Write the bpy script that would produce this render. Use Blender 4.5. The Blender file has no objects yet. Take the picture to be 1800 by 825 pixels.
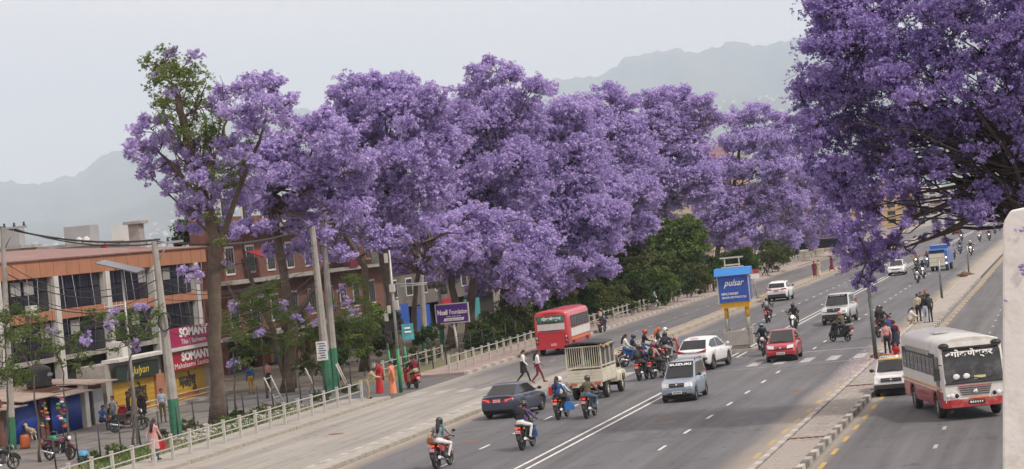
import bpy, bmesh, math, random
import numpy as np
from mathutils import Vector, Matrix
S = bpy.context.scene
COL = S.collection
rad = math.radians
PI = math.pi

# ---------------------------------------------------------------- camera
FPX, CAM_H, ROLL = 4200.0, 7.85, rad(5.5)      # focal length in px of the 1800 px wide photo
YAW, PITCH = rad(13.3418), rad(0.0689)
cam_d = bpy.data.cameras.new('camera')
cam_d.sensor_width = 36.0
cam_d.lens = 36.0 * FPX / 1800.0
cam_d.clip_start, cam_d.clip_end = 0.5, 40000
cam = bpy.data.objects.new('camera', cam_d)
COL.objects.link(cam)
FW = Vector((-math.sin(YAW) * math.cos(PITCH), math.cos(YAW) * math.cos(PITCH), -math.sin(PITCH)))
RT = Vector((math.cos(YAW), math.sin(YAW), 0))
UP = RT.cross(FW)
cr, sr = math.cos(ROLL), math.sin(ROLL)
# the camera is rolled clockwise, so the place leans anticlockwise in the picture
cx = RT * cr - UP * sr
cy = RT * sr + UP * cr
m = Matrix((cx, cy, -FW)).transposed().to_4x4()
m.translation = (0, 0, CAM_H)
cam.matrix_world = m
S.camera = cam

def ray(x, y):
    a, b = x - 900, y - 412.5
    return FW * FPX + RT * (a * cr - b * sr) - UP * (a * sr + b * cr)
def at(x, y, z=0.0):                           # point of the level z seen at a photo pixel
    d = ray(x, y); t = (z - CAM_H) / d.z
    return (d.x * t, d.y * t)
def atY(x, y, Y):
    d = ray(x, y); t = Y / d.y
    return Vector((d.x * t, Y, CAM_H + d.z * t))
def atX(x, y, X):
    d = ray(x, y); t = X / d.x
    return Vector((X, d.y * t, CAM_H + d.z * t))

# ---------------------------------------------------------------- sky, sun, exposure
SUN_EL, SUN_AZ = rad(52), rad(112)             # azimuth clockwise from +Y (the road's direction)
W = bpy.data.worlds.new('World'); S.world = W
W.use_nodes = True
nt = W.node_tree; nt.nodes.clear()
def N(tree, t, **kw):
    n = tree.nodes.new(t)
    for k, v in kw.items():
        setattr(n, k, v)
    return n
sky = N(nt, 'ShaderNodeTexSky', sky_type='NISHITA', sun_disc=False, sun_elevation=SUN_EL, sun_rotation=SUN_AZ,
        air_density=1.0, dust_density=4.0, ozone_density=1.5, altitude=1300)
tc = N(nt, 'ShaderNodeTexCoord')
mp = N(nt, 'ShaderNodeMapping'); mp.inputs['Scale'].default_value = (1.4, 1.4, 7)
nz = N(nt, 'ShaderNodeTexNoise'); nz.inputs['Scale'].default_value = 2.6; nz.inputs['Detail'].default_value = 6; nz.inputs['Roughness'].default_value = .55
rp = N(nt, 'ShaderNodeValToRGB')
rp.color_ramp.elements[0].position = .38; rp.color_ramp.elements[0].color = (7.2, 6.15, 5.95, 1)
rp.color_ramp.elements[1].position = .66; rp.color_ramp.elements[1].color = (9.0, 7.6, 6.9, 1)
mx = N(nt, 'ShaderNodeMix', data_type='RGBA'); mx.inputs[0].default_value = .86
bg = N(nt, 'ShaderNodeBackground'); bg.inputs['Strength'].default_value = .12
ow = N(nt, 'ShaderNodeOutputWorld')
L = nt.links.new
L(tc.outputs['Generated'], mp.inputs['Vector']); L(mp.outputs[0], nz.inputs['Vector']); L(nz.outputs[0], rp.inputs[0])
L(sky.outputs[0], mx.inputs[6]); L(rp.outputs[0], mx.inputs[7]); L(mx.outputs[2], bg.inputs['Color']); L(bg.outputs[0], ow.inputs['Surface'])

sun_d = bpy.data.lights.new('sun', 'SUN'); sun_d.energy = 2.4; sun_d.angle = rad(5); sun_d.color = (1, .93, .82)
sun = bpy.data.objects.new('sun', sun_d); COL.objects.link(sun)
sdir = Vector((math.sin(SUN_AZ) * math.cos(SUN_EL), math.cos(SUN_AZ) * math.cos(SUN_EL), math.sin(SUN_EL)))
sun.rotation_euler = sdir.to_track_quat('Z', 'Y').to_euler()
sun.location = (0, 0, 60)
vs = S.view_settings
vs.view_transform = 'Standard'; vs.look = 'None'; vs.exposure = 0.43; vs.gamma = 1; vs.use_curve_mapping = False
HAZE_DENSITY = 0.000102
S.cycles.volume_bounces = 2
S.cycles.max_bounces = 6; S.cycles.diffuse_bounces = 3; S.cycles.transparent_max_bounces = 8

# ---------------------------------------------------------------- materials
def lin(c):
    c = c / 255.0
    return c / 12.92 if c <= .04045 else ((c + .055) / 1.055) ** 2.4
def C(r, g, b): return (lin(r), lin(g), lin(b))
MATS = {}
def M(name, rgb, rough=.6, metal=0.0, var=.1, scale=5.0, bump=0.0, coat=0.0, emit=0.0, dirt=None, dirt_scale=.8, spec=.5, trans=0.0, island=0.0):
    """A procedural material: base colour broken up by two noises, optional dirt tone, relief, translucency and per-piece variation."""
    if name in MATS: return MATS[name]
    m = bpy.data.materials.new(name); m.use_nodes = True
    t = m.node_tree; b = t.nodes['Principled BSDF']; l = t.links.new
    tc = N(t, 'ShaderNodeTexCoord')
    n1 = N(t, 'ShaderNodeTexNoise'); n1.inputs['Scale'].default_value = scale; n1.inputs['Detail'].default_value = 5
    l(tc.outputs['Object'], n1.inputs['Vector'])
    mr = N(t, 'ShaderNodeMapRange'); mr.inputs[1].default_value = .25; mr.inputs[2].default_value = .75
    mr.inputs[3].default_value = 1 - var; mr.inputs[4].default_value = 1 + var
    l(n1.outputs[0], mr.inputs[0])
    val = mr.outputs[0]
    if island:
        g = N(t, 'ShaderNodeNewGeometry'); mi = N(t, 'ShaderNodeMapRange'); mi.inputs[3].default_value = 1 - island; mi.inputs[4].default_value = 1 + island
        l(g.outputs['Random Per Island'], mi.inputs[0])
        mu = N(t, 'ShaderNodeMath', operation='MULTIPLY'); l(val, mu.inputs[0]); l(mi.outputs[0], mu.inputs[1]); val = mu.outputs[0]
    cm = N(t, 'ShaderNodeVectorMath', operation='SCALE'); cm.inputs[0].default_value = rgb
    l(val, cm.inputs['Scale'])
    col = cm.outputs[0]
    if dirt:
        n2 = N(t, 'ShaderNodeTexNoise'); n2.inputs['Scale'].default_value = dirt_scale; n2.inputs['Detail'].default_value = 7; n2.inputs['Roughness'].default_value = .65
        l(tc.outputs['Object'], n2.inputs['Vector'])
        m2 = N(t, 'ShaderNodeMapRange'); m2.inputs[1].default_value = .5; m2.inputs[2].default_value = .72; m2.inputs[4].default_value = .75
        l(n2.outputs[0], m2.inputs[0])
        mm = N(t, 'ShaderNodeMix', data_type='RGBA'); l(m2.outputs[0], mm.inputs[0]); l(col, mm.inputs[6]); mm.inputs[7].default_value = (*dirt, 1)
        col = mm.outputs[2]
    l(col, b.inputs['Base Color'])
    b.inputs['Roughness'].default_value = rough; b.inputs['Metallic'].default_value = metal
    b.inputs['Specular IOR Level'].default_value = spec; b.inputs['Coat Weight'].default_value = coat; b.inputs['Coat Roughness'].default_value = .06
    if emit:
        l(col, b.inputs['Emission Color']); b.inputs['Emission Strength'].default_value = emit
    if bump:
        bp = N(t, 'ShaderNodeBump'); bp.inputs['Strength'].default_value = bump; bp.inputs['Distance'].default_value = .02
        n3 = N(t, 'ShaderNodeTexNoise'); n3.inputs['Scale'].default_value = scale * 6; n3.inputs['Detail'].default_value = 4
        l(tc.outputs['Object'], n3.inputs['Vector']); l(n3.outputs[0], bp.inputs['Height']); l(bp.outputs[0], b.inputs['Normal'])
    if trans:
        o = t.nodes['Material Output']; tr = N(t, 'ShaderNodeBsdfTranslucent'); ms = N(t, 'ShaderNodeMixShader'); ms.inputs[0].default_value = trans
        l(col, tr.inputs['Color']); l(b.outputs[0], ms.inputs[1]); l(tr.outputs[0], ms.inputs[2]); l(ms.outputs[0], o.inputs['Surface'])
    MATS[name] = m
    return m

# ---------------------------------------------------------------- mesh building
class MB:
    """Collects simple shapes and links them as ONE mesh object."""
    def __init__(s): s.v = []; s.f = []; s.mi = []; s.k = 0; s.sm = []
    def add(s, vs_, fs, mi=None, smooth=False):
        o = len(s.v); s.v += [tuple(p) for p in vs_]
        for f in fs:
            s.f.append(tuple(i + o for i in f)); s.mi.append(s.k if mi is None else mi); s.sm.append(smooth)
        return s
    def box(s, c, d, rz=0, rx=0, ry=0, mi=None, taper=1.0):
        hx, hy, hz = d[0] / 2, d[1] / 2, d[2] / 2
        R = Matrix.Rotation(rz, 3, 'Z') @ Matrix.Rotation(ry, 3, 'Y') @ Matrix.Rotation(rx, 3, 'X')
        P = [R @ Vector((x * hx * (taper if z > 0 else 1), y * hy * (taper if z > 0 else 1), z * hz)) + Vector(c) for z in (-1, 1) for y in (-1, 1) for x in (-1, 1)]
        return s.add(P, [(0, 2, 3, 1), (4, 5, 7, 6), (0, 1, 5, 4), (2, 6, 7, 3), (0, 4, 6, 2), (1, 3, 7, 5)], mi)
    def tube(s, pts, r, n=6, mi=None, cap=True, smooth=True):
        pts = [Vector(p) for p in pts]
        rs = r if isinstance(r, (list, tuple)) else [r] * len(pts)
        V_, F_ = [], []
        prev = None
        for i, p in enumerate(pts):
            d = (pts[min(i + 1, len(pts) - 1)] - pts[max(i - 1, 0)])
            if d.length < 1e-9: d = Vector((0, 0, 1))
            d.normalize()
            a = prev if prev is not None else (Vector((1, 0, 0)) if abs(d.x) < .8 else Vector((0, 1, 0)))
            a = (a - d * a.dot(d)); a.normalize(); prev = a
            b = d.cross(a)
            for k in range(n):
                t = 2 * PI * k / n
                V_.append(p + (a * math.cos(t) + b * math.sin(t)) * rs[i])
        for i in range(len(pts) - 1):
            for k in range(n):
                F_.append((i * n + k, i * n + (k + 1) % n, (i + 1) * n + (k + 1) % n, (i + 1) * n + k))
        s.add(V_, F_, mi, smooth)
        if cap:
            o = len(s.v) - len(V_)
            s.f.append(tuple(o + k for k in reversed(range(n)))); s.mi.append(s.k if mi is None else mi); s.sm.append(False)
            e = o + (len(pts) - 1) * n
            s.f.append(tuple(e + k for k in range(n))); s.mi.append(s.k if mi is None else mi); s.sm.append(False)
        return s
    def ell(s, c, r, nu=10, nv=7, mi=None, M3=None, smooth=True):
        if not isinstance(r, (list, tuple)): r = (r, r, r)
        V_, F_ = [], []
        for j in range(nv + 1):
            ph = PI * j / nv
            for i in range(nu):
                th = 2 * PI * i / nu
                p = Vector((r[0] * math.sin(ph) * math.cos(th), r[1] * math.sin(ph) * math.sin(th), r[2] * math.cos(ph)))
                V_.append((M3 @ p if M3 else p) + Vector(c))
        for j in range(nv):
            for i in range(nu):
                a, b, c2, d = j * nu + i, j * nu + (i + 1) % nu, (j + 1) * nu + (i + 1) % nu, (j + 1) * nu + i
                F_.append((a, d, c2) if j == 0 else ((a, d, b) if j == nv - 1 else (a, d, c2, b)))
        return s.add(V_, F_, mi, smooth)
    def prism(s, poly, fn, t0, t1, mi=None):
        """poly: 2-D outline; fn(u, v, t) maps it to 3-D between the depths t0 and t1."""
        n = len(poly)
        V_ = [fn(u, v, t0) for u, v in poly] + [fn(u, v, t1) for u, v in poly]
        F_ = [tuple(range(n))[::-1], tuple(range(n, 2 * n))] + [(i, (i + 1) % n, n + (i + 1) % n, n + i) for i in range(n)]
        return s.add(V_, F_, mi)
    def lathe(s, prof, c, axis='z', n=16, mi=None, smooth=True):
        """prof: (radius, height) pairs; axis x or z."""
        V_, F_ = [], []
        for r_, h in prof:
            for k in range(n):
                t = 2 * PI * k / n
                p = (r_ * math.cos(t), r_ * math.sin(t), h) if axis == 'z' else (h, r_ * math.cos(t), r_ * math.sin(t))
                V_.append(Vector(p) + Vector(c))
        for i in range(len(prof) - 1):
            for k in range(n):
                F_.append((i * n + k, i * n + (k + 1) % n, (i + 1) * n + (k + 1) % n, (i + 1) * n + k))
        return s.add(V_, F_, mi, smooth)
    def mesh(s, name, mats):
        me = bpy.data.meshes.new(name)
        me.from_pydata([tuple(v) for v in s.v], [], s.f)
        for x in (mats if isinstance(mats, (list, tuple)) else [mats]): me.materials.append(x)
        me.polygons.foreach_set('material_index', s.mi); me.polygons.foreach_set('use_smooth', s.sm)
        bm = bmesh.new(); bm.from_mesh(me); bmesh.ops.recalc_face_normals(bm, faces=bm.faces); bm.to_mesh(me); bm.free()
        me.update()
        return me
    def build(s, name, mats, parent=None, loc=(0, 0, 0), rz=0):
        return link(name, s.mesh(name, mats), parent, loc, rz)

def link(name, me, parent=None, loc=(0, 0, 0), rz=0):
    o = bpy.data.objects.new(name, me); COL.objects.link(o)
    o.location = loc; o.rotation_euler = (0, 0, rz)
    if parent: o.parent = parent
    return o
def tag(o, label=None, cat=None, group=None, kind=None):
    if label: o['label'] = label
    if cat: o['category'] = cat
    if group: o['group'] = group
    if kind: o['kind'] = kind
    return o
def thing(name, label, cat, loc=(0, 0, 0), rz=0, group=None):
    o = bpy.data.objects.new(name, None); COL.objects.link(o)
    o.location = loc; o.rotation_euler = (0, 0, rz); o.empty_display_size = .3
    return tag(o, label, cat, group)
KIDS = {}
def kids(o):
    return [c for c in o.children]
def dup(root, loc, rz=0, label=None, group=None, recol=None, name=None):
    """A copy of a thing with copies of its parts and sub-parts (mesh data shared); recol maps a part's name to another material."""
    r = root.copy(); COL.objects.link(r); r.location = loc; r.rotation_euler = (0, 0, rz)
    if name: r.name = name
    if label: r['label'] = label
    if group: r['group'] = group
    def rec(src, dst):
        for ch in src.children:
            c = ch.copy(); COL.objects.link(c); c.parent = dst
            st = ch.name.split('.')[0]
            if recol and st in recol and c.material_slots: paint(c, recol[st])
            rec(ch, c)
    rec(root, r)
    return r
def paint(o, m, slot=0):
    o.material_slots[slot].link = 'OBJECT'; o.material_slots[slot].material = m
def structure(name, mb, mats, loc=(0, 0, 0)):
    return tag(mb.build(name, mats, None, loc), kind='structure')
def text_mesh(body, size, depth=.006, name='lettering', bold=0.0, shear=0.0):
    cu = bpy.data.curves.new(name, 'FONT'); cu.body = body; cu.size = size; cu.extrude = depth / 2; cu.align_x = 'CENTER'; cu.align_y = 'CENTER'
    cu.offset = bold; cu.shear = shear; cu.resolution_u = 2
    o = bpy.data.objects.new(name, cu); COL.objects.link(o)
    dg = bpy.context.evaluated_depsgraph_get(); dg.update()
    me = bpy.data.meshes.new_from_object(o.evaluated_get(dg)); me.name = name
    COL.objects.unlink(o); bpy.data.objects.remove(o); bpy.data.curves.remove(cu)
    return me
def lettering(body, size, m, parent, org, ux, uy, bold=0.0, shear=0.0, width=None, name='lettering'):
    """Raised letters laid at org with the reading direction ux and the upward direction uy."""
    me = text_mesh(body, size, name=name, bold=bold, shear=shear); me.materials.clear(); me.materials.append(m)
    ux = Vector(ux).normalized(); uy = Vector(uy).normalized(); un = ux.cross(uy)
    k = 1.0
    if width:
        xs = [v.co.x for v in me.vertices]
        if xs and max(xs) > min(xs): k = width / (max(xs) - min(xs))
    me.transform(Matrix.Diagonal((k, 1, 1, 1)))
    me.transform(Matrix((ux, uy, un)).transposed().to_4x4())
    me.transform(Matrix.Translation(org))
    return link(name, me, parent)
R_ = random.Random(7)
# ================================================================ the setting: ground, roads, pavements, hills
def road_mat(name, rgb, dust, edges, blend=None):
    """Worn asphalt: streaks along Y, patches, dust lying along the kerbs (edges = X of the kerbs), optional paler stretch before Y=blend."""
    m = bpy.data.materials.new(name); m.use_nodes = True
    t = m.node_tree; l = t.links.new; b = t.nodes['Principled BSDF']
    g = N(t, 'ShaderNodeNewGeometry'); sp = N(t, 'ShaderNodeSeparateXYZ'); l(g.outputs['Position'], sp.inputs[0])
    def noise(scale, vec, det=6, rough=.6):
        mp = N(t, 'ShaderNodeMapping'); mp.inputs['Scale'].default_value = vec; l(g.outputs['Position'], mp.inputs[0])
        n = N(t, 'ShaderNodeTexNoise'); n.inputs['Scale'].default_value = scale; n.inputs['Detail'].default_value = det; n.inputs['Roughness'].default_value = rough
        l(mp.outputs[0], n.inputs['Vector']); return n.outputs[0]
    def mr(x, a, b_, c, d):
        n = N(t, 'ShaderNodeMapRange'); l(x, n.inputs[0])
        for i, v in enumerate((a, b_, c, d)): n.inputs[i + 1].default_value = v
        return n.outputs[0]
    def mth(op, a, b_):
        n = N(t, 'ShaderNodeMath', operation=op)
        for i, v in enumerate((a, b_)):
            if isinstance(v, (int, float)): n.inputs[i].default_value = v
            else: l(v, n.inputs[i])
        return n.outputs[0]
    streak = mr(noise(1.0, (1.5, .03, 1)), .3, .7, .66, 1.22)
    patch = mr(noise(.22, (1, .5, 1)), .35, .65, .9, 1.1)
    grit = mr(noise(9, (1, 1, 1), 3), .3, .7, .93, 1.07)
    stain = mr(noise(.9, (1, .35, 1), 7, .7), .60, .74, 1, .70)
    k = mth('MULTIPLY', mth('MULTIPLY', mth('MULTIPLY', streak, patch), grit), stain)
    vo = N(t, 'ShaderNodeTexVoronoi', feature='DISTANCE_TO_EDGE'); vo.inputs['Scale'].default_value = .22
    wv = N(t, 'ShaderNodeTexNoise'); wv.inputs['Scale'].default_value = .8; l(g.outputs['Position'], wv.inputs['Vector'])
    wsc = N(t, 'ShaderNodeVectorMath', operation='SCALE'); wsc.inputs['Scale'].default_value = 3.0; l(wv.outputs['Color'], wsc.inputs[0]); vad = N(t, 'ShaderNodeVectorMath', operation='ADD'); l(g.outputs['Position'], vad.inputs[0]); l(wsc.outputs[0], vad.inputs[1]); l(vad.outputs[0], vo.inputs['Vector'])
    crack = mr(vo.outputs['Distance'], .004, .012, .62, 1)
    cmask = mr(noise(.12, (1, .5, 1), 3), .48, .56, 0, 1)
    crack = mth('MAXIMUM', crack, cmask)
    k = mth('MULTIPLY', k, crack)
    sc = N(t, 'ShaderNodeVectorMath', operation='SCALE'); sc.inputs[0].default_value = rgb; l(k, sc.inputs['Scale'])
    col = sc.outputs[0]
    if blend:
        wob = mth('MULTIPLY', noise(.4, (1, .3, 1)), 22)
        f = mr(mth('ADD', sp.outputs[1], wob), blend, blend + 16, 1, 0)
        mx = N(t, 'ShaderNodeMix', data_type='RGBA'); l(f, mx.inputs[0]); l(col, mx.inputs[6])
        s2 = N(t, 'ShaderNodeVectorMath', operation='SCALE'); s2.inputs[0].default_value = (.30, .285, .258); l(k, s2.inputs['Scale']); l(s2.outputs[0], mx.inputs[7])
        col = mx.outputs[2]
    fac = None
    for ex, wd in edges:
        d = mth('ABSOLUTE', mth('SUBTRACT', sp.outputs[0], ex), 0)
        d = mth('ADD', d, mth('MULTIPLY', mth('SUBTRACT', noise(.7, (1, .12, 1)), .5), wd * 1.2))
        f = mr(d, 0, wd, .85, 0)
        fac = f if fac is None else mth('MAXIMUM', fac, f)
    if fac is not None:
        mx = N(t, 'ShaderNodeMix', data_type='RGBA'); l(fac, mx.inputs[0]); l(col, mx.inputs[6]); mx.inputs[7].default_value = (*dust, 1); col = mx.outputs[2]
    l(col, b.inputs['Base Color']); b.inputs['Roughness'].default_value = .82
    bp = N(t, 'ShaderNodeBump'); bp.inputs['Strength'].default_value = .25; bp.inputs['Distance'].default_value = .01
    l(noise(30, (1, 1, 1), 2), bp.inputs['Height']); l(bp.outputs[0], b.inputs['Normal'])
    return m
DUST = (.36, .31, .25)
m_main = road_mat('main_asphalt', (.112, .113, .122), DUST, [(-26.6, 1.1), (-10.4, 1.3)])
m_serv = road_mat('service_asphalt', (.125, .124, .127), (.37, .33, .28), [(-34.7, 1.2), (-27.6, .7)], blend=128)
m_side = road_mat('side_asphalt', (.115, .115, .12), (.33, .29, .24), [(-1.2, 1.0), (-8.4, .45)])
m_earth = M('dry_earth', (.20, .165, .12), .95, var=.25, scale=.6, dirt=(.11, .12, .05), dirt_scale=.35, bump=.4)
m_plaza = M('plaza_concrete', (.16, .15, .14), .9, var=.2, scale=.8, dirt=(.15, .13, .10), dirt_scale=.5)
m_pave = M('pavement_concrete', (.33, .31, .28), .9, var=.18, scale=1.2, dirt=(.24, .20, .15), dirt_scale=.6)
m_brickpave = M('pink_brick_paving', (.30, .235, .215), .9, var=.2, scale=2.5, dirt=(.34, .30, .25), dirt_scale=.4)
m_white = M('road_paint_white', (.62, .62, .60), .8, var=.15, scale=4, dirt=(.25, .25, .25), dirt_scale=3)
m_worn = M('road_paint_worn', (.36, .36, .36), .85, var=.2, scale=3, dirt=(.17, .17, .175), dirt_scale=1.6)
m_yellow = M('road_paint_yellow', (.50, .32, .08), .8, var=.2, scale=4, dirt=(.27, .22, .15), dirt_scale=3)
m_kwhite = M('kerb_paint_white', (.44, .42, .39), .85, var=.15, scale=5, dirt=(.25, .23, .20), dirt_scale=2.5, island=.12)
m_kblack = M('kerb_paint_black', (.12, .115, .11), .85, var=.25, scale=5, dirt=(.22, .2, .17), dirt_scale=2.5, island=.2)
m_kgrey = M('kerb_concrete', (.34, .32, .29), .9, var=.2, scale=3, dirt=(.22, .19, .15), dirt_scale=2, island=.15)
m_paver = M('paver_brick', (.33, .30, .27), .9, var=.12, scale=3, dirt=(.27, .235, .20), dirt_scale=.5, island=.14)
m_joint = M('paver_joint', (.13, .115, .10), .95, var=.2, scale=4)
m_rust = M('rusty_iron', (.20, .085, .05), .8, var=.3, scale=9)
m_soil = M('divider_soil', (.33, .28, .215), .95, var=.25, scale=1.2, dirt=(.22, .18, .13), dirt_scale=1.5, bump=.5)

def sheet(name, x0, x1, y0, y1, z, m, ny=1):
    b = MB()
    ys = [y0 + (y1 - y0) * i / ny for i in range(ny + 1)]
    b.add([(x, y, z) for y in ys for x in (x0, x1)], [(2 * i, 2 * i + 1, 2 * i + 3, 2 * i + 2) for i in range(ny)])
    return structure(name, b, m)
sheet('ground', -22000, 22000, -4000, 26000, -.06, m_earth)
sheet('main_road', -26.6, -10.2, 30, 720, 0, m_main)
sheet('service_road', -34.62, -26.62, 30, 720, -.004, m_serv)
sheet('side_road', -47, -34.6, 118.6, 131.6, -.008, m_side)
sheet('right_road', -8.62, -1.1, 30, 720, -.002, m_side)
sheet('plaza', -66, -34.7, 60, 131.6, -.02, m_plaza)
sheet('plaza_beyond', -75, -38.3, 131.6, 330, -.02, M('shaded_dirt', (.10, .085, .065), .95, var=.3, scale=.7, dirt=(.055, .06, .03), dirt_scale=.5))  # shade under the trees is put into this darker earth colour

def slab(name, x0, x1, y0, y1, h, m):
    return structure(name, MB().box(((x0 + x1) / 2, (y0 + y1) / 2, h / 2 - .05), (x1 - x0, y1 - y0, h + .1)), m)
lp = slab('left_pavement', -37.3, -34.84, 50, 116.5, .14, m_pave)
fp = slab('far_left_pavement', -38.2, -34.84, 131.8, 560, .14, m_brickpave)
rp_ = slab('right_pavement', -.92, 4.5, 30, 560, .14, m_pave)
dv = slab('divider', -27.5, -26.78, 50, 113.6, .13, m_kgrey)
dv2 = slab('far_divider', -27.75, -26.75, 129.5, 560, .13, m_soil)
md = slab('median', -10.05, -8.75, 40, 560, .1, m_joint)

# kerb stones: each stone a piece of its own, painted in turn
def kerb(parent, x0, x1, y0, y1, step, mats, h=.16, name='kerb_stone', limit=999):
    w = x1 - x0
    mes = []
    for k, mt in enumerate(mats):
        b = MB(); b.box((0, 0, h / 2 - .05), (w, step - .03, h + .1)); me = b.mesh(name, mt); mes.append(me)
    n = int((y1 - y0) / step)
    for i in range(min(n, limit)):
        o = link(name, mes[i % len(mes)], parent, ((x0 + x1) / 2 + R_.uniform(-.012, .012), y0 + (i + .5) * step, R_.uniform(-.012, .008)), R_.uniform(-.012, .012))
kerb(md, -10.25, -10.05, 66, 206, .96, [m_kwhite, m_kgrey])
kerb(md, -8.75, -8.55, 66, 206, .96, [m_kwhite, m_kblack, m_kgrey, m_kblack], h=.19)
kerb(dv, -27.5 + .72, -26.62, 72, 113.6, .95, [m_kgrey, m_pave, m_kgrey], h=.15)
kerb(dv, -27.74, -27.5, 72, 113.6, .95, [m_kwhite, m_kgrey], h=.145)
kerb(dv2, -26.75, -26.58, 129.5, 300, 1.2, [m_kgrey, m_kgrey, m_soil], h=.2)
kerb(dv2, -27.92, -27.75, 129.5, 300, 1.2, [m_kgrey, m_soil, m_kgrey], h=.2)
kerb(lp, -34.84, -34.6, 84, 116.5, 1.0, [m_kgrey, m_pave, m_kgrey], h=.15)
kerb(fp, -34.84, -34.6, 131.8, 300, 1.1, [m_kwhite, m_brickpave], h=.16)
kerb(rp_, -1.12, -.92, 60, 120, 1.0, [m_kgrey, m_kblack], h=.16)

sheet('median_paving', -10.04, -8.76, 154.2, 560, .125, m_paver)
# the median's pavers: the nearest 300 singly, the others as one mass
pv = MB().box((0, 0, 0), (.118, .25, .05), taper=.94).mesh('paver', m_paver)
rows = [-9.99 + .1 * 0 + .1235 * i + .06 for i in range(10)]
cnt = 0; rest = MB()
for j in range(int(84 / .26)):
    for i, x in enumerate(rows):
        y = 70.2 + j * .26 + (.13 if i % 2 else 0)
        if abs(y - 79.0) < .2 or abs(y - 99.6) < .2: continue
        z = .1 + R_.uniform(-.006, .004)
        if cnt < 300:
            link('paver', pv, md, (x, y, z), R_.uniform(-.02, .02)); cnt += 1
        else:
            rest.box((x, y, z), (.118, .25, .05), rz=R_.uniform(-.02, .02), taper=.94)
tag(rest.build('pavers_beyond', m_paver, md), kind='stuff')
for y in (79.0, 99.6):
    b = MB(); b.box((-9.4, y - .1, .118), (1.4, .03, .05)); b.box((-9.4, y + .1, .118), (1.4, .03, .05))
    for k in range(14): b.box((-10.08 + k * .104, y, .112), (.03, .17, .03))
    b.build('drain_channel', m_rust, md)

# painted lines
def line(name, x0, x1, y0, y1, m=m_white, z=.004, n=1):
    return sheet(name, x0, x1, y0, y1, z, m)
mk = MB()
def dash(b, x, y, w, ln, z=.004): b.add([(x - w / 2, y, z), (x + w / 2, y, z), (x + w / 2, y + ln, z), (x - w / 2, y + ln, z)], [(0, 1, 2, 3)])
for x in (-18.92, -18.47):
    dash(mk, x, 40, .13, 75.5); dash(mk, x, 127, .13, 400)
y = 79.5
while y < 480:
    if not 113 < y < 125.5: dash(mk, -22.15, y, .12, 1.6); dash(mk, -14.55, y + .2, .12, 1.5)
    y += 5.45
dash(mk, -14.6, 126.6, 8.0, .14)
structure('road_markings', mk, m_white)
mk = MB()
y = 76
while y < 400:
    if not 113 < y < 132: dash(mk, -31.1, y, .11, 1.5, .003)
    dash(mk, -4.95 - (y - 74) * .005, y - 2, .13, 1.1, .004)
    y += 5.6
for i in range(12):
    x = -25.9 + i * 1.33
    if i in (6,): continue
    dash(mk, x, 118.6, .55, 3.2, .004)
for i in range(5): dash(mk, -33.8 + i * 1.25, 116.8, .6, 2.6, .003)
dash(mk, -14.6, 117.2, 7.6, .16); dash(mk, -30.8, 115.8, 6.6, .15, .003)
structure('worn_road_markings', mk, m_worn)
mk = MB()
for i in range(110):
    dash(mk, -8.14, 70.6 + i * 3.76, .15, 1.7, .004)
structure('yellow_road_markings', mk, m_yellow)
mk = MB()
for i in range(110): dash(mk, -10.64, 74.9 + i * 3.76, .19, 1.6, .004)
structure('dusty_yellow_markings', mk, M('dusty_yellow_paint', (.42, .31, .16), .85, var=.15, scale=4, dirt=(.33, .28, .21), dirt_scale=1.5))

# ------------------------------------------------ hills far behind the town
def hill(name, prof, d0, d1, seed, m, x0, x1, step, base=-.5):
    """prof: (photo x, photo y) of the ridge; the hill is a terrain sheet from distance d0 up to the ridge at d1 and down behind it."""
    rng = np.random.RandomState(seed)
    xs = np.arange(x0, x1 + 1, step)
    hx = np.array([p[0] for p in prof]); hy = np.array([p[1] for p in prof])
    nr = 26
    b = MB()
    ph = rng.rand(14) * 6.28; fr = rng.rand(14) * .09 + .008; am = .5 / (1 + 40 * fr)
    for j in range(nr + 8):
        t = j / nr
        for x in xs:
            i0 = max(0, min(len(hx) - 2, int(np.searchsorted(hx, x)) - 1)); u = min(1, max(0, (x - hx[i0]) / (hx[i0 + 1] - hx[i0]))); u = u * u * (3 - 2 * u)
            yy = hy[i0] + (hy[i0 + 1] - hy[i0]) * u
            d = ray(x, yy); k = d1 / math.hypot(d.x, d.y)
            H = max(CAM_H + d.z * k, 5)
            dist = (d0 + (d1 - d0) * t)
            s = t if t <= 1 else max(0, 2 - t)
            h = H * (s ** 1.25) * (1 if t >= 1 else 1 + .16 * sum(a * math.sin(f * x + p + 5 * t) for a, f, p in zip(am, fr, ph)) * 4 * (s * (1 - s)))
            h += (math.sin(x * .21 + ph[0]) + math.sin(x * .47 + ph[1]) + .8 * math.sin(x * .93 + ph[2])) * 6 * s
            q = dist / math.hypot(d.x, d.y)
            b.v.append((d.x * q, d.y * q, base + max(h, 0)))
    n = len(xs)
    for j in range(nr + 7):
        for i in range(n - 1):
            b.f.append((j * n + i, j * n + i + 1, (j + 1) * n + i + 1, (j + 1) * n + i)); b.mi.append(0); b.sm.append(True)
    structure(name, b, m)
    return b.v, n, xs
m_hill = M('forested_hill', (.04, .06, .045), .95, var=.5, scale=.004, dirt=(.16, .13, .08), dirt_scale=.002)
hill('forested_hill', [(-300, 330), (0, 318), (60, 324), (130, 308), (190, 270), (250, 245), (330, 205), (430, 185), (520, 190), (620, 210), (760, 205), (900, 160), (985, 139), (1050, 134), (1110, 99), (1150, 92), (1185, 86), (1225, 93), (1260, 82), (1292, 72), (1330, 81), (1365, 76), (1400, 66), (1450, 62), (1560, 50), (1750, 60), (2000, 80), (2300, 130)], 9000, 16500, 3, m_hill, -300, 2300, 8)
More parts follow.
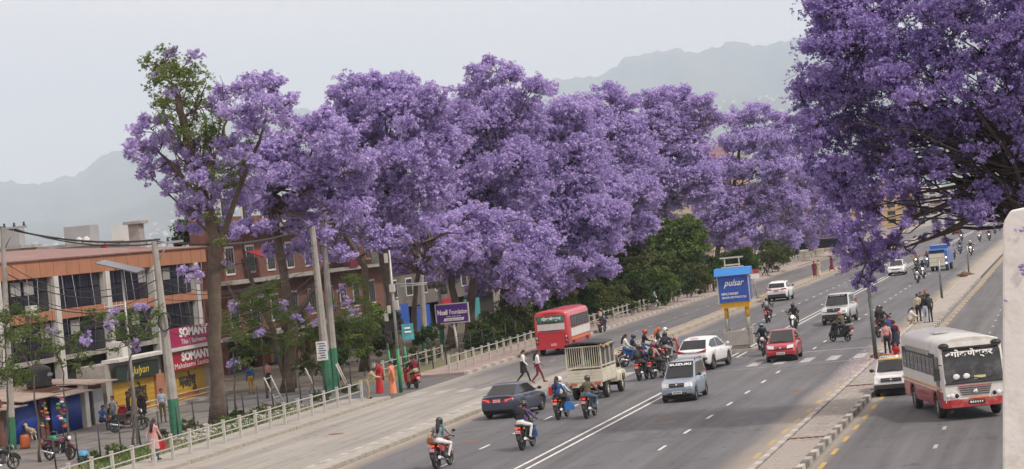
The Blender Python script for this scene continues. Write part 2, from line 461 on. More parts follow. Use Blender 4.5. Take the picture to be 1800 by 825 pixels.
LH = hill('low_hill', [(-300, 420), (0, 398), (150, 385), (300, 340), (480, 300), (700, 290), (950, 265), (1100, 215), (1200, 190), (1270, 178), (1350, 170), (1450, 160), (1600, 150), (1900, 190), (2300, 220)], 6500, 11500, 5, m_hill, -300, 2300, 12)

hh = MB(); v_, n_, xs_ = LH
for j in range(8, 26):
    for i in range(n_ - 1):
        if 1080 < xs_[i] < 1480 or (xs_[i] < 420 and j < 16):
            for q in range(3):
                if R_.random() < .16:
                    a, c_ = Vector(v_[j * n_ + i]), Vector(v_[(j + 1) * n_ + i + 1]); p = a.lerp(c_, R_.random()); s = R_.uniform(6, 13)
                    hh.box((p.x, p.y, p.z + s * .4), (s * 1.3, s, s * R_.uniform(.7, 1.4)))
tag(hh.build('hillside_houses', M('hillside_house_walls', (.62, .55, .48), .9, island=.3)), kind='stuff')
# patches of newer asphalt
for k, (x, y, w, l_) in enumerate(((-24.6, 91, 1.3, 5), (-12.6, 88, 1.6, 7), (-20.3, 108, 1.2, 4), (-16.2, 86, 1.0, 9), (-13.3, 110, 1.8, 5), (-24.3, 140, 1.5, 8), (-5.9, 79, 1.2, 4), (-30, 140, 1.6, 9))):
    sheet('asphalt_patch', x - w / 2, x + w / 2, y, y + l_, .002, M('patched_asphalt', (.105, .105, .112), .85, var=.25, scale=1.2, dirt=(.15, .148, .15), dirt_scale=.9))
for k, (x, y) in enumerate(((-23.4, 88.5), (-16.4, 92), (-12.2, 101), (-31.5, 97), (-20.6, 137), (-6.3, 95))):
    b = MB().lathe([(.001, 0), (.33, 0), (.36, -.004)], (0, 0, 0), 'z', 18)
    structure('manhole_cover', b, m_rust, (x, y, .007))
# ================================================================ trees
def blossom_mat(name, a, b_, rnd=.3, trans=.28):
    m = bpy.data.materials.new(name); m.use_nodes = True
    t = m.node_tree; l = t.links.new; p = t.nodes['Principled BSDF']
    g = N(t, 'ShaderNodeNewGeometry'); n1 = N(t, 'ShaderNodeTexNoise'); n1.inputs['Scale'].default_value = .9; n1.inputs['Detail'].default_value = 3
    l(g.outputs['Position'], n1.inputs['Vector'])
    mx = N(t, 'ShaderNodeMix', data_type='RGBA'); mx.inputs[6].default_value = (*a, 1); mx.inputs[7].default_value = (*b_, 1)
    ad = N(t, 'ShaderNodeMath', operation='MULTIPLY_ADD'); l(g.outputs['Random Per Island'], ad.inputs[0]); ad.inputs[1].default_value = .7
    mr = N(t, 'ShaderNodeMapRange'); mr.inputs[1].default_value = .35; mr.inputs[2].default_value = .65; mr.inputs[3].default_value = -.2; mr.inputs[4].default_value = .5
    l(n1.outputs[0], mr.inputs[0]); l(mr.outputs[0], ad.inputs[2]); l(ad.outputs[0], mx.inputs[0])
    l(mx.outputs[2], p.inputs['Base Color']); p.inputs['Roughness'].default_value = .75; p.inputs['Specular IOR Level'].default_value = .15
    o = t.nodes['Material Output']; tr = N(t, 'ShaderNodeBsdfTranslucent'); ms = N(t, 'ShaderNodeMixShader'); ms.inputs[0].default_value = trans
    l(mx.outputs[2], tr.inputs['Color']); l(p.outputs[0], ms.inputs[1]); l(tr.outputs[0], ms.inputs[2]); l(ms.outputs[0], o.inputs['Surface'])
    return m
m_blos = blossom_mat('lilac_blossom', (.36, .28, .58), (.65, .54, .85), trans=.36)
m_blos_dark = blossom_mat('backlit_blossom', (.22, .16, .43), (.47, .37, .71), trans=.32)  # darker copy of the blossom: backlighting of the right tree put into its colour
m_leaf = blossom_mat('green_leaf', (.05, .095, .022), (.17, .235, .06), trans=.25)
m_spring = blossom_mat('spring_leaf', (.095, .15, .035), (.27, .33, .10), trans=.35)
m_leafdark = blossom_mat('dark_leaf', (.018, .04, .012), (.07, .115, .03), trans=.2)
m_olive = blossom_mat('olive_leaf', (.05, .075, .025), (.15, .165, .06), trans=.22)
m_dryleaf = blossom_mat('russet_leaf', (.25, .08, .02), (.45, .16, .04), trans=.2)
m_bark = M('grey_brown_bark', (.105, .078, .058), .95, var=.35, scale=3, dirt=(.17, .135, .10), dirt_scale=1.4, bump=.9)
m_barkdark = M('dark_bark', (.05, .04, .036), .95, var=.35, scale=3, bump=.9)

def leaf_mesh(name, groups, mats):
    """groups: (centres Nx3, size, faces per cluster, flat, slot). Every cluster is a puff of small leaf- or petal-sized faces."""
    VV, MI, tot = [], [], 0
    rng = np.random.RandomState(len(name) + sum(len(g[0]) for g in groups) % 999)
    for cen, size, nf, flat, slot in groups:
        cen = np.asarray(cen, dtype=np.float64)
        if len(cen) == 0: continue
        n = len(cen) * nf
        c = np.repeat(cen, nf, axis=0)
        sz = np.repeat(size * rng.uniform(.7, 1.3, len(cen)), nf)
        d = rng.normal(size=(n, 3)); d[:, 2] = d[:, 2] + .35; d /= np.linalg.norm(d, axis=1)[:, None] + 1e-9
        r = rng.uniform(.45, 1.0, n)
        p = c + d * (sz * r)[:, None] * np.array([1, 1, flat])
        nr = d + rng.normal(size=(n, 3)) * .55; nr /= np.linalg.norm(nr, axis=1)[:, None] + 1e-9
        a = np.cross(nr, rng.normal(size=(n, 3))); a /= np.linalg.norm(a, axis=1)[:, None] + 1e-9
        b = np.cross(nr, a)
        e = sz * rng.uniform(.36, .62, n) * (1 if nf < 8 else .84)
        e2 = e * rng.uniform(.55, 1.0, n)
        a *= e[:, None]; b *= e2[:, None]
        q = np.stack([p - a * 1.25 - b * .5, p + a * 1.1 - b * .7, p + b * 1.15], axis=1)
        VV.append(q.reshape(-1, 3)); MI.append(np.full(n, slot, dtype=np.int32)); tot += n
    me = bpy.data.meshes.new(name)
    if tot:
        co = np.concatenate(VV).astype(np.float32)
        me.vertices.add(tot * 3); me.vertices.foreach_set('co', co.ravel())
        me.loops.add(tot * 3); me.loops.foreach_set('vertex_index', np.arange(tot * 3, dtype=np.int32))
        me.polygons.add(tot); me.polygons.foreach_set('loop_start', np.arange(0, tot * 3, 3, dtype=np.int32))
    for x in mats: me.materials.append(x)
    if tot: me.polygons.foreach_set('material_index', np.concatenate(MI))
    me.update(calc_edges=True)
    return me, tot

def bend(p, q, rng, sag=.12, n=5):
    p, q = Vector(p), Vector(q); d = q - p
    off = Vector((rng.uniform(-1, 1), rng.uniform(-1, 1), rng.uniform(-.2, 1))) * d.length * sag
    return [p + d * (i / n) + off * math.sin(PI * i / n) + Vector((rng.uniform(-1, 1), rng.uniform(-1, 1), rng.uniform(-1, 1))) * d.length * .025 for i in range(n + 1)]
LEAF_TOTAL, TRK, CLR = 0, .72, 1.22
def tree(name, label, base, fork, clumps, group=None, trunk_r=.4, bark=None, mats=None, cl=.17, dens=1.0, seed=1, cat='tree', sub=9, trunks=None, sprays=True, dome=.25, squash=.8, tk=.5, feather=1.9, extra=None, nf=6):
    """base: ground point; fork: points up the trunk(s); clumps: (centre, radius, slot). Limbs grow from the fork to each clump, twigs to its sub-clumps,
    and each sub-clump is a cloud of small puffs."""
    global LEAF_TOTAL
    rng = random.Random(seed); nr = np.random.RandomState(seed)
    root = thing(name, label, cat, base, 0, group)
    B = Vector(base)
    bark = bark or m_bark
    tr = MB()
    paths = trunks or [[B] + [Vector(f) for f in fork]]
    tops = []
    for k, pth in enumerate(paths):
        pth = [Vector(p) - B for p in pth]
        fine = []
        for i in range(len(pth) - 1):
            for s in range(4):
                fine.append(pth[i].lerp(pth[i + 1], s / 4) + (Vector((rng.uniform(-1, 1), rng.uniform(-1, 1), 0)) * .06 if (i or s) else Vector()))
        fine.append(pth[-1])
        r0 = trunk_r * TRK * (1 if k == 0 else tk)
        rr = [r0 * (1.3 if i == 0 else 1) * (1 - (.62 if k == 0 else .78) * i / (len(fine) - 1)) * rng.uniform(.9, 1.1) for i in range(len(fine))]
        tr.tube(fine, rr, 9)
        tops += [(fine[j], rr[j]) for j in range(len(fine) // 2, len(fine))]
    tr.build('trunk', bark, root)
    lb = MB(); groups = {}
    order = sorted(range(len(clumps)), key=lambda i: min((Vector(clumps[i][0]) - B - t[0]).length for t in tops))
    nodes = list(tops)
    for i in order:
        c, R, slot = clumps[i][:3]
        c = Vector(c) - B
        best = min(nodes, key=lambda t: (t[0] - c).length * (1 if t[0].z < c.z + .5 else 1.6) / (.4 + min(t[1], .3)) ** .25)
        pts = bend(best[0], c, rng, .13)
        L_ = (c - best[0]).length
        r0 = max(min(best[1] * .62, .03 + .022 * L_ + .02 * R), .03); r1 = max(.025, r0 * .45)
        lb.tube(pts, [r0 + (r1 - r0) * k / 5 for k in range(6)], 6)
        nodes += [(pts[k], r0 + (r1 - r0) * k / 5) for k in (2, 3, 4, 5)]
        ns = max(6, int(sub * 1.7 * (R / 1.2) ** .9))
        cen = []
        for s in range(ns):
            d = Vector((rng.gauss(0, 1), rng.gauss(0, 1), rng.gauss(dome, .8))).normalized()
            p = c + Vector((d.x * R, d.y * R, d.z * R * squash)) * rng.uniform(.55, 1.0)
            sr_ = R * rng.uniform(.22, .40)
            tw = bend(pts[rng.choice((3, 4, 5))], p, rng, .12, 4)
            lb.tube(tw, [r1 * .8, r1 * .6, r1 * .45, r1 * .3, r1 * .2], 4, cap=False)
            green = slot == 1 and len(mats or (0, 0)) > 1
            k = int(dens * (90 if green else 46) * (sr_ / .5) ** 1.6 * (.17 / cl) ** 1.3)
            dd = nr.normal(size=(k, 3)); dd[:, 2] += .25; dd /= np.linalg.norm(dd, axis=1)[:, None]
            rad_ = sr_ * (nr.uniform(.05, 1.9, k) if green else np.where(nr.rand(k) < .62, nr.uniform(.3, 1.1, k) ** .6, nr.uniform(.5, feather, k)))
            cen.append(np.array(p) + dd * rad_[:, None] * np.array([1, 1, .72]))
            if sprays:
                for q in range(3):
                    e = cen[-1][nr.randint(k)] if k else np.array(p)
                    lb.tube([p, Vector(e)], [r1 * .22, .008], 3, cap=False)
        if cen: groups.setdefault(slot, []).append(np.concatenate(cen))
    for pth in (extra or []):
        q = bend(Vector(pth[0]) - B, Vector(pth[1]) - B, rng, .14, 7); lb.tube(q, [pth[2] * (1 - .85 * k / 7) for k in range(8)], 5)
    lb.build('limbs', bark, root)
    mats = mats or [m_blos, m_leaf]
    nfs = {0: nf, 1: 6, 2: 6}
    me, n = leaf_mesh('crown', [(np.concatenate(v), cl * (.5 if k == 1 else 1), nfs.get(k, 8), .8 if k == 0 else .7, k) for k, v in groups.items()], mats)
    LEAF_TOTAL += n
    link('crown', me, root)
    return root

def clumps_at(Y, pts, rng, spread=1.0, slot=0):
    """Crown masses of a tree that stands at depth Y: photo place and radius of each, set at real distances round that depth."""
    out = []
    for e in pts:
        x, y, r = e[:3]; s = e[3] if len(e) > 3 else slot
        dy = rng.uniform(-1, 1) * spread + (e[4] if len(e) > 4 else 0)
        p = atY(x, y, Y + dy)
        sc = (p - Vector((0, 0, CAM_H))).length / FPX
        out.append((p, r * sc * CLR, s))
    return out
JG = 'jacaranda trees along the left pavement'
TR = [
 dict(label='tall half bare jacaranda with green leafy top, nearest in the left row', px=(385, 745), Y=108.5, fork=None, trunks=[[(385,745),(378,600),(379,420),(352,320),(325,225),(305,150)],[(379,430),(400,395),(425,320),(455,250),(470,200)],[(379,420),(345,345),(305,290),(270,260)],[(352,320),(385,260),(400,210)]], r=.55, seed=11, spread=1.6,
  c=[(265,115,20,1),(295,105,26,1),(330,122,24,1),(350,148,22,1),(268,150,18,1),(315,165,24,1),(300,140,24,1),(350,245,22,1),(385,262,28,1),(420,252,22,1),(290,215,16,1),(375,215,18,1),(395,305,22,1),(330,205,18,1),
     (300,97,12),(338,100,14),(405,165,26),(440,155,26),(475,155,26),(500,185,20),(460,195,32),(420,200,28),(490,215,22),(450,235,24),(515,178,13),(265,225,26),(245,265,24),(285,255,28),(270,300,24),(310,292,26),(330,262,22),(240,250,14),(300,322,18),(258,315,14),
     (340,372,28),(362,345,24),(402,352,28),(335,402,18),(420,300,26),(360,300,22),(330,480,15),(345,490,14),(400,262,22),(430,285,24),(370,300,22),(440,332,22),(400,330,24),(350,282,20),(380,190,18),(425,225,22),(350,320,22),(470,300,18),(385,400,18),(310,340,18),(300,190,26,1),(330,235,24,1),(280,180,18,1),(355,190,22,1),(340,150,18,1),(365,235,20,1),(318,130,20,1),(285,130,18,1),(405,270,18,1),(350,290,18,1),(300,165,10),(275,130,8),(352,330,12,1),(372,385,13,1),(360,285,12,1),(385,425,12,1),(398,470,11,1),(408,330,14,1),(440,290,13,1)], dens=.8),
 dict(label='twin stemmed jacaranda in front of the brick house, second along the row', px=(505, 690), Y=129, fork=None, trunks=[[(505,690),(515,590),(500,480),(482,380),(478,330)],[(505,690),(480,580),(440,490),(425,430),(440,380)],[(500,580),(545,520),(575,460),(600,400)],[(480,590),(430,560),(400,500)]], r=.55, seed=12, spread=2,
  c=[(450,290,34),(490,262,34),(530,242,34),(560,216,30),(590,252,38),(540,302,44),(480,332,40),(600,312,40),(560,352,40),(450,352,28),(525,392,26),(632,282,32),(432,410,22),(612,365,30),(470,400,20),(500,370,30),(560,420,24),(520,440,20),(600,450,20),(480,440,16),(400,470,12),(555,455,14)]),
 dict(label='broad violet jacaranda with dark forked trunk behind the traffic signal', px=(700, 640), Y=149, fork=[(690, 540), (672, 440), (655, 350), (680, 280)], r=.6, seed=13, spread=2.5,
  c=[(620,166,32),(660,152,30),(700,157,32),(640,202,44),(690,212,48),(740,192,38),(762,164,22),(598,214,32),(650,272,50),(712,282,54),(762,252,44),(622,332,38),(682,342,48),(742,342,48),(640,378,32),(705,396,40),(580,270,30),(595,350,26),(600,420,20),(660,400,26)]),
 dict(label='tallest rounded jacaranda rising above the middle of the row', px=(827, 600), Y=162, fork=[(826, 540), (840, 450), (850, 360), (865, 270)], r=.6, seed=14, spread=2.5,
  c=[(830,132,18),(862,124,22),(898,136,22),(850,166,26),(890,182,32),(940,156,24),(966,156,15),(800,202,38),(852,222,46),(912,222,44),(782,262,44),(842,292,52),(902,292,48),(802,342,48),(862,372,52),(772,402,40),(925,340,36),(832,430,40),(820,160,12)]),
 dict(label='low spreading jacaranda drooping over the purple sign', px=(790, 612), Y=146, fork=[(800, 540), (790, 470), (800, 420)], r=.5, seed=15, spread=1.6,
  c=[(730,420,34),(770,448,34),(822,470,34),(880,460,44),(932,430,44),(900,500,32),(950,482,32),(852,402,44),(720,470,18),(700,440,24),(800,400,40),(690,470,16),(940,520,18)]),
 dict(label='dark trunked jacaranda between the utility poles and the signal mast', px=(640, 652), Y=140, fork=[(645, 560), (640, 470), (600, 400), (590, 350)], r=.42, seed=22, spread=2,
  c=[(590,380,28),(560,400,22),(630,400,26),(610,430,22),(660,430,22),(570,330,24),(540,430,16),(690,420,22)]),
 dict(label='thin dark jacaranda right of the signal mast', px=(730, 632), Y=150, fork=[(728, 560), (735, 480), (760, 420)], r=.34, seed=23, spread=2,
  c=[(740,430,28),(770,420,28),(720,400,26),(790,450,24),(745,470,20),(700,460,18),(810,430,26),(765,490,14)]),
 dict(label='slim jacaranda hanging low over the round blue sign', px=(880, 590), Y=160, fork=[(885, 540), (880, 480), (890, 420)], r=.34, seed=24, spread=2,
  c=[(860,500,26),(900,520,24),(870,470,28),(930,510,26),(980,500,26),(840,510,18),(1000,480,28),(1030,490,22),(950,530,14),(1060,470,26),(1040,450,26)]),
 dict(label='jacaranda leaning above the red bus', px=(912, 583), Y=184, fork=[(915, 520), (950, 430), (970, 340), (990, 270)], r=.5, seed=16, spread=2.5,
  c=[(960,212,38),(1000,242,44),(950,272,48),(1010,292,48),(970,342,48),(1030,342,48),(960,402,48),(1020,402,48),(1062,382,38),(1000,452,38),(1050,432,36),(962,462,38),(1075,340,30),(1010,200,24)]),
 dict(label='jacaranda with russet tinged crown behind the olive bushes', px=(1020, 552), Y=205, fork=[(1030, 480), (1050, 380), (1065, 290)], r=.45, seed=17, spread=2.5,
  c=[(1020,186,26),(1060,176,26),(1100,186,26),(1040,222,40),(1090,226,38),(1060,272,44),(1110,282,44),(1080,332,44),(1122,352,38),(1100,402,32),(1130,400,26)]),
 dict(label='jacaranda with round clear cut top right of the russet tinged one', px=(1145, 520), Y=240, fork=[(1150, 450), (1170, 350), (1185, 260)], r=.45, seed=18, spread=3,
  c=[(1150,181,23),(1190,172,24),(1230,186,22),(1160,216,34),(1210,222,34),(1250,212,17),(1150,262,38),(1202,272,40),(1160,312,38),(1222,312,33),(1190,352,34),(1240,342,28),(1140,372,28)]),
 dict(label='pale far jacaranda with open limbs above the advertising booth', px=(1258, 489), Y=285, fork=[(1262, 440), (1285, 350), (1300, 280)], r=.5, seed=19, spread=3,
  c=[(1290,212,20),(1330,202,22),(1370,216,20),(1300,252,30),(1350,252,30),(1390,256,22),(1282,302,28),(1332,302,28),(1380,302,28),(1302,352,30),(1352,352,28),(1250,372,26),(1290,392,26),(1340,392,26),(1390,352,26),(1270,420,22),(1265,300,22),(1300,420,22),(1240,400,22),(1340,428,20),(1390,425,18),(1270,392,24),(1230,430,16)], dens=.85),
 dict(label='pale hazy jacaranda behind the bus shelter', px=(1343, 467), Y=330, fork=[(1350, 430), (1380, 370), (1400, 310)], r=.45, seed=20, spread=3,
  c=[(1410,262,18),(1420,302,26),(1430,342,26),(1400,392,26),(1440,392,24),(1370,410,22),(1420,418,18),(1450,300,24),(1380,340,22),(1460,350,24)], dens=.9),
 dict(label='farthest jacaranda of the left row, half hidden by the big right tree', px=(1425, 443), Y=395, fork=[(1440, 400), (1470, 350)], r=.45, seed=21, spread=3,
  c=[(1470,380,18),(1460,410,16),(1490,360,20),(1480,320,22),(1500,400,16),(1510,340,20),(1530,380,18)], dens=.9),
]
for T in TR:
    rng = random.Random(T['seed'])
    Y = T['Y']; b = at(*T['px']); base = (b[0], b[1], -.05)
    bx = Vector(base)
    trunks = None
    if T.get('trunks'):
        trunks = [([Vector(base)] if tuple(p[0]) == tuple(T['px']) else [atY(*p[0], b[1])]) + [atY(x, y, b[1]) for x, y in p[1:]] for p in T['trunks']]
    fork = [atY(x, y, b[1]) for x, y in T['fork']] if T['fork'] else None
    cl_ = clumps_at(b[1], T['c'], rng, T['spread'])
    pth = (trunks[0] if trunks else [Vector(base)] + fork); ex = []
    for q in range(22 if T['seed'] != 11 else 0):
        c_, R_c, s_ = rng.choice(cl_); s0 = pth[-1].lerp(pth[-2], rng.random())
        e_ = c_ + Vector((rng.uniform(-.5, .5) * R_c, -R_c * rng.uniform(.5, 1.0), rng.uniform(-.4, .9) * R_c))
        ex.append((s0, e_, rng.uniform(.07, .14)))
    if T['seed'] == 11:
        for q in range(26):
            s0 = pth[3].lerp(pth[4], rng.random()) if q % 2 else pth[2].lerp(pth[3], rng.random()); ex.append((s0, atY(rng.uniform(252, 388), rng.uniform(95, 250), b[1] + rng.uniform(-2, 2)), rng.uniform(.035, .065)))
    tree('jacaranda_tree', T['label'], base, fork, cl_, JG, T['r'], seed=T['seed'], trunks=trunks, dens=T.get('dens', 1.0) * .80, extra=ex, feather=1.75, nf=9, mats=[m_blos, m_spring],
         cl=.17 if Y < 125 else (.185 if Y < 170 else .205 if Y < 230 else .24))

# the big tree on the right: its trunk stands on the right pavement, outside the picture
rng = random.Random(31)
RC = [(1470,30,44),(1530,20,48),(1600,20,48),(1680,20,48),(1760,30,48),(1450,100,44),(1510,90,48),(1580,90,48),(1650,100,48),(1730,90,46),(1790,110,38),(1432,160,33),(1480,170,46),(1550,170,46),(1620,180,42),(1700,150,36),(1780,180,36),
 (1422,220,26),(1470,240,42),(1540,250,42),(1610,245,36),(1680,240,26),(1450,288,28),(1510,310,36),(1580,320,30),(1650,300,24),(1720,270,22),(1480,350,32),(1540,370,32),(1500,408,30),(1540,430,26),(1502,452,20),(1535,476,15),(1612,372,20),(1680,345,22),(1745,335,24),
 (1645,408,9),(1700,365,22),(1765,362,20),(1585,400,18),(1840,60,50),(1850,150,50),(1840,260,40),(1900,40,50),(1900,140,50),(1560,-40,50),(1660,-50,55),(1760,-50,55),(1860,-40,55),(1600,445,7),(1665,425,7),(1830,340,26),(1440,225,30),(1415,190,20),(1405,150,16),(1660,395,12),(1625,420,8),(1720,395,12),(1570,450,10),(1660,215,30),(1720,215,34),(1770,235,34),(1790,290,30),(1690,290,24),(1800,215,34),(1745,190,30),(1640,280,24),(1580,285,26)]
RY = 87
def inside(x, y):
    return x > np.interp(y, [-60, 0, 60, 130, 230, 280, 340, 400, 440], [1470, 1440, 1430, 1400, 1396, 1432, 1460, 1480, 1495]) + 14 and y < np.interp(x, [1400, 1480, 1530, 1570, 1620, 1680, 1760, 1860], [300, 450, 480, 450, 395, 380, 365, 370])
RC += [(1500,470,18),(1515,488,14),(1530,500,12),(1545,470,15),(1490,440,20),(1520,450,22),(1555,440,16),(1508,500,10),(1540,440,20),(1500,420,22)]
while len(RC) < 178:
    x, y = rng.uniform(1400, 1880), rng.uniform(-50, 450)
    if inside(x, y): RC.append((x, y, rng.uniform(16, 34)))
LIMBS = []
for k in range(120):
    x, y = rng.uniform(1430, 1780), rng.uniform(60, 460)
    if not inside(x, y): continue
    sx, sy = rng.uniform(1770, 1850), rng.uniform(290, 400)
    LIMBS.append((atY(sx, sy, RY + rng.uniform(-1.5, 1)), atY(x, y, RY + rng.uniform(-3.2, 2)), rng.uniform(.035, .10)))
base = (.7, RY, 0)
bt = [Vector(base), atY(1868, 560, RY), atY(1850, 430, RY), atY(1835, 330, RY)]
tree('jacaranda_tree', 'huge backlit violet jacaranda overhanging the road from the right', base, None, clumps_at(RY, RC, rng, 2.6), None, .55, bark=m_barkdark, mats=[m_blos_dark, m_leaf, m_dryleaf], cl=.09, dens=1.05, seed=32, sub=9, tk=.42, feather=2.4, extra=LIMBS,
     trunks=[bt, [bt[2], atY(1790, 335, RY - .6), atY(1700, 325, RY - .8), atY(1610, 340, RY - 1)], [bt[2], atY(1800, 360, RY), atY(1700, 345, RY), atY(1600, 385, RY), atY(1550, 440, RY)],
             [bt[2], atY(1800, 270, RY - 1), atY(1720, 200, RY - 1), atY(1640, 170, RY - 1)], [bt[2], atY(1780, 300, RY + 1), atY(1660, 270, RY + 1), atY(1550, 300, RY + .5)], [bt[2], atY(1760, 355, RY - .5), atY(1660, 410, RY - .5), atY(1590, 435, RY - .5)]])

# green trees and bushes behind the fence
def bushy(name, label, cat, px, Y, pts, mats, group=None, seed=1, cl=.2, dens=1.0, r=.16, fork=None, squash=.85, gr=1.0):
    rng = random.Random(seed); b = at(*px); base = (b[0], b[1], -.05)
    p = clumps_at(b[1], [(q[0], q[1], q[2] * (gr if len(q) > 3 else (gr if gr == 1 else .75))) + tuple(q[3:]) for q in pts], rng, 1.0)
    f = [atY(x, y, b[1]) for x, y in fork] if fork else [atY(px[0] + 3, px[1] - 12, b[1])]
    return tree(name, label, base, f, p, group, r, mats=mats, cl=cl, dens=dens, seed=seed, cat=cat, sprays=False, squash=squash)
bushy('leafy_tree', 'bright green leafy tree between the lilac crowns', 'tree', (1190, 519), 0, [(1200,410,26),(1215,440,24),(1182,450,24),(1200,470,22),(1160,400,18),(1225,420,16),(1150,430,18)], [m_leaf], seed=41, fork=[(1193,480),(1197,440)], r=.2, dens=1.3)
bushy('leafy_tree', 'olive green tree with blossom mixed in, left of the bright green tree', 'tree', (1085, 545), 0, [(1110,440,28),(1130,470,28),(1080,470,28),(1062,500,24),(1150,490,24),(1100,500,24),(1035,490,22),(1120,430,16,1),(1060,460,12,1)], [m_olive, m_blos], seed=42, fork=[(1090,510),(1100,470)], r=.2, dens=1.2, cl=.2)
HG = 'bushes behind the left railing'
HB = [((846,612),[(850,590,18),(868,600,16),(838,600,14)],m_olive,'rounded olive bush right of the purple sign'),
 ((885,602),[(880,580,18),(900,588,16),(895,570,14)],m_leaf,'green bush below the round blue sign'),
 ((925,592),[(925,572,16),(940,578,14),(932,560,12)],m_olive,'yellowish bush left of the red bus'),
 ((1010,575),[(1020,545,22),(1045,552,18),(1000,540,20),(1030,525,16)],m_leafdark,'dark bush above the red bus roof'),
 ((1065,562),[(1075,535,20),(1095,540,18),(1060,520,18),(1085,515,16)],m_olive,'olive bush by the small white board'),
 ((1135,548),[(1120,520,16),(1145,520,18),(1165,512,16),(1135,500,18)],m_leafdark,'dark bush behind the woman in red and the photographer'),
 ((1190,533),[(1190,505,18),(1210,500,16),(1175,490,16)],m_leafdark,'dark bush under the bright green tree'),
 ((1235,518),[(1235,490,15),(1255,484,15),(1220,480,16)],m_leafdark,'dark bush behind the people in red'),
 ((1290,503),[(1275,475,14),(1300,470,14),(1320,468,14),(1285,455,14),(1310,448,14)],m_leafdark,'dark bush right of the advertising booth'),
 ((1345,487),[(1340,455,13),(1360,450,13),(1380,448,13),(1350,436,12)],m_olive,'olive bush behind the two walkers at the railing'),
 ((770,628),[(765,612,12),(780,618,11)],m_olive,'small bush at the foot of the purple sign'),
 ((815,618),[(845,592,16),(829,600,14),(861,598,14),(838,579,12),(853,580,12),(845,608,16)],m_leafdark,'tall dark hedge bush left of the rounded olive bush'),
 ((862,606),[(868,572,18),(850,581,16),(886,579,16),(860,557,14),(877,559,14),(868,590,18)],m_leaf,'tall green hedge bush behind the round blue sign'),
 ((905,596),[(905,556,20),(885,566,18),(925,564,18),(897,540,16),(915,542,16),(905,576,20)],m_olive,'tall olive hedge bush behind the yellowish bush'),
 ((945,588),[(948,552,20),(928,562,18),(968,560,18),(940,536,16),(958,538,16),(948,572,20)],m_leafdark,'tall dark hedge bush between the signs and the red bus'),
 ((985,580),[(985,545,20),(965,555,18),(1005,553,18),(977,529,16),(995,531,16),(985,565,20)],m_leaf,'tall green hedge bush behind the red bus roof'),
 ((1040,566),[(1040,528,20),(1020,538,18),(1060,536,18),(1032,512,16),(1050,514,16),(1040,548,20)],m_olive,'tall olive hedge bush right of the red bus roof'),
 ((1100,554),[(1105,512,20),(1085,522,18),(1125,520,18),(1097,496,16),(1115,498,16),(1105,532,20)],m_leafdark,'tall dark hedge bush behind the white board'),
 ((1160,541),[(1160,498,18),(1142,507,16),(1178,505,16),(1152,483,14),(1169,485,14),(1160,516,18)],m_leaf,'tall green hedge bush behind the photographer'),
 ((1215,525),[(1222,488,16),(1206,496,14),(1238,494,14),(1215,475,12),(1230,476,12),(1222,504,16)],m_olive,'tall olive hedge bush left of the people in red'),
 ((1262,509),[(1262,474,16),(1246,482,14),(1278,480,14),(1255,461,12),(1270,462,12),(1262,490,16)],m_leafdark,'tall dark hedge bush just left of the booth'),
 ((1310,497),[(1312,462,15),(1297,469,13),(1327,468,13),(1306,450,12),(1319,451,12),(1312,477,15)],m_leaf,'tall green hedge bush just right of the booth'),
 ((1368,480),[(1366,446,14),(1352,453,12),(1380,451,12),(1360,434,11),(1373,436,11),(1366,460,14)],m_olive,'tall olive hedge bush behind the two walkers'),
 ((690,648),[(680,600,18),(700,585,16),(665,610,15),(690,560,14)],m_leafdark,'dark shrub behind the signal mast'),
 ((640,660),[(625,600,16),(645,585,18),(660,560,14),(640,620,14),(655,540,12)],m_leaf,'green shrub between the utility poles and the saris'),
 ((590,672),[(585,640,14),(605,630,13),(570,645,12)],m_leafdark,'low dark shrub at the feet of the utility poles'),
 ((760,632),[(745,590,16),(765,580,14),(730,600,14)],m_leafdark,'dark shrub behind the utility pole by the purple sign'),
 ((545,690),[(540,640,14),(525,650,13),(555,650,12)],m_olive,'olive shrub beside the twin stemmed tree'),
 ((735,640),[(730,620,14),(750,628,12)],m_olive,'low bush by the green footed utility pole'),
 ((960,585),[(958,560,14),(975,555,14)],m_leafdark,'dark bush hidden behind the red bus')]
for k, (px, pts, mt, lab) in enumerate(HB):
    bushy('bush', lab, 'bush', px, 0, pts, [mt], HG, seed=60 + k, cl=.125, dens=1.15, r=.06)
WG = 'low weeds behind the near railing'
for k, (px, w, lab) in enumerate((((330,757),13,'low weeds behind the railing right of the coil pole'),((395,748),12,'low weeds at the foot of the nearest jacaranda'),((425,738),14,'low weeds right of the nearest jacaranda trunk'),((465,728),12,'low weeds behind the railing under the sapling'),((500,722),11,'low weeds before the left leaning barrier frame'),((565,705),12,'low weeds between the leaning barrier frames'),((615,690),11,'low weeds right of the paired utility poles'),((205,800),12,'low weeds left of the lamp post'),((165,812),13,'low weeds right of the light blue bucket'),((285,775),12,'low weeds at the foot of the coil pole'))):
    x, y = px
    bushy('weed_clump', lab, 'weeds', px, 0, [(x, y - w * .5, w), (x + w, y - w * .4, w * .8), (x - w, y - w * .3, w * .8)], [(m_olive, m_leaf, m_leafdark)[k % 3]], WG, seed=120 + k, cl=.09, dens=.8, r=.03)
